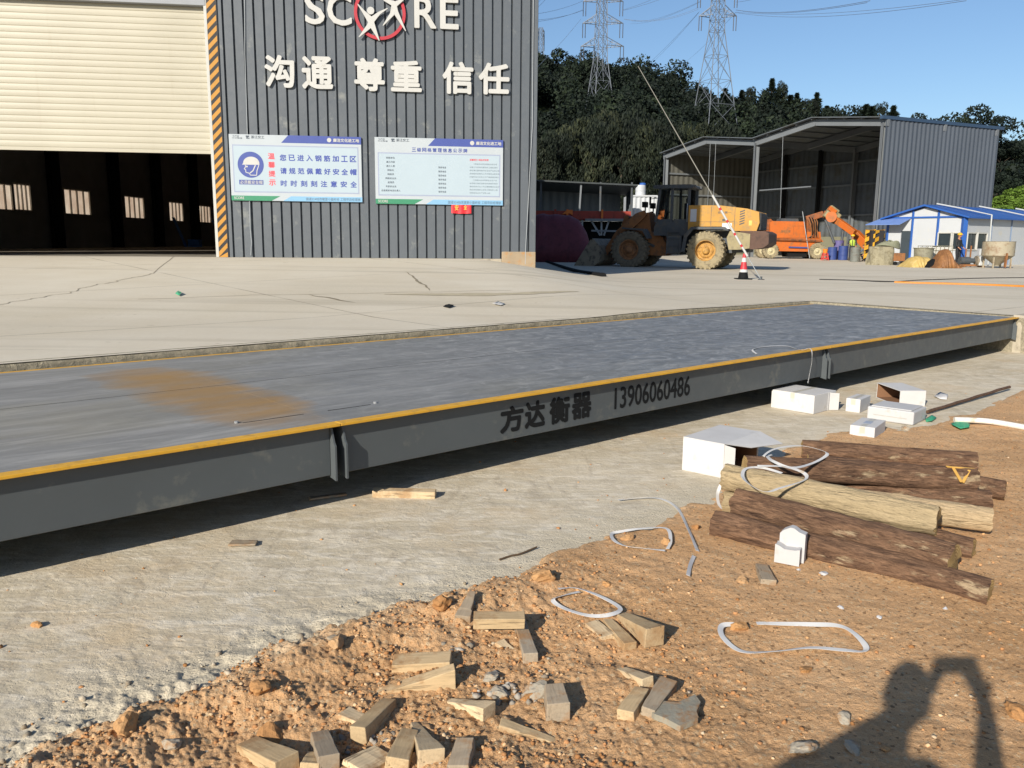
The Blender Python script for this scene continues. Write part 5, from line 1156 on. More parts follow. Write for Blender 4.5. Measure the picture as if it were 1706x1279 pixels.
# timber wedges and offcuts
M_WD = [m_wood('grey brown timber', lin('bda47e'), 0.35), m_wood('pale timber', lin('cdb692'), 0.15), m_wood('weathered timber', lin('a0907a'), 0.7)]
def wedge(p0, p1, w0, w1, h0, h1, label, mat=0, z=None, cat='wedge', name='wooden_wedge', group='wooden wedges scattered on the soil', tilt=0.0, chip=0.0):
    A, B = GG(*p0), GG(*p1); L = (B - A).length; d = (B - A); zz = z if z is not None else (0.0, 0.0); rs_ = random.Random(int(p0[0] * 7 + p0[1]))
    j = lambda a: a * rs_.uniform(-1, 1); g = MB(); n = 5; S_ = []
    for i in range(n + 1):
        t = i / n; ww = w0 + (w1 - w0) * t; hh = h0 + (h1 - h0) * t; x = t * L + (j(0.004) if 0 < i < n else 0)
        S_.append([(x + j(0.004), -ww / 2 + j(0.0015), 0), (x + j(0.004), ww / 2 + j(0.0015), 0), (x + j(chip), ww / 2 - 0.001 + j(0.0015), hh + j(0.0015)), (x + j(chip), -ww / 2 + 0.001 + j(0.0015), hh + j(0.0015))])
    vs = [(x, y, z_ + 0.012 - (0.018 if h0 > 0.025 else -0.004) + (0.010 if z is not None else 0)) for s_ in S_ for x, y, z_ in s_]; fs = [(0, 1, 2, 3), tuple(n * 4 + k for k in (3, 2, 1, 0))]
    for i in range(n):
        for k in range(4): a = i * 4 + k; b = i * 4 + (k + 1) % 4; fs.append((a, a + 4, b + 4, b))
    g.add([(x, y, z_ - 0.012) for x, y, z_ in vs], fs); o = g.build(name, M_WD[mat], bevel=0.003, seg=2)
    pit = -math.atan2((B.z + zz[1]) - (A.z + zz[0]), L); o.matrix_world = Matrix.Translation((A.x, A.y, A.z + zz[0] + 0.004)) @ Matrix.Rotation(math.atan2(d.y, d.x), 4, 'Z') @ Matrix.Rotation(pit, 4, 'Y') @ Matrix.Rotation(tilt + j(0.10), 4, 'X')
    return tag(o, label, cat, group)
wedge((752, 1112), (656, 1116), 0.085, 0.085, 0.062, 0.060, 'square timber block lying behind a long wedge left of centre', 0, cat='timber block')
wedge((757, 1140), (628, 1150), 0.055, 0.05, 0.085, 0.010, 'long thin wedge pressed against the square timber block', 0)
wedge((874, 1058), (789, 1058), 0.07, 0.075, 0.045, 0.045, 'flat timber piece lying across two others near the apron edge', 0, (0.05, 0.05), cat='timber block')
wedge((862, 1028), (884, 1104), 0.055, 0.06, 0.03, 0.055, 'timber offcut crossing under the flat piece toward the viewer', 2)
wedge((832, 1074), (878, 1103), 0.05, 0.02, 0.035, 0.012, 'thin pale splinter wedge under the flat crossing piece', 1)
wedge((985, 1040), (1014, 1066), 0.065, 0.07, 0.03, 0.035, 'shortest of the three offcuts fanned out by the white strap', 1)
wedge((1012, 1036), (1050, 1084), 0.045, 0.06, 0.03, 0.05, 'middle of the three offcuts fanned out by the white strap', 0)
wedge((1036, 1030), (1090, 1080), 0.05, 0.09, 0.015, 0.085, 'biggest grey wedge of the three fanned out by the white strap', 0)
wedge((1080, 1146), (1024, 1105), 0.055, 0.035, 0.055, 0.006, 'sharp pale wedge pointing up left above the grey slab', 1)
wedge((1042, 1202), (1070, 1160), 0.065, 0.055, 0.055, 0.05, 'left arm of the V of two offcuts beside the grey slab', 0)
wedge((1078, 1196), (1112, 1146), 0.05, 0.07, 0.05, 0.055, 'right arm of the V of two offcuts beside the grey slab', 2)
wedge((815, 1196), (741, 1163), 0.07, 0.03, 0.062, 0.012, 'pale wedge with a square butt end pointing left below the block', 1)
wedge((832, 1214), (935, 1236), 0.045, 0.03, 0.045, 0.012, 'long low wedge lying flat near the bottom centre', 0)
wedge((598, 1240), (650, 1176), 0.06, 0.055, 0.075, 0.045, 'thick tall timber wedge with a sunlit face at lower left', 0)
wedge((572, 1192), (606, 1205), 0.07, 0.06, 0.035, 0.03, 'pale bluish offcut half hidden behind the thick tall wedge', 1, cat='timber block')
wedge((718, 1276), (690, 1205), 0.085, 0.025, 0.07, 0.02, 'upright split wedge casting a wide shadow at the bottom', 1)
wedge((660, 1284), (682, 1230), 0.075, 0.06, 0.055, 0.05, 'brown grained offcut at the bottom edge left of the split wedge', 0)
wedge((590, 1290), (640, 1262), 0.11, 0.09, 0.02, 0.018, 'flat pale board end at the bottom edge below the thick wedge', 1, cat='board', name='board_end')
wedge((480, 1290), (412, 1250), 0.085, 0.075, 0.07, 0.05, 'blunt timber block at the bottom edge farthest left', 0, cat='timber block')
wedge((548, 1285), (532, 1240), 0.07, 0.06, 0.065, 0.06, 'cracked timber end standing at the bottom edge', 2, cat='timber block')
wedge((515, 1290), (525, 1268), 0.06, 0.05, 0.05, 0.045, 'stub of timber beside the cracked end at the bottom edge', 0, cat='timber block')
wedge((764, 1290), (776, 1240), 0.07, 0.06, 0.045, 0.04, 'grey grained timber end at the bottom edge right of the split wedge', 2, cat='timber block')
wedge((930, 1204), (922, 1172), 0.085, 0.07, 0.085, 0.09, 'dark blue grey broken block standing near the bottom centre', 2, cat='timber block', chip=0.012)
wedge((770, 1036), (786, 1000), 0.07, 0.03, 0.045, 0.06, 'grey cracked stump of timber sunk in the soil by the apron edge', 2, cat='timber block', chip=0.012)
wedge((548, 600 + 470), (560, 1062), 0.03, 0.02, 0.01, 0.008, 'small chip of wood on the lumpy soil berm', 2, cat='wood chip', group=None)
wedge((1280, 974), (1268, 945), 0.075, 0.06, 0.04, 0.035, 'grey weathered block lying below the foam corner', 2, cat='timber block')
wedge((622, 826), (726, 828), 0.075, 0.075, 0.06, 0.06, 'straight sawn timber block lying on the concrete near the deck joint', 1, cat='timber block')
wedge((515, 834), (578, 826), 0.06, 0.05, 0.012, 0.012, 'broken strip of grey board by the shadow under the deck', 2, cat='board', name='board_scrap', chip=0.01)
wedge((384, 908), (428, 908), 0.085, 0.07, 0.010, 0.010, 'flat dark brown board scrap alone on the concrete', 2, cat='board', name='board_scrap', chip=0.006)
# broken grey slab
g = MB(); p0 = GG(1122, 1192); pl = [GP(x, y, p0.z + 0.02) for x, y in ((1078, 1182), (1100, 1170), (1130, 1172), (1158, 1160), (1167, 1172), (1160, 1188), (1164, 1198), (1132, 1212), (1110, 1200), (1090, 1192))]
g.prism([(p.x - p0.x, p.y - p0.y) for p in pl], (p0.x, p0.y, p0.z + 0.005), (1, 0, 0), (0, 1, 0), (0, 0, 1), 0.022); o = g.build('broken_slab', P('blue grey slate', lin('8c8778'), 0.85, 0.25, 8, lin('8d6842'), 0.4, 0.4, 30), bevel=0.004); tag(o, 'thin broken blue grey slab lying flat beside the V of offcuts', 'stone slab'); rebase(o, p0)

# grey crumbs of broken concrete among the offcuts
_q = []
for cx0, cy0, nn, sp_ in ((822, 1140, 26, 22), (852, 1160, 26, 26), (888, 1158, 18, 18), (622, 1238, 30, 22), (760, 1078, 8, 12), (700, 1265, 14, 26), (1105, 1178, 10, 22), (790, 1008, 8, 10)):
    for _ in range(nn): p = GG(cx0 + random.gauss(0, sp_), min(cy0 + random.gauss(0, sp_ * 0.6), 1300)); _q.append((p.x, p.y, p.z + 0.006))
_q = np.array(_q); struct(rocks('rubble', _q, 0.004 + 0.016 * np.random.RandomState(8).rand(len(_q)) ** 2, m_rock('grey crumbs', [(0, '7d786c'), (0.6, '99948a'), (1, 'b5b0a5')]), np.random.RandomState(9).rand(len(_q)), 0.7, 1, 77), 'stuff')
# bigger stones one can count
M_STONE = m_rock('field stones', [(0, 'a0744a'), (0.5, 'b58a5c'), (1, 'a3937a')]); M_STONE2 = P('grey stone', lin('a09786'), 0.9, 0.25, 9, lin('8d6842'), 0.4, 0.5, 30)
def stone(px, py, r, label, grey=False, seed=0, flat=0.7, group='stones on the soil'):
    p = GG(px, py); bm = bmesh.new(); bmesh.ops.create_icosphere(bm, subdivisions=3, radius=1)
    rs_ = random.Random(seed); cuts = [(Vector((rs_.gauss(0, 1), rs_.gauss(0, 1), rs_.gauss(0, 1))).normalized(), rs_.uniform(0.55, 0.85)) for _ in range(9)]
    for v in bm.verts:
        c = v.co.copy()
        for nrm, d in cuts:
            e = c.dot(nrm) - d
            if e > 0: c -= nrm * e * 0.92
        c *= 1 + 0.25 * noise.noise(c * 2.2 + Vector((seed, 0, 0))); v.co = Vector((c.x * r * 1.15, c.y * r * 0.9, c.z * r * flat))
    me = bpy.data.meshes.new('stone'); bm.to_mesh(me); bm.free(); at = me.attributes.new('tint', 'FLOAT', 'POINT'); at.data.foreach_set('value', [rs_.random() * 0.7] * len(me.vertices))
    for v in me.vertices: v.co *= 1 + 0.10 * noise.noise(v.co / r * 6 + Vector((seed, 3, 0))) + 0.05 * noise.noise(v.co / r * 14)
    me.materials.append(M_STONE2 if grey else M_STONE); o = bpy.data.objects.new('stone', me); COL.objects.link(o); o.location = p + Vector((0, 0, r * 0.25)); o.rotation_euler = (rs_.uniform(-.3, .3), rs_.uniform(-.3, .3), rs_.uniform(0, 6)); return tag(o, label, 'stone', group)
stone(62, 1043, 0.025, 'reddish stone alone on the concrete far left', False, 1, group=None); stone(213, 1215, 0.045, 'tan block of stone at the crumbled concrete corner', False, 2, 0.9)
stone(285, 1243, 0.035, 'pale pointed grey shard in the soil at lower left', True, 3, 0.5); stone(1232, 1048, 0.035, 'tan stone sitting on the top edge of the rectangular strap loop', False, 4)
stone(1238, 970, 0.03, 'tan stone beside the crack left of the grey weathered block', False, 5); stone(818, 1130, 0.035, 'flat blue grey stone right of the square timber block', True, 6, 0.4)
stone(830, 1158, 0.035, 'rough grey stone just above the flat low wedge', True, 7, 0.6); stone(893, 1160, 0.05, 'grey stone chunk left of the dark broken block', True, 8, 0.6); stone(880, 1165, 0.03, 'orange stone next to the grey chunk near the broken block', False, 9)
stone(840, 1168, 0.02, 'small tan stone under the rough grey one', False, 10); stone(560, 1075, 0.035, 'dark clod on the crest of the soil berm', False, 11, 0.8); stone(735, 1010, 0.05, 'rounded orange clod at the edge of the concrete', False, 12, 0.8)
stone(905, 965, 0.06, 'low tan boulder half buried near the apron edge', False, 13, 0.6); stone(1010, 975, 0.025, 'small clod between the two strap loops', False, 14); stone(1405, 1200, 0.03, 'pale flat stone in the photographer shadow', True, 15, 0.4)
stone(1420, 1249, 0.03, 'grey stone low in the photographer shadow', True, 16, 0.4); stone(1336, 1250, 0.045, 'long flat grey stone at the bottom in the shadow', True, 17, 0.4); stone(1342, 1118, 0.03, 'flat pale stone below the rectangular strap loop', False, 18, 0.4)
stone(1476, 1250, 0.02, 'small tan stone right of the grey one in the shadow', False, 19, 0.5); stone(1695, 1190, 0.05, 'tan stone at the right edge', False, 20, 0.5); stone(1160, 880, 0.03, 'clod beside the loose strap end at the apron edge', False, 21); stone(1045, 898, 0.035, 'clod lying inside the small strap loop', False, 22)
stone(1508, 716, 0.05, 'grey rounded stone in front of the long foam tray', True, 23, 0.6); stone(1110, 905, 0.03, 'small clod at the right end of the small strap loop', False, 24); stone(455, 1230, 0.045, 'dark clod above the leftmost timber block', False, 25, 0.8); stone(430, 1262 - 110, 0.05, 'brown clod on the berm left of the wedges', False, 26, 0.7)
for i, (px, py, r) in enumerate(((1372, 957, 0.022), (1400, 1013, 0.016), (1465, 1029, 0.014), (1330, 950, 0.012), (1575, 1015, 0.014))):
    o = stone(px, py, r, 'tiny white crumb of foam on the bare soil', True, 40 + i, 0.6, 'crumbs of white foam'); o.data.materials[0] = M_FOAM; o['category'] = 'foam crumb'; o.name = 'foam_crumb'

# white packing straps
M_STRAP = P('white strap', lin('c9c7c3'), 0.45, 0.08, 6, lin('b59f80'), 0.15)
def spline(pts, n=10):
    out = []; P_ = [pts[0]] + pts + [pts[-1]]
    for i in range(1, len(P_) - 2):
        for k in range(n):
            t = k / n; a, b, c, d = P_[i - 1], P_[i], P_[i + 1], P_[i + 2]
            out.append(0.5 * ((2 * b) + (c - a) * t + (2 * a - 5 * b + 4 * c - d) * t * t + (3 * b - a - 3 * c + d) * t ** 3))
    return out + [pts[-1]]
def strap(label, pts3, wd_=0.016, twist=(0.0, 0.0), lift=0.006):
    q = spline([Vector(p) for p in pts3]); vs = []; n = len(q)
    for i, p in enumerate(q):
        d = (q[min(i + 1, n - 1)] - q[max(i - 1, 0)]).normalized(); up = Vector((0, 0, 1)) if abs(d.z) < 0.9 else Vector((0.7, -0.7, 0)); sd_ = d.cross(up).normalized(); a = 0.35 * (twist[0] + (twist[1] - twist[0]) * i / n) + 0.22 * math.sin(i * 0.19); v = sd_ * math.cos(a) + sd_.cross(d) * math.sin(a)
        vs += [p + v * wd_ * 0.62 + Vector((0, 0, lift)), p - v * wd_ * 0.62 + Vector((0, 0, lift))]
    g = MB(); g.add(vs, [(2 * i, 2 * i + 1, 2 * i + 3, 2 * i + 2) for i in range(n - 1)]); o = g.build('packing_strap', M_STRAP, solid=0.0012); rebase(o, q[0]); return tag(o, label, 'strap', 'white packing straps')
G_ = lambda pp, dz=0.008: [GG(*p) + Vector((0, 0, dz)) for p in pp]
strap('white strap curving off the concrete and down past the small strap loop', G_([(1030, 836), (1062, 833), (1100, 834), (1128, 850), (1146, 884), (1162, 922)]), 0.016, (0.2, 0.9))
strap('short grey tail of strap sticking down beside the crack in the soil', G_([(1156, 930), (1150, 945), (1146, 963)]), 0.016, (0.9, 1.3))
strap('small white strap loop lying on the apron edge', G_([(1112, 918), (1117, 905), (1110, 884), (1070, 884), (1035, 889), (1019, 893), (1024, 905), (1045, 914), (1080, 918), (1108, 921)]), 0.016, (0.3, 0.6))
strap('white oval strap loop lying above the three fanned offcuts', G_([(930, 985), (960, 984), (1000, 998), (1033, 1018), (1015, 1029), (980, 1030), (940, 1018), (921, 1004), (940, 996), (966, 990)]), 0.017, (0.2, 0.8))
strap('large rectangular white strap loop lying alone on the flat soil', G_([(1232, 1045), (1203, 1047), (1204, 1066), (1235, 1090), (1290, 1090), (1350, 1084), (1405, 1088), (1438, 1090), (1441, 1080), (1420, 1058), (1395, 1047), (1350, 1045), (1260, 1043)]), 0.019, (0.5, 0.5))
Z3 = lambda pp, z: [GP(x, y, z) for x, y in pp]
strap('white strap loop arching over the top of the log pile', [GP(1285, 757, .30), GP(1272, 760, .31), GP(1290, 748, .33), GP(1330, 742, .34), GP(1365, 749, .33), GP(1378, 757, .32), GP(1352, 772, .30), GP(1318, 779, .31), GP(1288, 768, .32), GP(1278, 760, .31)], 0.017, (0.4, 0.8), 0.0)
strap('lower white strap loop hanging across the pale straw log', [GP(1303, 788, .30), GP(1270, 779, .31), GP(1244, 780, .31), GP(1237, 792, .30), GP(1248, 806, .29), GP(1275, 819, .27), GP(1302, 812, .28), GP(1341, 799, .30), GP(1338, 787, .31), GP(1305, 777, .32), GP(1262, 776, .32)], 0.017, (0.4, 0.9), 0.0)
strap('loose strap end dangling at the left tip of the log pile', [GP(1204, 802, .16), GP(1196, 820, .10), GP(1197, 838, .06), GP(1204, 848, .04)], 0.016, (0.6, 1.2), 0.0)
dk = [SW(*DK(x, y), 0.56) for x, y in ((1260, 590), (1254, 583), (1275, 578), (1310, 577), (1334, 584))]; s_, w_ = DK(1338, 587)
s0 = DF(1340, 600)[0]
strap('thin white strap lying on the deck and hanging over its yellow edge', dk + [SW(s0 - 0.02, 0.01, 0.575), SW(s0, -0.02, 0.55), SW(s0 + 0.01, -0.025, 0.45), SW(s0 - 0.02, -0.03, 0.34), SW(s0 - 0.07, -0.04, 0.22)], 0.014, (0.3, 0.5), 0.0)
# scraps, bar, pipe
def sheetscrap(name, label, cat, pp, mat, lift=0.012, gnd=True):
    P_ = [GG(*p) if gnd else GY(*p) for p in pp]; c = sum(P_, Vector()) / len(P_); g = MB(); rs_ = random.Random(int(pp[0][0])); vs = [c + Vector((0, 0, lift * 2))]
    for p in P_: vs += [c.lerp(p, 0.55) + Vector((0, 0, lift * rs_.uniform(0.4, 1.8))), p + Vector((0, 0, lift * rs_.uniform(0.2, 1.5)))]
    n = len(P_); fs = []
    for i in range(n): j = (i + 1) % n; fs += [(0, 1 + 2 * i, 1 + 2 * j), (1 + 2 * i, 2 + 2 * i, 2 + 2 * j, 1 + 2 * j)]
    g.add(vs, fs); o = g.build(name, mat, solid=0.002, smooth=50); rebase(o, c); return tag(o, label, cat)
M_GRN = P('green plastic', lin('3f9a72'), 0.5, 0.2, 9)
sheetscrap('plastic_scrap', 'crumpled green plastic scrap in the soil beside the white pipe', 'plastic scrap', [(1584, 707), (1596, 704), (1616, 707), (1614, 716), (1600, 717), (1586, 712)], M_GRN, 0.02)
sheetscrap('plastic_scrap', 'smaller green plastic scrap at the end of the foam tray', 'plastic scrap', [(1541, 700), (1552, 696), (1560, 699), (1552, 704), (1543, 704)], M_GRN, 0.02)
sheetscrap('paper_scrap', 'folded white paper scrap on the concrete near the rusty bar', 'paper scrap', [(1556, 662), (1566, 656), (1579, 661), (1577, 667), (1566, 666)], M_CART, 0.02)
g = MB(); a, b = GP(1545, 686, 0.03), GP(1682, 644, 0.05); g.tube([a.lerp(b, t / 12) + Vector((0, 0, 0.003 * math.sin(t * 2))) for t in range(13)], 0.017, 8); o = g.build('rusty_bar', P('rust', lin('5c4433'), 0.9, 0.35, 8, lin('3b2c22'), 0.4, 0.5, 60), smooth=50); rebase(o, a); tag(o, 'long rusty ribbed steel bar lying from the foam tray to the right', 'steel bar')
g = MB(); a = [GP(x, y, 0.07) for x, y in ((1590, 699), (1640, 701), (1680, 707), (1730, 716))]; g.tube(spline(a, 6), 0.026, 10); o = g.build('white_pipe', P('white pvc', lin('d5d0c6'), 0.4, 0.1, 4, lin('b59f80'), 0.2), smooth=50); rebase(o, a[0]); tag(o, 'white plastic pipe running out of the right edge over the soil', 'pipe')
g = MB(); a = [GG(x, y) + Vector((0, 0, 0.01)) for x, y in ((832, 935), (850, 929), (868, 925), (894, 914))]; g.tube(spline(a, 5), 0.005, 6); o = g.build('twig', P('twig', lin('5d4a36'), 0.9), smooth=50); rebase(o, a[0]); tag(o, 'thin dark twig on the sandy patch of the concrete', 'twig')
sheetscrap('plastic_scrap', 'tiny green plastic scrap on the yard left of the striped jamb', 'plastic scrap', [(292, 492), (297, 488), (303, 491), (298, 494)], M_GRN, 0.03, False)
for pp, lab in (([(738, 511), (748, 508), (757, 511), (748, 514)], 'small dark scrap on the yard behind the deck'), ([(820, 508), (830, 505), (842, 507), (834, 510)], 'small white paper scrap on the yard behind the deck')):
    sheetscrap('litter_scrap', lab, 'scrap', pp, M_CART if 'white' in lab else M_BLK, 0.02, False)
# dark tyre and water marks and the hoses on the yard
g = MB(); a = [GY(x, y, 0.02) for x, y in ((1490, 470), (1540, 471.5), (1600, 473), (1660, 475), (1730, 478))]; g.tube(spline(a, 8), 0.035, 8); o = g.build('orange_hose', P('orange hose', lin('b9772c'), 0.5, 0.15, 3), smooth=50); rebase(o, a[0]); tag(o, 'orange hose stretched over the yard at the right edge', 'hose')
g = MB(); a = [GY(x, y, 0.02) for x, y in ((1365, 465), (1420, 466.5), (1480, 469), (1540, 466), (1640, 463), (1720, 462))]; g.tube(spline(a, 8), 0.012, 8); o = g.build('black_hose', M_BLK, smooth=50); rebase(o, a[0]); tag(o, 'thin black hose snaking over the yard behind the orange one', 'hose')
g = MB(); a = [GY(x, y, 0.03) for x, y in ((903, 433), (915, 437), (935, 444), (965, 453), (1006, 459))]; q = spline(a, 8); g.tube(q, 0.07, 8, rs=[0.06 + 0.03 * i / len(q) for i in range(len(q))]); o = g.build('shaded_edge_strip', M_BLK, smooth=50); rebase(o, a[0]); tag(o, 'long black strip standing in for the shaded slab edge by the workshop corner', 'edge strip')  # black strip laid where the shaded edge of the lower concrete shows dark

# ================================================================== WHEEL LOADER (X forward, Y left, Z up)
M_LY = P('loader yellow', lin('ad7f2f'), 0.5, 0.14, 1.6, lin('8f7447'), 0.3); M_LR = P('rusty brown paint', lin('8a5c36'), 0.75, 0.25, 2.2, lin('5a4838'), 0.35, 0.1, 20)
M_LK = P('loader dark grey', lin('43484c'), 0.6, 0.15, 1.5, lin('5b5347'), 0.3); M_LG2 = P('dusty grey yellow', lin('8d8262'), 0.7, 0.15, 2, lin('6b6350'), 0.3)
M_TYRE = P('dusty tyre', lin('8d8166'), 0.9, 0.2, 2.5, lin('5a5346'), 0.35, 0.3, 40); M_RIM = P('ochre rim', lin('b08440'), 0.65, 0.2, 3, lin('6e5530'), 0.4)
M_MUD = P('muddy steel', lin('857b6b'), 0.8, 0.25, 2, lin('3a3530'), 0.35, 0.3, 20); M_CW = P('brown counterweight', lin('574238'), 0.8, 0.2, 1.5, lin('3a2e29'), 0.3, 0.2, 20); M_GLASS = m_glass()
M_PAPER = P('white notice paper', lin('b9bcc0'), 0.6, 0.05)
fh = R(295); fwd = Vector((math.sin(fh), math.cos(fh), 0)); lft = Vector((-fwd.y, fwd.x, 0))
tc = AT(1175, 449, 34.9); c_ = Vector((tc.x, tc.y, 0)) - lft * 1.15 + fwd * 1.65
ld = root('wheel_loader', 'large dusty yellow wheel loader half in the workshop shadow', 'wheel loader', (c_.x, c_.y, 0.535), math.atan2(fwd.y, fwd.x))
def lb(name, mat, fn, parent=ld, bevel=0.02, seg=2, smooth=None): g = MB(); fn(g); return g.build(name, mat, parent, world=False, bevel=bevel, seg=seg, smooth=smooth)
XZ = ((1, 0, 0), (0, 0, 1), (0, 1, 0))
def side(pts, y0, y1): return lambda g: g.prism(pts, (0, y0, 0), (1, 0, 0), (0, 0, 1), (0, 1, 0), y1 - y0)
RT, WT = 0.81, 0.58
def wheel(parent, x, y, r, wd_, out, lugs=26, mats=None, name='wheel'):
    g = MB(); h = wd_ / 2
    prof = [(r * 0.50, -h * 0.80), (r * 0.62, -h * 1.0), (r * 0.82, -h * 1.02), (r * 0.93, -h * 0.92), (r * 0.955, -h * 0.5), (r * 0.96, 0), (r * 0.955, h * 0.5), (r * 0.93, h * 0.92), (r * 0.82, h * 1.02), (r * 0.62, h * 1.0), (r * 0.50, h * 0.80)]
    g.lathe(prof, (x, y, r), (0, 1, 0), 44, cap=False)
    for i in range(lugs):
        for sd_ in (-1, 1):
            a = 2 * math.pi * (i + (0.5 if sd_ > 0 else 0)) / lugs; d = 0.11
            def pt(rr, yy, aa): return (x + rr * math.cos(aa), y + yy, r + rr * math.sin(aa))
            y0, y1 = sd_ * h * 0.10, sd_ * h * 1.03
            lo, hi = r * 0.93, r * 1.0
            g.hexa([pt(lo, y0, a - 0.06), pt(lo, y1, a - 0.06 - d * 0.5), pt(lo, y1, a + 0.05 - d * 0.5), pt(lo, y0, a + 0.06), pt(hi, y0, a - 0.05), pt(hi * 0.985, y1, a - 0.05 - d * 0.5), pt(hi * 0.985, y1, a + 0.04 - d * 0.5), pt(hi, y0, a + 0.05)])
            g.hexa([pt(r * 0.83, y1 * 0.995, a - 0.06 - d * 0.5), pt(r * 0.83, y1 * 1.04, a - 0.06 - d * 0.5), pt(r * 0.83, y1 * 1.04, a + 0.05 - d * 0.5), pt(r * 0.83, y1 * 0.995, a + 0.05 - d * 0.5), pt(hi * 0.985, y1 * 0.99, a - 0.05 - d * 0.5), pt(hi * 0.985, y1 * 1.02, a - 0.05 - d * 0.5), pt(hi * 0.985, y1 * 1.02, a + 0.04 - d * 0.5), pt(hi * 0.985, y1 * 0.99, a + 0.04 - d * 0.5)])
    ty = g.build(name, (mats or (M_TYRE, M_RIM))[0], parent, world=False, smooth=35)
    g = MB(); o = out * h
    g.lathe([(r * 0.52, -o * 0.86), (r * 0.50, o * 0.30), (r * 0.40, o * 0.28), (r * 0.33, o * 0.42), (r * 0.20, o * 0.45), (r * 0.19, o * 0.75), (r * 0.13, o * 0.90), (0.01, o * 0.92)], (x, y, r), (0, 1, 0), 28)
    g.lathe([(r * 0.53, o * 0.78), (r * 0.535, o * 0.92), (r * 0.50, o * 0.92), (r * 0.49, o * 0.2)], (x, y, r), (0, 1, 0), 32, cap=False)
    for i in range(10):
        a = i * 0.628; g.cyl((x + r * 0.27 * math.cos(a), y + o * 0.40, r + r * 0.27 * math.sin(a)), (x + r * 0.27 * math.cos(a), y + o * 0.52, r + r * 0.27 * math.sin(a)), 0.022, n=6)
    g.build('rim', (mats or (M_TYRE, M_RIM))[1], ty, world=False, smooth=35); return ty
for x, mt in ((-1.65, (M_TYRE, M_RIM)), (1.65, (P('dark front tyre', lin('6e6657'), 0.9, 0.2, 2.5, lin('45423c'), 0.4, 0.3, 40), P('brown front rim', lin('936845'), 0.8, 0.25, 3, lin('5d4838'), 0.4)))):  # front tyres and rims carry darker tones than the rear ones
    for y in (1.10, -1.10): wheel(ld, x, y, RT, WT, 1 if y > 0 else -1, mats=mt)
lb('axle', M_LK, lambda g: (g.cyl((-1.65, -0.9, 0.81), (-1.65, 0.9, 0.81), 0.17, n=16), g.cyl((1.65, -0.9, 0.81), (1.65, 0.9, 0.81), 0.17, n=16), g.ell((-1.65, 0, 0.81), (0.36, 0.4, 0.36)), g.ell((1.65, 0, 0.81), (0.36, 0.4, 0.36))), bevel=0, smooth=40)
hood = [(-3.62, 1.62), (-2.62, 1.62), (-2.45, 1.80), (-1.05, 1.80), (-0.95, 1.50), (-0.80, 1.50), (-0.80, 2.68), (-2.10, 2.66), (-3.20, 2.52), (-3.68, 2.38), (-3.72, 1.95)]
hd_ = lb('hood', M_LY, side(hood, -0.98, 0.98), bevel=0.06, seg=3)
for (x, z0, z1) in ((-1.75, 1.82, 2.62), (-2.72, 1.64, 2.56)): lb('panel_gap', M_LK, lambda g: g.bx(x - 0.008, x + 0.008, 0.9801, 0.983, z0, z1), hd_, 0)
lb('panel_gap', M_LK, lambda g: g.bx(-2.70, -0.9, 0.9801, 0.983, 1.988, 2.0), hd_, 0)
for i in range(6): lb('vent_slot', M_LK, lambda g: g.prism([(-2.92 - 0.0, 1.86 + i * 0.10), (-3.12, 1.93 + i * 0.10), (-3.12, 1.98 + i * 0.10), (-2.92, 1.91 + i * 0.10)], (0, 0.981, 0), *XZ, 0.004), hd_, 0)
lb('notice', M_PAPER, lambda g: (g.bx(-1.14, -0.88, 0.9801, 0.984, 2.0, 2.52)), hd_, 0); lb('notice', M_PAPER, lambda g: g.bx(-2.62, -2.22, 0.9801, 0.984, 1.70, 1.94), hd_, 0)
lb('notice', P('yellow notice', lin('c9b25f'), 0.6), lambda g: g.bx(-3.42, -3.30, 0.9801, 0.984, 1.84, 2.04), hd_, 0); lb('latch', M_LK, lambda g: g.bx(-2.38, -2.22, 0.9801, 0.99, 2.03, 2.11), hd_, 0)
g = MB(); text(g, '安全第一', (-1.60 - 0.42, 0.981, 2.32), (-1, 0, 0), (0, 0, 1), (0, 1, 0), 0.55, 0.10, 0.01); g.v = [(-(x) - 3.6 if False else x, y, z) for x, y, z in g.v]; g.build('lettering', M_LK, hd_, world=False)
lb('grille', P('grille black', lin('25272a'), 0.6, 0.1), lambda g: (g.bx(-3.76, -3.60, -0.82, 0.82, 1.66, 2.34), [g.bx(-3.775, -3.755, -0.78, 0.78, 1.72 + i * 0.075, 1.745 + i * 0.075) for i in range(8)]), bevel=0.01)
lb('counterweight', M_CW, side([(-3.55, 0.88), (-3.95, 0.95), (-4.15, 1.10), (-4.15, 1.52), (-3.95, 1.62), (-3.0, 1.62), (-3.0, 1.30), (-2.85, 0.95)], -1.18, 1.18), bevel=0.09, seg=3)
lb('side_tank', M_LG2, side([(-2.58, 0.86), (-2.98, 0.86), (-3.42, 0.92), (-3.42, 1.50), (-2.60, 1.62), (-2.48, 1.35)], 0.62, 1.22), bevel=0.08, seg=3); lb('side_tank', M_LG2, side([(-2.58, 0.86), (-2.98, 0.86), (-3.42, 0.92), (-3.42, 1.50), (-2.60, 1.62), (-2.48, 1.35)], -1.22, -0.62), bevel=0.08, seg=3)
lb('rear_frame', M_LK, side([(-3.3, 0.75), (-0.4, 0.62), (-0.25, 1.35), (-0.85, 1.6), (-3.3, 1.65)], -0.55, 0.55), bevel=0.03)
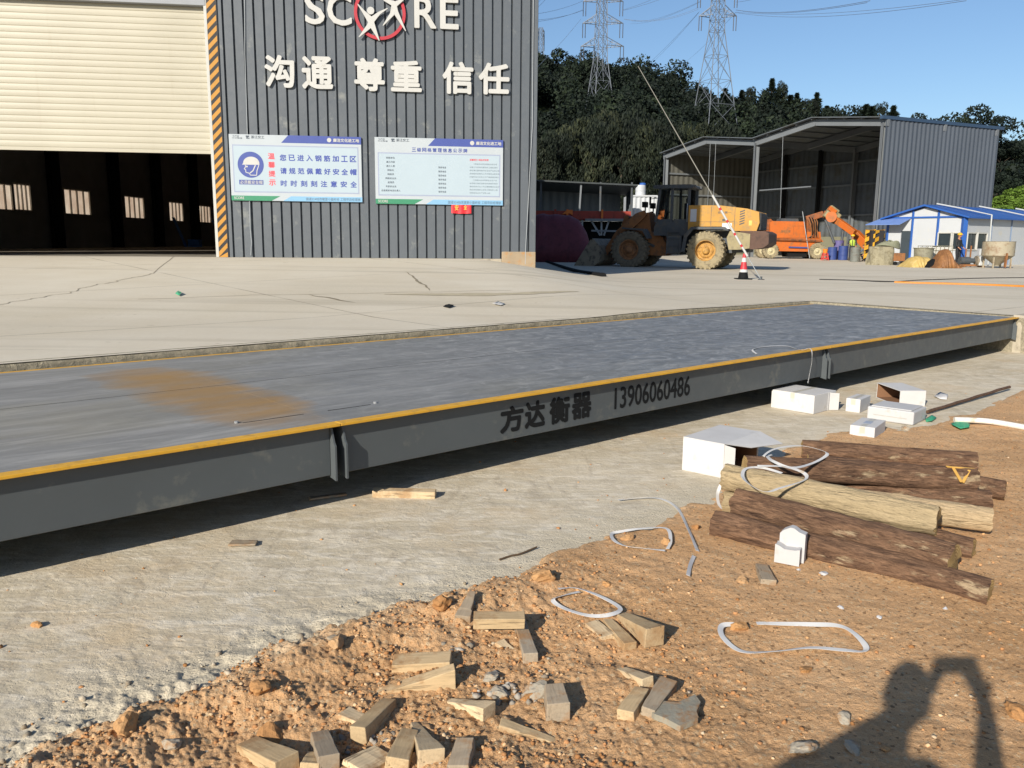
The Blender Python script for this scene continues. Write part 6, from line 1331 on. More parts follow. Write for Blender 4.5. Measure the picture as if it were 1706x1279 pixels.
lb('fender', M_LK, side([(-2.55, 1.62), (-2.35, 1.78), (-1.0, 1.78), (-0.72, 1.45), (-0.62, 0.75), (-0.78, 0.75), (-0.85, 1.35), (-1.1, 1.68), (-2.3, 1.68)], 0.62, 1.30), bevel=0.01); lb('fender', M_LK, side([(-2.55, 1.62), (-2.35, 1.78), (-1.0, 1.78), (-0.72, 1.45), (-0.62, 0.75), (-0.78, 0.75), (-0.85, 1.35), (-1.1, 1.68), (-2.3, 1.68)], -1.30, -0.62), bevel=0.01)
# cab: floor box, pillars, roof, glass
cb = lb('cab', M_LK, side([(-0.78, 1.42), (0.72, 1.42), (0.72, 1.78), (0.62, 2.0), (-0.78, 2.0)], -0.80, 0.80), bevel=0.02)
for x, dx in ((-0.74, 0.0), (-0.02, 0.0), (0.66, -0.14)):
    for y in (-0.76, 0.76): lb('pillar', M_LK, lambda g: g.bar((x, y, 1.98), (x + dx, y * 0.96, 3.40), 0.09, 0.11), cb, 0.01)
for x in (-0.4, 0.3):
    for y in (-0.75, 0.75): lb('door_rail', M_LK, lambda g: g.bar((x - 0.3, y, 2.04), (x + 0.28, y, 2.04), 0.05, 0.14), cb, 0.005)
lb('cab_roof', M_LK, side([(-0.92, 3.40), (0.74, 3.40), (0.80, 3.46), (0.70, 3.55), (-0.82, 3.55), (-0.92, 3.50)], -0.86, 0.86), cb, 0.03, 3)
lb('roof_lamp', M_LK, lambda g: (g.bx(-0.98, -0.88, 0.50, 0.70, 3.42, 3.54), g.bx(-0.98, -0.88, -0.7, -0.5, 3.42, 3.54)), cb, 0.02); lb('roof_lamp', M_LK, lambda g: g.bx(0.74, 0.84, 0.50, 0.70, 3.42, 3.54), cb, 0.02)
def pane(pts): g = MB(); g.quad(*pts); return g.build('window', M_GLASS, cb, world=False)
for y in (-0.755, 0.755):
    pane([(-0.70, y, 2.1), (-0.06, y, 2.1), (-0.06, y * 0.97, 3.38), (-0.70, y * 0.97, 3.38)]); pane([(0.02, y, 2.1), (0.62, y, 2.1), (0.50, y * 0.97, 3.38), (0.02, y * 0.97, 3.38)])
pane([(-0.745, -0.72, 2.0), (-0.745, 0.72, 2.0), (-0.745, 0.70, 3.38), (-0.745, -0.70, 3.38)]); pane([(0.67, -0.72, 1.95), (0.67, 0.72, 1.95), (0.53, 0.70, 3.38), (0.53, -0.70, 3.38)])
lb('seat', M_BLK, lambda g: (g.bx(-0.50, 0.02, -0.25, 0.25, 1.95, 2.12), g.bx(-0.58, -0.42, -0.25, 0.25, 2.1, 2.80), g.bx(-0.56, -0.46, -0.13, 0.13, 2.82, 3.02)), cb, 0.04, 3); lb('steering_column', M_BLK, lambda g: (g.bar((0.50, 0, 1.9), (0.34, 0, 2.42), 0.07), g.lathe([(0.18, -0.012), (0.20, 0), (0.18, 0.012)], (0.32, 0, 2.46), (-0.4, 0, 1), 18)), cb, 0)
for y in (0.95, -0.95): lb('mirror', M_BLK, lambda g: (g.bar((0.62, y * 0.82, 3.0), (0.86, y * 1.12, 2.95), 0.03), g.bx(0.83, 0.87, y * 1.12 - 0.09, y * 1.12 + 0.09, 2.70, 3.05)), cb, 0.008)
lb('ladder', M_LK, lambda g: (g.bar((-0.42, 1.02, 0.62), (-0.42, 0.90, 1.75), 0.04), g.bar((0.08, 1.02, 0.62), (0.08, 0.90, 1.75), 0.04), [g.bar((-0.42, 1.02 - 0.03 * i, 0.68 + 0.3 * i), (0.08, 1.02 - 0.03 * i, 0.68 + 0.3 * i), 0.10, 0.03) for i in range(4)]), bevel=0.004)
lb('handrail', M_CABLE, lambda g: g.tube([(-0.72, 0.84, 2.0), (-0.72, 0.93, 2.25), (-0.72, 0.93, 2.6), (-0.70, 0.82, 2.75)], 0.018, 6), bevel=0, smooth=40)
lb('fuel_tank', M_LK, side([(-0.55, 0.70), (0.05, 0.70), (0.10, 0.80), (0.10, 1.40), (-0.55, 1.40)], 0.50, 0.98), bevel=0.04, seg=3)
lb('front_frame', M_LR, side([(0.05, 0.65), (0.35, 0.55), (2.35, 0.62), (2.45, 1.0), (2.0, 1.35), (1.55, 2.35), (1.05, 2.42), (0.92, 1.6), (0.40, 1.35)], -0.48, 0.48), bevel=0.03)
for y in (0.78, -1.33): lb('front_fender', M_LK, side([(0.78, 1.30), (1.0, 1.70), (2.0, 1.76), (2.0, 1.70), (1.08, 1.62), (0.88, 1.28)], y, y + 0.55), bevel=0.01)
for y in (0.62, -0.62): lb('lift_arm', M_LR, side([(1.10, 2.32), (1.22, 2.50), (1.60, 2.36), (2.45, 1.62), (3.10, 0.62), (3.28, 0.42), (3.08, 0.32), (2.85, 0.58), (2.05, 1.42), (1.35, 2.05)], y - 0.07, y + 0.07), bevel=0.015)
lb('arm_crosspiece', M_LR, lambda g: g.cyl((2.2, -0.6, 1.55), (2.2, 0.6, 1.55), 0.16, n=14), bevel=0, smooth=40); lb('rocker_arm', M_LR, side([(1.95, 1.55), (2.10, 2.30), (2.28, 2.30), (2.50, 1.52), (2.62, 0.95), (2.45, 0.92), (2.25, 1.40)], -0.10, 0.10), bevel=0.015)
lb('tilt_cylinder', M_LK, lambda g: (g.cyl((1.15, 0, 2.15), (1.75, 0, 2.20), 0.10, n=12), g.cyl((1.75, 0, 2.20), (2.18, 0, 2.23), 0.055, n=10)), bevel=0, smooth=40)
for y in (0.42, -0.42): lb('lift_cylinder', M_LK, lambda g: (g.cyl((0.75, y, 0.95), (1.65, y, 1.35), 0.085, n=12), g.cyl((1.65, y, 1.35), (2.25, y, 1.62), 0.05, n=10)), bevel=0, smooth=40)
for y in (0.62, -0.62): lb('headlamp', M_BLK, lambda g: (g.bar((1.18, y, 2.35), (1.18, y, 2.66), 0.05), g.bx(1.10, 1.30, y - 0.16, y + 0.16, 2.62, 2.86)), bevel=0.02)
def bucket(g):
    pr = [(4.35, 0.02), (3.55, 0.03), (3.16, 0.10), (2.92, 0.30), (2.86, 0.62), (2.98, 0.98), (3.22, 1.24), (3.30, 1.28), (3.26, 1.20), (3.06, 0.95), (2.95, 0.62), (3.0, 0.36), (3.2, 0.18), (3.56, 0.09), (4.35, 0.05)]
    g.prism(pr, (0, -1.45, 0), *XZ, 2.9)
    for y in (-1.45, 1.40): g.prism([(4.15, 0.04), (3.55, 0.03), (3.16, 0.10), (2.92, 0.30), (2.86, 0.62), (2.98, 0.98), (3.22, 1.24), (3.38, 1.22)], (0, y - (0.002 if y < 0 else -0.052), 0), *XZ, 0.05 if y < 0 else -0.05)
bk = lb('bucket', M_MUD, bucket, bevel=0.008)
for i in range(8): y = -1.35 + i * 0.386; lb('tooth', M_MUD, lambda g: g.prism([(4.30, 0.0), (4.58, 0.02), (4.58, 0.035), (4.30, 0.085)], (0, y - 0.05, 0), *XZ, 0.10), bk, 0.004)

# ================================================================== PEOPLE
M_SKIN = P('skin', lin('a8775a'), 0.6, 0.08); M_HAIR = P('black hair', lin('17161a'), 0.6, 0.1); M_BOOT = P('work boot', lin('3b3229'), 0.8, 0.2)
def person(label, loc, heading, J, cloth, legs, child=(), hair=True, group=None, bulk=1.0):
    """J: joint name -> (right, forward, up) in metres from the ground point"""
    rt = root('person', label, 'person', loc, -heading, group)
    J = dict(J); d = lambda a, b: (Vector(J[b]) - Vector(J[a])).normalized()
    V, E_, RAD, TAG = [], [], [], []
    idx = {}
    def add(n, p, r, tg, par=None):
        idx[n] = len(V); V.append(Vector(p)); RAD.append(r * (bulk if r > 0.04 else 1)); TAG.append(tg)
        if par: E_.append((idx[par], idx[n]))
    add('pelvis', J['pelvis'], 0.135, 1); add('belly', Vector(J['pelvis']).lerp(Vector(J['chest']), 0.5), 0.13, 0, 'pelvis'); add('chest', J['chest'], 0.145, 0, 'belly'); add('neck', J['neck'], 0.058, 2, 'chest'); add('skull', Vector(J['neck']).lerp(Vector(J['head']), 0.6), 0.055, 2, 'neck')
    for s in 'LR':
        add('sh' + s, J['sh' + s], 0.068, 0, 'chest'); el = Vector(J['el' + s]); add('ua' + s, Vector(J['sh' + s]).lerp(el, 0.5), 0.055, 0, 'sh' + s); add('el' + s, el, 0.045, 0, 'ua' + s); wr = Vector(J['wr' + s]); add('fa' + s, el.lerp(wr, 0.4), 0.042, 0, 'el' + s); add('wr' + s, wr, 0.029, 2, 'fa' + s)
        h = Vector(J.get('ha' + s, wr + d('el' + s, 'wr' + s) * 0.09)); hd = (h - wr).normalized(); side_ = hd.cross(Vector((0, 1, 0.2))).normalized(); nrm = side_.cross(hd); add('pa' + s, wr.lerp(h, 0.75), 0.030, 2, 'wr' + s)
        for i, (o, L) in enumerate(((-0.030, 0.062), (-0.010, 0.075), (0.010, 0.070), (0.028, 0.055))):
            b = wr.lerp(h, 0.95) + side_ * o; add(f'f{s}{i}', b, 0.009, 2, 'pa' + s); add(f'g{s}{i}', b + hd * L * 0.5 + nrm * 0.006, 0.0085, 2, f'f{s}{i}'); add(f'h{s}{i}', b + hd * L * 0.88 + nrm * 0.025, 0.0075, 2, f'g{s}{i}')
        t0 = wr.lerp(h, 0.35) + side_ * -0.032; add('t' + s, t0, 0.011, 2, 'pa' + s); add('u' + s, t0 + hd * 0.035 + side_ * -0.022 + nrm * 0.012, 0.009, 2, 't' + s)
        add('hi' + s, J['hi' + s], 0.098, 1, 'pelvis'); kn = Vector(J['kn' + s]); add('th' + s, Vector(J['hi' + s]).lerp(kn, 0.5), 0.085, 1, 'hi' + s); add('kn' + s, kn, 0.062, 1, 'th' + s); an = Vector(J['an' + s]); add('ca' + s, kn.lerp(an, 0.35), 0.06, 1, 'kn' + s); add('an' + s, an, 0.042, 3, 'ca' + s); to = Vector(J.get('to' + s, an + Vector((0.02 if s == 'R' else -0.02, 0.15, -0.045)))); add('to' + s, to, 0.037, 3, 'an' + s)
    me = bpy.data.meshes.new('body'); me.from_pydata([tuple(v) for v in V], E_, []); o = bpy.data.objects.new('tmp', me); COL.objects.link(o)
    m = o.modifiers.new('s', 'SKIN'); m.use_smooth_shade = True; m.branch_smoothing = 0.6
    for i, sv in enumerate(me.skin_vertices[0].data): sv.radius = (RAD[i], RAD[i] * (0.82 if TAG[i] in (0, 1) and i < 4 else 1)); sv.use_root = i == 0
    o.modifiers.new('u', 'SUBSURF').levels = 1
    dg = bpy.context.evaluated_depsgraph_get(); dg.update(); em = bpy.data.meshes.new_from_object(o.evaluated_get(dg)); bpy.data.objects.remove(o)
    g = MB(); vs = [v.co.copy() for v in em.vertices]
    segs = [(V[a], V[b], TAG[a], TAG[b]) for a, b in E_]
    for p in em.polygons:
        c = p.center; best = None
        for a, b, ta_, tb_ in segs:
            ab = b - a; t = max(0, min(1, (c - a).dot(ab) / max(ab.length_squared, 1e-9))); q = (c - a - ab * t).length
            if best is None or q < best[0]: best = (q, ta_ if t < 0.55 else tb_)
        g.f.append(tuple(p.vertices)); g.m.append(best[1])
    g.v = [tuple(v) for v in vs]
    # the head, with brow, nose, chin and ears
    H = Vector(J['head']); fx = Vector(J.get('face', (0, 1, 0))).normalized(); rx_ = fx.cross(Vector((0, 0, 1))).normalized(); ux_ = rx_.cross(fx)
    def shape(p):
        x, y, z = p.x, p.y, p.z; w_ = 1 - 0.26 * max(0, -z) ** 1.2
        nose = 0.24 * math.exp(-((x / 0.16) ** 2 + ((z + 0.12) / 0.20) ** 2)) * (y > 0); eye = 0.07 * (math.exp(-(((x - 0.36) / 0.17) ** 2 + ((z - 0.08) / 0.12) ** 2)) + math.exp(-(((x + 0.36) / 0.17) ** 2 + ((z - 0.08) / 0.12) ** 2))) * (y > 0)
        mouth = 0.04 * math.exp(-((x / 0.3) ** 2 + ((z + 0.45) / 0.06) ** 2)) * (y > 0); ear = 0.16 * math.exp(-((y / 0.16) ** 2 + ((z + 0.02) / 0.24) ** 2)) * (abs(x) > 0.8)
        return Vector((x * w_ * (1 + ear), y * w_ + nose - eye - mouth + 0.05 * (z < -0.5) * (y > 0), z))
    k = MB(); k.ell((0, 0, 0), (0.074, 0.094, 0.118), 28, 20, 2, shape); n0 = len(g.v)
    g.v += [tuple(H + rx_ * x + fx * y + ux_ * z) for x, y, z in k.v]; g.f += [tuple(i + n0 for i in f) for f in k.f]; g.m += [2] * len(k.f)
    g.build('body', [cloth, legs, M_SKIN, M_BOOT], rt, world=False, smooth=70)
    if hair:
        k = MB(); k.ell((0, 0, 0), (0.081, 0.101, 0.125), 24, 14, 0); q = MB(); q.v = [tuple(H + rx_ * x + fx * (y - 0.012) + ux_ * (z + 0.006)) for x, y, z in k.v]
        q.f = [f for f in k.f if all(k.v[i][2] > 0.02 + 0.5 * max(0, k.v[i][1]) or (k.v[i][1] < -0.03 and k.v[i][2] > -0.06) for i in f)]; q.m = [0] * len(q.f); q.build('hair', M_HAIR, rt, world=False, smooth=60)
    for nm, fn, mt in child:
        q = MB(); fn(q, H, fx, J); q.build(nm, mt, rt, world=False, smooth=50)
    return rt
def helmet(q, H, fx, J):
    c = H + Vector((0, 0, 0.045)); n = 20
    q.lathe([(0.128, 0.0), (0.126, 0.03), (0.112, 0.07), (0.080, 0.103), (0.035, 0.120), (0.004, 0.122)], c, (0, 0, 1), n)
    q.prism([(0.128 * math.cos(R(a)) * 1.08, 0.128 * math.sin(R(a)) * 1.42) for a in range(10, 171, 16)], c + Vector((0, 0, -0.006)), (fx.y, -fx.x, 0), (fx.x, fx.y, 0), (0, 0, 1), 0.012)
def vest(q, H, fx, J):
    pc, cc, nk = Vector(J['pelvis']), Vector(J['chest']), Vector(J['neck']); pts = [pc + Vector((0, 0, 0.05)), pc.lerp(cc, 0.5), cc, cc.lerp(nk, 0.6)]; rr = [(0.175, 0.145), (0.170, 0.142), (0.182, 0.150), (0.12, 0.10)]; n = 24; vs = []
    for p, (a, b) in zip(pts, rr):
        for i in range(n + 1): t = R(98) + R(344) * i / n; vs.append(p + Vector((a * math.cos(t), b * math.sin(t), 0)))
    q.add(vs, [(k * (n + 1) + i, k * (n + 1) + i + 1, (k + 1) * (n + 1) + i + 1, (k + 1) * (n + 1) + i) for k in range(3) for i in range(n)])
STAND = dict(pelvis=(0, 0, .94), chest=(0, .01, 1.30), neck=(0, .0, 1.46), head=(0, .03, 1.60), shL=(-.18, 0, 1.38), shR=(.18, 0, 1.38), elL=(-.25, .02, 1.10), elR=(.25, .02, 1.10), wrL=(-.22, .18, .95), wrR=(.22, .18, .95), hiL=(-.09, 0, .88), hiR=(.09, 0, .88), knL=(-.11, .03, .48), knR=(.11, .03, .48), anL=(-.12, 0, .085), anR=(.12, 0, .085))
# the photographer behind the camera, whose shadow falls on the soil
PHJ = dict(STAND, pelvis=(-.42, -.30, .93), chest=(-.40, -.24, 1.27), neck=(-.36, -.22, 1.44), head=(-.315, -.205, 1.595), shL=(-.59, -.20, 1.36), shR=(-.22, -.20, 1.35), elL=(-.52, .02, 1.17), wrL=(-.19, -.09, 1.53), haL=(-.125, -.05, 1.605), elR=(.065, -.12, 1.13), wrR=(.045, -.09, 1.50), haR=(.012, -.05, 1.595), hiL=(-.52, -.30, .87), hiR=(-.33, -.30, .87), knL=(-.55, -.27, .47), knR=(-.31, -.26, .47), anL=(-.56, -.30, .085), anR=(-.30, -.30, .085), face=(0.25, 1, -0.25))
person('person in dark work clothes holding up a phone to take the photograph', (0, 0, 0.008), 0.0, PHJ, P('dark jacket', lin('3a4250'), 0.8), P('dark trousers', lin('2c3038'), 0.8), bulk=1.28)
g = MB(); g.bx(-0.125, 0.035, -0.034, -0.025, 1.595, 1.672); tag(rebase(g.build('phone', P('phone black', lin('18191b'), 0.3), bevel=0.006, seg=2), (0, -0.03, 1.6)), 'black phone held upright in the hand of the photographer', 'phone')
gy = lambda x, y: float(hyard(x, y))
M_LIME = P('lime vest', lin('a9c24a'), 0.7, 0.1); M_HELM = P('yellow helmet', lin('d2a21c'), 0.4, 0.05)
p = AT(1418, 432, 54.5); person('worker in a lime vest and yellow helmet standing by the grey drum', (p.x, p.y, gy(p.x, p.y)), R(200), dict(STAND, elR=(.26, .06, 1.12), wrR=(.16, .28, 1.12), pelvis=(0, -.04, .93), chest=(0, .06, 1.28), neck=(0, .1, 1.43), head=(0, .16, 1.56), face=(0, 1, -.4)), P('dark shirt', lin('2d3138'), 0.8), P('dark work trousers', lin('2b2d33'), 0.8), (('helmet', helmet, M_HELM), ('vest', vest, M_LIME)), False)
p = AT(1442, 434, 54.0); person('crouching worker in blue beside the foot of the orange boom', (p.x, p.y, gy(p.x, p.y)), R(240), dict(STAND, pelvis=(0, -.12, .36), chest=(0, .10, .68), neck=(0, .18, .82), head=(0, .25, .95), shL=(-.18, .12, .76), shR=(.18, .12, .76), elL=(-.24, .30, .56), elR=(.24, .30, .56), wrL=(-.12, .46, .42), wrR=(.12, .46, .42), hiL=(-.1, -.10, .36), hiR=(.1, -.10, .36), knL=(-.16, .30, .46), knR=(.16, .30, .46), anL=(-.14, .02, .085), anR=(.14, .02, .085), face=(0, 1, -.5)), P('grey blue shirt', lin('525e70'), 0.8), P('blue jeans', lin('3a4c73'), 0.8))
p = AT(1594, 438, 45.0); person('worker in dark clothes and a yellow helmet by the office window', (p.x, p.y, gy(p.x, p.y) + 0.02), R(150), dict(STAND), P('black work jacket', lin('25282a'), 0.8), P('black work trousers', lin('222428'), 0.8), (('helmet', helmet, M_HELM),), False)

# ================================================================== ORANGE SPRAYING MACHINE with its folded boom
M_OR = P('machine orange', lin('b85f22'), 0.5, 0.14, 0.9, lin('8a5a34'), 0.35); M_ORD = P('grimy orange', lin('8f5128'), 0.7, 0.3, 2.0, lin('4a3a2c'), 0.45); M_CRM = P('cream rim', lin('b5ab8a'), 0.6, 0.1)
YM = 58.0; mp = AT(1325, 434, YM); mz = gy(mp.x, YM)
sm_ = root('spraying_machine', 'bright orange wheeled concrete spraying machine with a long folded boom', 'spraying machine', (mp.x, YM, mz))
def pxp(g, pts, Y, th, m=0): g.prism([(AT(x, y, Y).x, AT(x, y, Y).z) for x, y in pts], (0, Y, 0), (1, 0, 0), (0, 0, 1), (0, 1, 0), th, m)
def part(name, mat, fn, parent, bevel=0.015, smooth=None, seg=2): g = MB(); fn(g); return g.build(name, mat, parent, bevel=bevel, seg=seg, smooth=smooth)
hood2 = part('engine_hood', M_OR, lambda g: pxp(g, [(1283, 396), (1283, 371), (1287, 368), (1341, 369), (1342, 396)], YM, 1.9), sm_, 0.05)
part('panel_gap', M_ORD, lambda g: (pxp(g, [(1322, 391), (1322, 376), (1322.5, 376), (1322.5, 391)], YM - 0.004, 0.006), pxp(g, [(1323, 376), (1338, 376), (1338, 376.5), (1323, 376.5)], YM - 0.004, 0.006), pxp(g, [(1338, 376), (1338.5, 376), (1338.5, 391), (1338, 391)], YM - 0.004, 0.006)), hood2, 0)
g = MB(); a, b = AT(1300.5, 387.5, YM), AT(1317, 383, YM); text(g, '湿喷机械', (a.x, YM, a.z), (1, 0, 0), (0, 0, 1), (0, -1, 0), b.x - a.x, b.z - a.z, 0.05, z=0.004); g.build('lettering', M_LR, hood2)
part('chassis', M_OR, lambda g: pxp(g, [(1280, 399), (1283, 396), (1367, 397), (1372, 402), (1366, 404), (1357, 406), (1352, 412), (1350, 419), (1294, 418), (1291, 409), (1288, 404), (1280, 402)], YM + 0.05, 1.7), sm_, 0.03)
part('side_rail', M_ORD, lambda g: (g.bar(AT(1279, 398, YM - 0.05), AT(1368, 401, YM - 0.05), 0.12, 0.16), g.bar(AT(1290, 398.5, YM - 0.12), AT(1362, 400.5, YM - 0.12), 0.06)), sm_)
part('blue_bar', P('machine blue', lin('3c477a'), 0.5), lambda g: g.bar(AT(1314, 411.5, YM - 0.02), AT(1345, 412.5, YM - 0.02), 0.06, 0.10), sm_, 0.01)
part('front_deck', M_OR, lambda g: pxp(g, [(1344, 396), (1345, 386), (1367, 386), (1368, 397)], YM + 0.1, 1.6), sm_, 0.03)
part('roof_box', M_LK, lambda g: pxp(g, [(1300, 369), (1302, 363.5), (1330, 364), (1331, 369)], YM + 0.5, 1.0), sm_, 0.04)
part('underbody', M_BLK, lambda g: pxp(g, [(1311, 418), (1344, 418), (1344, 428), (1313, 428)], YM + 0.3, 1.3), sm_, 0.04)
inv = Matrix.Identity(4)
for px in (1283.5, 1361):
    for dy in (0.0, 1.75):
        c = AT(px, 418, YM); wr = 0.56; ty = wheel(sm_, c.x - mp.x, dy + 0.1, wr, 0.42, -1 if dy < 1 else 1, 20, (M_TYRE, M_CRM))
part('boom', M_OR, lambda g: ([g.bar(AT(a[0], a[1], YM - 0.1), AT(b[0], b[1], YM - 1.4), w_, w_ * 1.25) for a, b, w_ in (((1393, 366), (1424, 388), 0.34), ((1424, 388), (1455, 420), 0.44))]), sm_, 0.03)
part('boom_base', M_ORD, lambda g: (g.bar(AT(1347, 390, YM + 0.7), AT(1349, 366, YM + 0.6), 0.5), g.bar(AT(1343, 365, YM + 0.6), AT(1372, 356, YM + 0.3), 0.34, 0.42), g.bar(AT(1372, 357, YM + 0.3), AT(1396, 359, YM), 0.40, 0.5)), sm_, 0.05)
part('boom_head', M_LG2, lambda g: (g.bar(AT(1376, 352, YM), AT(1396, 366, YM), 0.42, 0.75), g.bar(AT(1382, 345, YM - 0.1), AT(1396, 355, YM - 0.1), 0.30, 0.4)), sm_, 0.08)
part('boom_elbow', M_OR, lambda g: (g.cyl(AT(1385, 361, YM - 0.35), AT(1385, 361, YM + 0.3), 0.36, n=18), g.bar(AT(1381, 346, YM - 0.2), AT(1392, 354, YM - 0.2), 0.28, 0.3)), sm_, 0.02)
for a, b in (((1375, 366), (1390, 405)), ((1392, 405), (1409, 432)), ((1406, 374), (1401, 412))): part('strut', M_LK if a[0] != 1392 else M_LG2, lambda g: (g.cyl(AT(a[0], a[1], YM - 0.5), AT(b[0], b[1], YM - 0.9), 0.13 if a[0] == 1392 else 0.085, n=10)), sm_, 0, 40)
for k in range(7):
    q = [AT(1345 + 2.5 * k + random.uniform(-1, 1), 362 + random.uniform(-2, 4), YM + 0.1), AT(1350 + 2 * k, 372 + random.uniform(-3, 6), YM - 0.2), AT(1352 + 1.5 * k, 385 + random.uniform(-4, 6), YM), AT(1346 + 3 * k, 396, YM)]
    part('hose', M_BLK if k % 2 else M_LR, lambda g: g.tube(spline(q, 5), 0.035, 6), sm_, 0, 40)
part('whip_aerial', M_CABLE, lambda g: g.tube([AT(1337, 352, YM - 0.1), AT(1343, 392, YM - 0.1), AT(1349, 430, YM - 0.2)], 0.025, 5), sm_, 0)
part('rear_bracket', M_ORD, lambda g: (pxp(g, [(1276, 398), (1277, 368), (1284, 364), (1288, 368), (1282, 372), (1281, 398)], YM + 0.2, 1.2)), sm_, 0.03)

# ================================================================== CLUTTER on the yard at right
def drum(label, px, py, r, h, Y, mat, name='drum', cat='drum'):
    p = AT(px, py, Y); z = gy(p.x, Y); rt = root(name, label, cat, (p.x, Y, z)); g = MB(); g.lathe([(r * 0.96, 0), (r, 0.02), (r, h * 0.32), (r * 1.03, h * 0.34), (r, h * 0.36), (r, h * 0.64), (r * 1.03, h * 0.66), (r, h * 0.68), (r, h * 0.97), (r * 1.03, h), (r * 0.94, h), (r * 0.93, h * 0.96), (0.01, h * 0.96)], (0, 0, 0), (0, 0, 1), 22); b = g.build('shell', mat, rt, world=False, smooth=40)
    g = MB(); g.cyl((r * 0.5, 0, h * 0.96), (r * 0.5, 0, h * 0.98), 0.05, n=10); g.build('bung', M_BLK, rt, world=False); return rt
M_BLU = P('blue drum plastic', lin('33457c'), 0.5, 0.15, 2); M_PUR = P('faded purple drum plastic', lin('5d5684'), 0.6, 0.15, 2)
drum('blue plastic drum behind the red stool', 1386, 430, 0.30, 0.85, 56.6, M_BLU); drum('faded purple drum standing upright behind the struts of the orange machine', 1396, 428, 0.32, 1.30, 57.4, M_PUR); drum('second blue drum just left of the worker in the lime vest', 1404, 431, 0.31, 0.95, 56.2, M_BLU)
drum('grey steel drum in front of the worker in the lime vest', 1424, 434, 0.30, 0.92, 53.2, P('grey drum', lin('6f726c'), 0.6, 0.2, 2, lin('5a5148'), 0.3))
# red stool
p = AT(1374, 432, 55.5); z = gy(p.x, 55.5); st = root('red_stool', 'red plastic stool with slotted sides beside the front wheel of the orange machine', 'stool', (p.x, 55.5, z)); M_RP = P('red plastic', lin('c2413a'), 0.45, 0.1); M_OP = P('orange bucket plastic', lin('cf7a2a'), 0.45, 0.1)
g = MB(); g.lathe([(0.20, 0.44), (0.20, 0.47), (0.17, 0.48), (0.01, 0.475)], (0, 0, 0), n=16); g.build('seat', M_RP, st, world=False, smooth=40)
for i in range(4):
    a = math.pi / 4 + i * math.pi / 2; g = MB(); g.bar((0.25 * math.cos(a), 0.25 * math.sin(a), 0), (0.17 * math.cos(a), 0.17 * math.sin(a), 0.45), 0.10, 0.05); g.build('leg', M_RP, st, world=False, bevel=0.01)
g = MB()
for zz, rr in ((0.14, 0.23), (0.34, 0.20)):
    q = [(rr * math.cos(math.pi / 4 + i * math.pi / 2), rr * math.sin(math.pi / 4 + i * math.pi / 2), zz) for i in range(4)]
    for i in range(4): g.bar(q[i], q[(i + 1) % 4], 0.03, 0.06)
g.build('side_rung', M_RP, st, world=False)
bk2 = root('orange_bucket', 'small orange bucket standing on the red stool', 'bucket', (p.x, 55.5, z + 0.48)); g = MB(); g.lathe([(0.13, 0), (0.17, 0.26), (0.18, 0.27), (0.16, 0.26), (0.12, 0.02), (0.01, 0.02)], (0, 0, 0), n=18); g.build('pail', M_OP, bk2, world=False, smooth=40); g = MB(); g.tube([(0.17 * math.cos(a), 0.05, 0.25 + 0.10 * math.sin(a)) for a in [R(i * 18) for i in range(11)]], 0.008, 5); g.build('handle', M_CABLE, bk2, world=False)
# draped heaps
def heap(label, cat, pts, Y, dep, mat, name, seed, sag=0.12):
    """cloth thrown over things: outline of its top edge in the photograph, real depth"""
    xs = [AT(x, y, Y) for x, y in pts]; x0, x1 = xs[0].x, xs[-1].x; rt_ = Vector(((x0 + x1) / 2, Y + dep / 2, gy((x0 + x1) / 2, Y))); n, m_ = 44, 22; vs = []
    tx = [q.x for q in xs]; tz = [max(q.z - rt_.z, 0.0) for q in xs]
    for j in range(m_ + 1):
        v = j / m_
        for i in range(n + 1):
            u = i / n; x = x0 + (x1 - x0) * u; prof = float(np.interp(x, tx, tz)); dome = max(0.0, 1 - abs(2 * v - 1) ** 2.6) ** 0.75
            fold = (0.10 if seed < 10 else 0.05) * (float(fbm(np.array(u * 9 + seed), np.array(v * 1.6 + seed), 3, seed)) - 0.5) + (0.05 if seed < 10 else 0.0) * abs(math.sin(u * 31 + seed + 2 * v)) * (1 - dome)
            vs.append((x + 0.06 * (float(vn(np.array(u * 6.0), np.array(v * 6.0), seed)) - 0.5), Y + dep * v - fold * 1.5, rt_.z - 0.01 + max(0.0, prof * dome * (1 + fold))))
    g = MB(); g.add(vs, [(j * (n + 1) + i, j * (n + 1) + i + 1, (j + 1) * (n + 1) + i + 1, (j + 1) * (n + 1) + i) for j in range(m_) for i in range(n)]); o = g.build(name, mat, solid=0.01, smooth=60); rebase(o, rt_); return tag(o, label, cat)
M_TY = P('yellow tarpaulin', lin('b59b5c'), 0.7, 0.15, 2.5, lin('c2ad7a'), 0.3, 0.2, 8); M_TB = P('brown tarpaulin', lin('7d5634'), 0.65, 0.25, 2.0, lin('94683e'), 0.4, 0.3, 8)
heap('yellow tarpaulin crumpled low over a pile at the front', 'tarpaulin', [(1514, 446), (1522, 437), (1531, 429), (1540, 427), (1548, 429), (1556, 428), (1564, 437), (1570, 446)], 41.6, 1.6, M_TY, 'yellow_tarpaulin', 3)
heap('black plastic sheet heaped between the yellow and brown tarpaulins', 'plastic sheet', [(1546, 447), (1553, 438), (1562, 431), (1570, 435), (1577, 447)], 41.2, 1.0, M_BLK, 'black_sheet', 5)
heap('brown tarpaulin draped in a tall cone over something', 'tarpaulin', [(1558, 449), (1568, 440), (1576, 425), (1582, 417), (1590, 415), (1594, 421), (1600, 437), (1607, 449)], 40.6, 1.5, M_TB, 'brown_tarpaulin', 8)
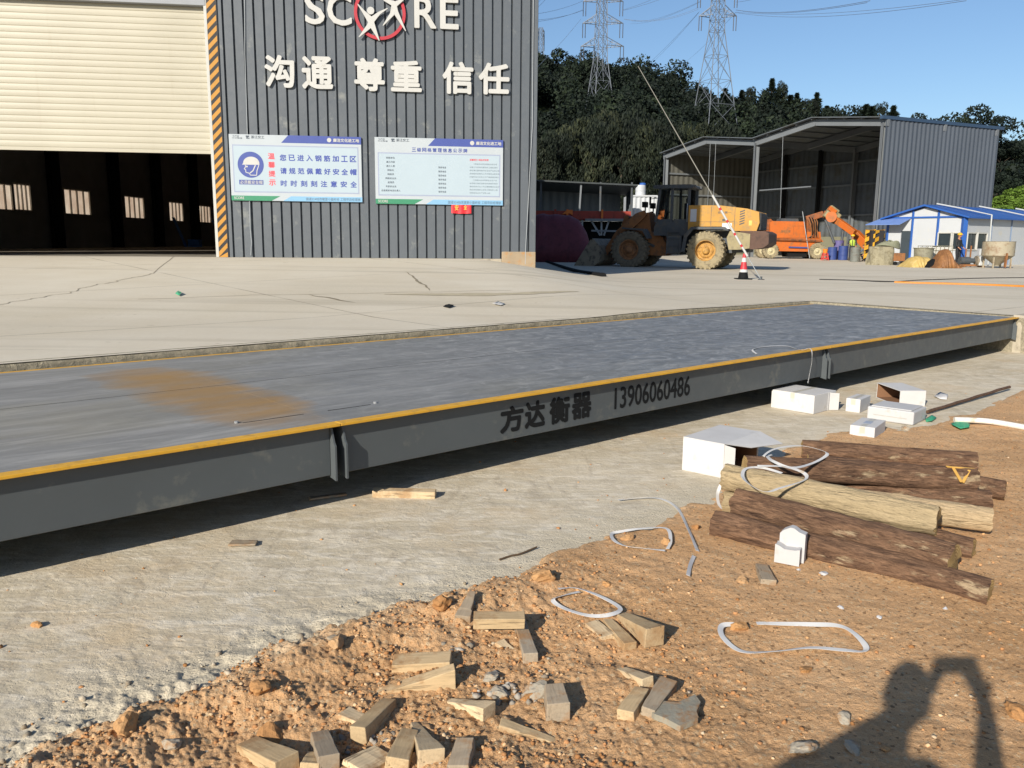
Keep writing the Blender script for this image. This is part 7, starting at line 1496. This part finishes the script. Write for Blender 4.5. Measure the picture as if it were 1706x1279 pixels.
# big grey tub, white cage tank, feed hopper
p = AT(1537, 440, 43.2); z = gy(p.x, 43.2); rt = root('mixing_tub', 'round grey metal mixing tub standing in front of the white cage tank', 'tub', (p.x, 43.2, z)); M_TUB = P('grey tub metal', lin('85826f'), 0.6, 0.15, 2, lin('6b6455'), 0.4)
g = MB(); g.lathe([(0.36, 0.36), (0.44, 0.40), (0.47, 0.92), (0.52, 0.94), (0.52, 0.97), (0.45, 0.97), (0.43, 0.45), (0.01, 0.42)], (0, 0, 0), n=28); g.build('bowl', M_TUB, rt, world=False, smooth=40)
for i in range(3): a = i * 2.094 + 0.4; g = MB(); g.bar((0.42 * math.cos(a), 0.42 * math.sin(a), -0.02), (0.33 * math.cos(a), 0.33 * math.sin(a), 0.45), 0.06); g.build('leg', M_TUB, rt, world=False)
p = AT(1556, 436, 44.2); z = gy(p.x, 44.2); rt = root('cage_tank', 'white plastic liquid tank in a wire cage behind the yellow tarpaulin', 'liquid tank', (p.x, 44.2, z)); g = MB(); g.bx(-0.62, 0.62, -0.5, 0.5, 0.14, 1.02); g.build('tank', P('tank white', lin('b9b7ae'), 0.5, 0.08), rt, world=False, bevel=0.06, seg=3); g = MB(); 
for i in range(7): x = -0.65 + 1.3 * i / 6; g.bar((x, -0.53, 0.12), (x, -0.53, 1.08), 0.025); g.bar((x, 0.53, 0.12), (x, 0.53, 1.08), 0.025)
for i in range(5):
    zz = 0.13 + 0.94 * i / 4; g.bar((-0.65, -0.53, zz), (0.65, -0.53, zz), 0.025); g.bar((-0.65, 0.53, zz), (0.65, 0.53, zz), 0.025); g.bar((-0.65, -0.53, zz), (-0.65, 0.53, zz), 0.025); g.bar((0.65, -0.53, zz), (0.65, 0.53, zz), 0.025)
g.build('cage', M_TUB, rt, world=False); g = MB(); g.bx(-0.66, 0.66, -0.54, 0.54, 0.0, 0.11); g.build('pallet', P('pallet', lin('6a6254'), 0.8), rt, world=False, bevel=0.01); g = MB(); g.cyl((0, 0, 1.02), (0, 0, 1.07), 0.12, n=16); g.build('cap', M_BLK, rt, world=False)
p = AT(1660, 446, 42.0); z = gy(p.x, 42.0); rt = root('feed_hopper', 'tall cream steel feed hopper tapering to a funnel on thin legs', 'hopper', (p.x, 42.0, z)); M_HOP = P('cream hopper paint', lin('9c927c'), 0.6, 0.15, 1.2, lin('7a5f45'), 0.35); kx = 42.0 / F; wdt = 24 * kx
g = MB(); g.lathe([(0.10, 0.10), (0.14, 0.16), (wdt, 0.62), (wdt * 1.0, 1.30), (wdt * 1.03, 1.32), (wdt * 0.97, 1.32), (wdt * 0.96, 0.66), (0.08, 0.16)], (0, 0, 0), n=30); g.build('funnel', M_HOP, rt, world=False, smooth=30)
for i in range(4): a = math.pi / 4 + i * math.pi / 2; g = MB(); g.bar((0.62 * math.cos(a), 0.62 * math.sin(a), -0.02), (0.60 * math.cos(a), 0.60 * math.sin(a), 0.70), 0.06); g.build('leg', M_HOP, rt, world=False)
g = MB(); g.bar((-0.02, -0.74, 0.05), (0.0, -0.76, 0.75), 0.14, 0.06); g.build('rust_strip', M_LR, rt, world=False)
# pump set with white box
p = AT(1618, 445, 43.0); z = gy(p.x, 43.0); rt = root('pump_set', 'small dark pump set with a white control box beside the feed hopper', 'pump', (p.x, 43.0, z)); g = MB()
for x in (-0.5, 0.5): g.bar((x, -0.3, 0.05), (x, 0.3, 0.05), 0.08); 
g.bar((-0.6, 0, 0.1), (0.6, 0, 0.1), 0.10); g.bar((-0.35, 0, 0.1), (-0.35, 0, 0.95), 0.06); g.bar((-0.05, 0.1, 0.1), (-0.05, 0.1, 1.1), 0.06); g.build('frame', M_LR, rt, world=False, bevel=0.005)
g = MB(); g.cyl((-0.62, 0, 0.34), (-0.12, 0, 0.34), 0.19, n=18); g.cyl((-0.12, 0, 0.34), (0.12, 0, 0.34), 0.12, n=14); g.build('motor', M_LK, rt, world=False, smooth=40); g = MB(); g.lathe([(0.10, -0.06), (0.24, -0.05), (0.26, 0), (0.24, 0.05), (0.10, 0.06)], (0.25, 0, 0.34), (1, 0, 0), 20); g.build('pump_casing', M_MUD, rt, world=False, smooth=40)
g = MB(); g.bx(0.20, 0.55, -0.28, -0.02, 0.62, 0.95); g.build('control_box', M_OW, rt, world=False, bevel=0.015); g = MB(); g.bx(0.26, 0.50, -0.26, -0.04, 0.08, 0.56); g.build('white_canister', M_OW, rt, world=False, bevel=0.04)
# covered hose reel unit at the foot of the shed column
p = AT(1472, 443, 46.5); z = gy(p.x, 46.5); rt = root('covered_compressor', 'machine under a dirty beige cover with hoses coiled on top', 'covered machine', (p.x, 46.5, z)); k = 46.5 / F
g = MB(); n, m_ = 26, 12; vs = []
for j in range(m_ + 1):
    zz = 1.02 * j / m_
    for i in range(n):
        t = 2 * math.pi * i / n; c_, s_ = math.cos(t), math.sin(t); sq = 1 / max(abs(c_), abs(s_)) ** 0.72; fl = 1 + 0.10 * (1 - j / m_) * math.sin(i * 2.7) + 0.06 * math.sin(i * 1.3 + j * 0.4); vs.append((-0.22 + 0.60 * c_ * sq * fl, 0.48 * s_ * sq * fl, zz - (0.10 if j == m_ else 0) * 0 - 0.02))
vs.append((-0.22, 0, 1.05)); g.add(vs, [(j * n + i, j * n + (i + 1) % n, (j + 1) * n + (i + 1) % n, (j + 1) * n + i) for j in range(m_) for i in range(n)] + [(m_ * n + i, m_ * n + (i + 1) % n, (m_ + 1) * n) for i in range(n)]); g.build('cover', P('dirty canvas', lin('8f8871'), 0.85, 0.2, 2.5, lin('6f6750'), 0.4, 0.3, 12), rt, world=False, smooth=60)
g = MB(); g.bx(0.34, 0.98, -0.42, 0.42, 0.22, 0.66); g.build('red_tray', M_LR, rt, world=False, bevel=0.02); g = MB(); g.bx(-0.75, 0.98, -0.30, -0.20, 0.04, 0.16); g.bx(-0.75, 0.98, 0.20, 0.30, 0.04, 0.16); g.bx(-0.75, -0.66, -0.2, 0.2, 0.05, 0.15); g.build('skid', M_LK, rt, world=False)
M_HOSE = P('grey green hose', lin('7b7c66'), 0.7, 0.15, 3)
for i in range(6):
    a0 = i * 0.7; rr = 0.46 - 0.05 * i; cx0 = 0.15 + 0.06 * i; g = MB(); g.tube([(cx0 + rr * 1.35 * math.cos(R(t)), rr * math.sin(R(t)), 1.06 + 0.045 * i + 0.05 * math.sin(R(t) * 2 + a0) - 0.12 * max(0, math.cos(R(t)))) for t in range(0, 361, 20)], 0.05, 8, cap=False); g.build('hose_coil', M_HOSE, rt, world=False, smooth=60)
for x, y in ((0.45, -0.36), (0.85, -0.36)): g = MB(); g.cyl((x, y - 0.08, 0.10), (x, y + 0.02, 0.10), 0.10, n=16); g.build('caster', M_BLK, rt, world=False)
# traffic cone and the leaning banded pole
cp = GY(1238, 465); cn = root('traffic_cone', 'red and white banded traffic cone on a dark base in front of the loader', 'traffic cone', (cp.x, cp.y, gy(cp.x, cp.y))); M_CR = P('cone red', lin('b8323a'), 0.5, 0.1); M_CW2 = P('cone white', lin('b9b9b6'), 0.5, 0.06); kz = 42 * cp.y / F / 0.86
lv = [(0.30, 0.0), (0.30, 0.035), (0.17, 0.04), (0.135, 0.24), (0.12, 0.33), (0.085, 0.58), (0.065, 0.72), (0.042, 0.86), (0.0, 0.862)]
def band(nm, i0, i1, mt): g = MB(); g.lathe([(max(r, 0.002) * kz, z * kz) for r, z in lv[i0:i1 + 1]], (0, 0, 0), n=28, cap=False); g.build(nm, mt, cn, world=False, smooth=50)
g = MB(); g.bx(-0.25 * kz, 0.25 * kz, -0.25 * kz, 0.25 * kz, 0, 0.035 * kz); g.build('base', M_BLK, cn, world=False, bevel=0.01); band('skirt', 2, 3, M_BLK); band('white_band', 3, 4, M_CW2); band('red_band', 4, 5, M_CR); band('white_band', 5, 6, M_CW2); band('red_tip', 6, 8, M_CR)
pb = GY(1268, 466); pt = AT(1063, 110, pb.y - 0.4); po = root('leaning_pole', 'long thin pole leaning far left with a red and white banded lower half', 'pole', (pb.x, pb.y, pb.z))
def pseg(nm, f0, f1, r0, r1, mt): g = MB(); g.cyl(pb.lerp(pt, f0), pb.lerp(pt, f1), r0, r1, 10); g.build(nm, mt, po, smooth=40)
def pf(y): return (466 - y) / 356.0
pseg('lower_rod', -0.004, pf(424), 0.012, 0.012, M_CABLE); ys = [424, 408, 404, 388, 384, 366, 362, 345, 341, 320]
for i in range(9): pseg('white_band' if i % 2 == 0 else 'red_band', pf(ys[i]), pf(ys[i + 1]), 0.034, 0.033, M_CW2 if i % 2 == 0 else M_CR)
pseg('upper_rod', pf(320), 1.0, 0.016, 0.010, P('weathered pole', lin('85837b'), 0.6, 0.1))
g = MB(); g.lathe([(0.10, -0.01), (0.10, 0.02), (0.03, 0.03), (0.03, 0.10)], pb, n=14); g.build('anchor', M_LK, po)

# ================================================================== LEAN-TO, RED HOPPERS, CONTAINER behind the loader
YS = 60.0; la, lb2 = AT(882, 299, YS), AT(1056, 308, YS); zg = gy(4, YS)
sh2 = root('lean_to_shed', 'low grey sheet metal lean to shed with a dark flat roof behind the loader', 'shed', ((la.x + lb2.x) / 2, YS, zg)); x0, x1 = la.x - 6, lb2.x; zt0, zt1 = la.z + 0.2, lb2.z
g = MB(); g.sheet(wavy(x1 - x0, 0.3, 0.02), (x0, YS + 4.0, 0), (1, 0, 0), (0, -1, 0), zg, lambda x: zt0 - 0.5); g.build('back_wall', P('lean to sheet', lin('6c7378'), 0.5, 0.15, 0.4), sh2); g = MB(); g.sheet(wavy(4.0, 0.3, 0.02), (x1, YS + 0.02, 0), (0, 1, 0), (-1, 0, 0), zg, zt1 - 0.15); g.build('end_wall', P('lean to sheet', lin('6c7378')), sh2)
g = MB(); g.hexa([Vector((x0, YS - 0.6, zt0 - 0.1)), Vector((x1 + 0.2, YS - 0.6, zt1 - 0.1)), Vector((x1 + 0.2, YS + 4.2, zt1 - 0.5)), Vector((x0, YS + 4.2, zt0 - 0.5)), Vector((x0, YS - 0.6, zt0)), Vector((x1 + 0.2, YS - 0.6, zt1)), Vector((x1 + 0.2, YS + 4.2, zt1 - 0.4)), Vector((x0, YS + 4.2, zt0 - 0.4))]); g.build('roof', P('lean to roof', lin('3a3f40'), 0.6, 0.2), sh2)
for px in (901, 962, 1000, 1052): q = AT(px, 330, YS - 0.3); g = MB(); g.bar((q.x, YS - 0.3, zg - 0.05), (q.x + (0.25 if px == 962 else 0), YS - 0.3, zt0 - 0.35), 0.12); g.build('post', M_SHS if px == 962 else M_LK, sh2)
YH = 50.0; M_RH = P('red hopper steel', lin('8e3426'), 0.65, 0.2, 1.0, lin('5a2d22'), 0.3); M_OF = P('orange flap', lin('c8681f'), 0.55, 0.1); zh = gy(4, YH); hx0, hx1 = AT(893, 360, YH), AT(1051, 362, YH); hp = root('batching_hopper', 'long open red batching hopper on a grey steel frame behind the loader bucket', 'hopper', ((hx0.x + hx1.x) / 2, YH, zh)); t0, b0 = AT(950, 351, YH).z, AT(950, 364, YH).z
part('trough', M_RH, lambda g: (g.prism([(0, t0), (0.12, t0), (0.9, b0), (2.1, b0), (2.9, t0), (3.0, t0), (2.2, b0 - 0.08), (0.8, b0 - 0.08)], (hx0.x - 1.5, YH, 0), (0, 1, 0), (0, 0, 1), (1, 0, 0), hx1.x - hx0.x + 1.5), g.bx(hx0.x - 1.5, hx1.x, YH - 0.02, YH + 0.1, b0 - 0.05, t0)), hp, 0.01)
for px in (925, 945, 1003): q = AT(px, 360, YH - 0.1); part('partition', M_OF if px > 930 else M_RH, lambda g: g.bar((q.x, YH - 0.1, b0 - 0.1), (q.x, YH - 0.1, t0 + 0.08), 0.12), hp, 0)
part('splash_flap', M_OF, lambda g: pxp(g, [(936, 357), (944, 350), (954, 349), (954, 358), (948, 355)], YH - 0.15, 0.08), hp, 0)
for (a, b) in (((984, 366), (1000, 392)), ((1015, 366), (1006, 392)), ((1002, 366), (1002, 392)), ((970, 366), (970, 436)), ((1046, 366), (1046, 436)), ((905, 366), (905, 436))): part('leg', M_CABLE, lambda g: g.bar(AT(a[0], a[1], YH + 0.2), AT(b[0], b[1], YH + 0.2), 0.10), hp, 0)
part('walkway', M_SHS, lambda g: (g.bar(AT(975, 366, YH - 0.2), AT(1046, 366, YH - 0.2), 0.10, 0.14), g.bar(AT(985, 384, YH - 0.2), AT(1040, 385, YH - 0.2), 0.08, 0.10)), hp, 0)
part('conveyor', M_BLK, lambda g: (g.bx(hx0.x - 1.5, hx1.x - 0.3, YH + 1.0, YH + 2.0, zh + 0.75, zh + 0.95), g.bx(hx0.x - 1.5, hx1.x - 0.3, YH + 1.9, YH + 2.0, zh, b0 - 0.1), [g.bar((hx0.x + i * 1.2, YH + 1.0, zh), (hx0.x + i * 1.2, YH + 1.0, zh + 0.8), 0.1) for i in range(5)]), hp, 0)
YC = 66.0; zc = gy(9, YC); a, b = AT(1046, 326, YC), AT(1094, 356, YC); ct = root('white_container', 'white ribbed site container standing past the end of the lean to shed', 'container', ((a.x + b.x) / 2, YC, zc))
part('shell', M_OW, lambda g: (g.sheet(wavy(b.x - a.x, 0.18, 0.03), (a.x, YC, 0), (1, 0, 0), (0, 1, 0), zc, a.z), g.bx(a.x, b.x, YC + 0.06, YC + 2.4, zc, a.z)), ct, 0); part('corner_post', M_OW, lambda g: (g.bar((a.x, YC - 0.03, zc), (a.x, YC - 0.03, a.z), 0.14), g.bar((b.x, YC - 0.03, zc), (b.x, YC - 0.03, a.z), 0.14), g.bar((a.x, YC - 0.03, a.z), (b.x, YC - 0.03, a.z), 0.12)), ct, 0)
q = AT(1067, 326, YC + 1); tk = root('water_tank', 'small white water tank with a blue lid on top of the white container', 'water tank', (q.x, YC + 1, a.z)); rr = 8.5 * YC / F; hh = 20 * YC / F
g = MB(); g.lathe([(rr, 0), (rr * 1.02, hh * 0.1), (rr * 0.99, hh * 0.4), (rr * 1.02, hh * 0.5), (rr * 0.99, hh * 0.8), (rr * 0.9, hh * 0.92), (0.02, hh * 0.95)], (0, 0, 0), n=24); g.build('tank', M_OW, tk, world=False, smooth=40); g = MB(); g.lathe([(rr * 0.6, hh * 0.88), (rr * 0.62, hh * 1.02), (rr * 0.5, hh * 1.10), (0.02, hh * 1.12)], (0.15, 0, 0), n=20); g.build('lid', M_OB, tk, world=False, smooth=40)
heap('big maroon tarpaulin covered heap in the shade by the workshop corner', 'covered heap', [(872, 440), (874, 358), (910, 354), (952, 357), (968, 366), (980, 385), (987, 410), (990, 440)], 43.0, 3.5, P('maroon tarpaulin', lin('6b3038'), 0.7, 0.2, 1.5, lin('53262d'), 0.3, 0.2, 6), 'covered_heap', 12)

# ================================================================== THINGS JUST INSIDE THE WORKSHOP
M_BLP = P('bright blue board', lin('2f6fc0'), 0.5, 0.1)
def lw3(px, py, o): t, z = LW(px, py); q = pA + WDIR * t + wn * o; return Vector((q.x, q.y, z))
for (px, yt, yb, w_), lab in (((274, 362, 390, 4.5), 'narrow blue board leaning on the inner wall below the fourth window'), ((342, 367, 393, 4.5), 'narrow blue board leaning on the inner wall below the last window')):
    a, b, c = lw3(px, yb, 1.2), lw3(px + w_, yb, 1.2), lw3(px - 1.5, yt, 0.5); g = MB(); d = (b - a); up = c - a; nn = d.cross(up).normalized(); zf = ZS - 0.012; o = root('blue_board', lab, 'board', (a.x, a.y, zf)); a2 = Vector((a.x, a.y, zf)); k = (c.z - zf) / max(up.z, 0.1); e = a2 + Vector((c.x - a.x, c.y - a.y, c.z - zf))
    g.hexa([a2, a2 + d, a2 + d + nn * 0.03, a2 + nn * 0.03, e, e + d, e + d + nn * 0.03, e + nn * 0.03]); g.build('sheet', M_BLP, o); q = MB(); q.bar(a2 + d * 0.5 - nn * 0.02, e + d * 0.5 - nn * 0.02, 0.05); q.build('stiffener', M_BLP, o)
a = lw3(282, 404, 1.6); bx_ = root('blue_crate', 'small blue crate on the workshop floor below the fourth window', 'crate', (a.x, a.y, ZS - 0.012)); g = MB(); g.bx(-0.35, 0.35, -0.25, 0.25, 0, 0.04); g.bx(-0.35, -0.31, -0.25, 0.25, 0.04, 0.42); g.bx(0.31, 0.35, -0.25, 0.25, 0.04, 0.42); g.bx(-0.31, 0.31, -0.25, -0.21, 0.04, 0.42); g.bx(-0.31, 0.31, 0.21, 0.25, 0.04, 0.42); g.build('box', M_BLP, bx_, world=False, bevel=0.01); g = MB(); g.bx(-0.37, 0.37, -0.27, 0.27, 0.40, 0.45); g.build('rim', M_BLP, bx_, world=False)
a = lw3(337, 322, 1.5); hb = root('chain_hoist', 'dark grey chain hoist block hanging inside the workshop doorway', 'hoist', (a.x, a.y, a.z)); g = MB(); g.bx(-0.22, 0.22, -0.15, 0.15, -0.75, 0.55); g.build('block', M_LK, hb, world=False, bevel=0.05); g = MB(); [g.lathe([(0.05, -0.02), (0.07, 0), (0.05, 0.02)], (0, 0, 0.6 + i * 0.13), (1, 0.3 * (i % 2), 0), 10) for i in range(int((ZTOP - 0.4 - a.z) / 0.13))]; g.build('chain', M_LK, hb, world=False)
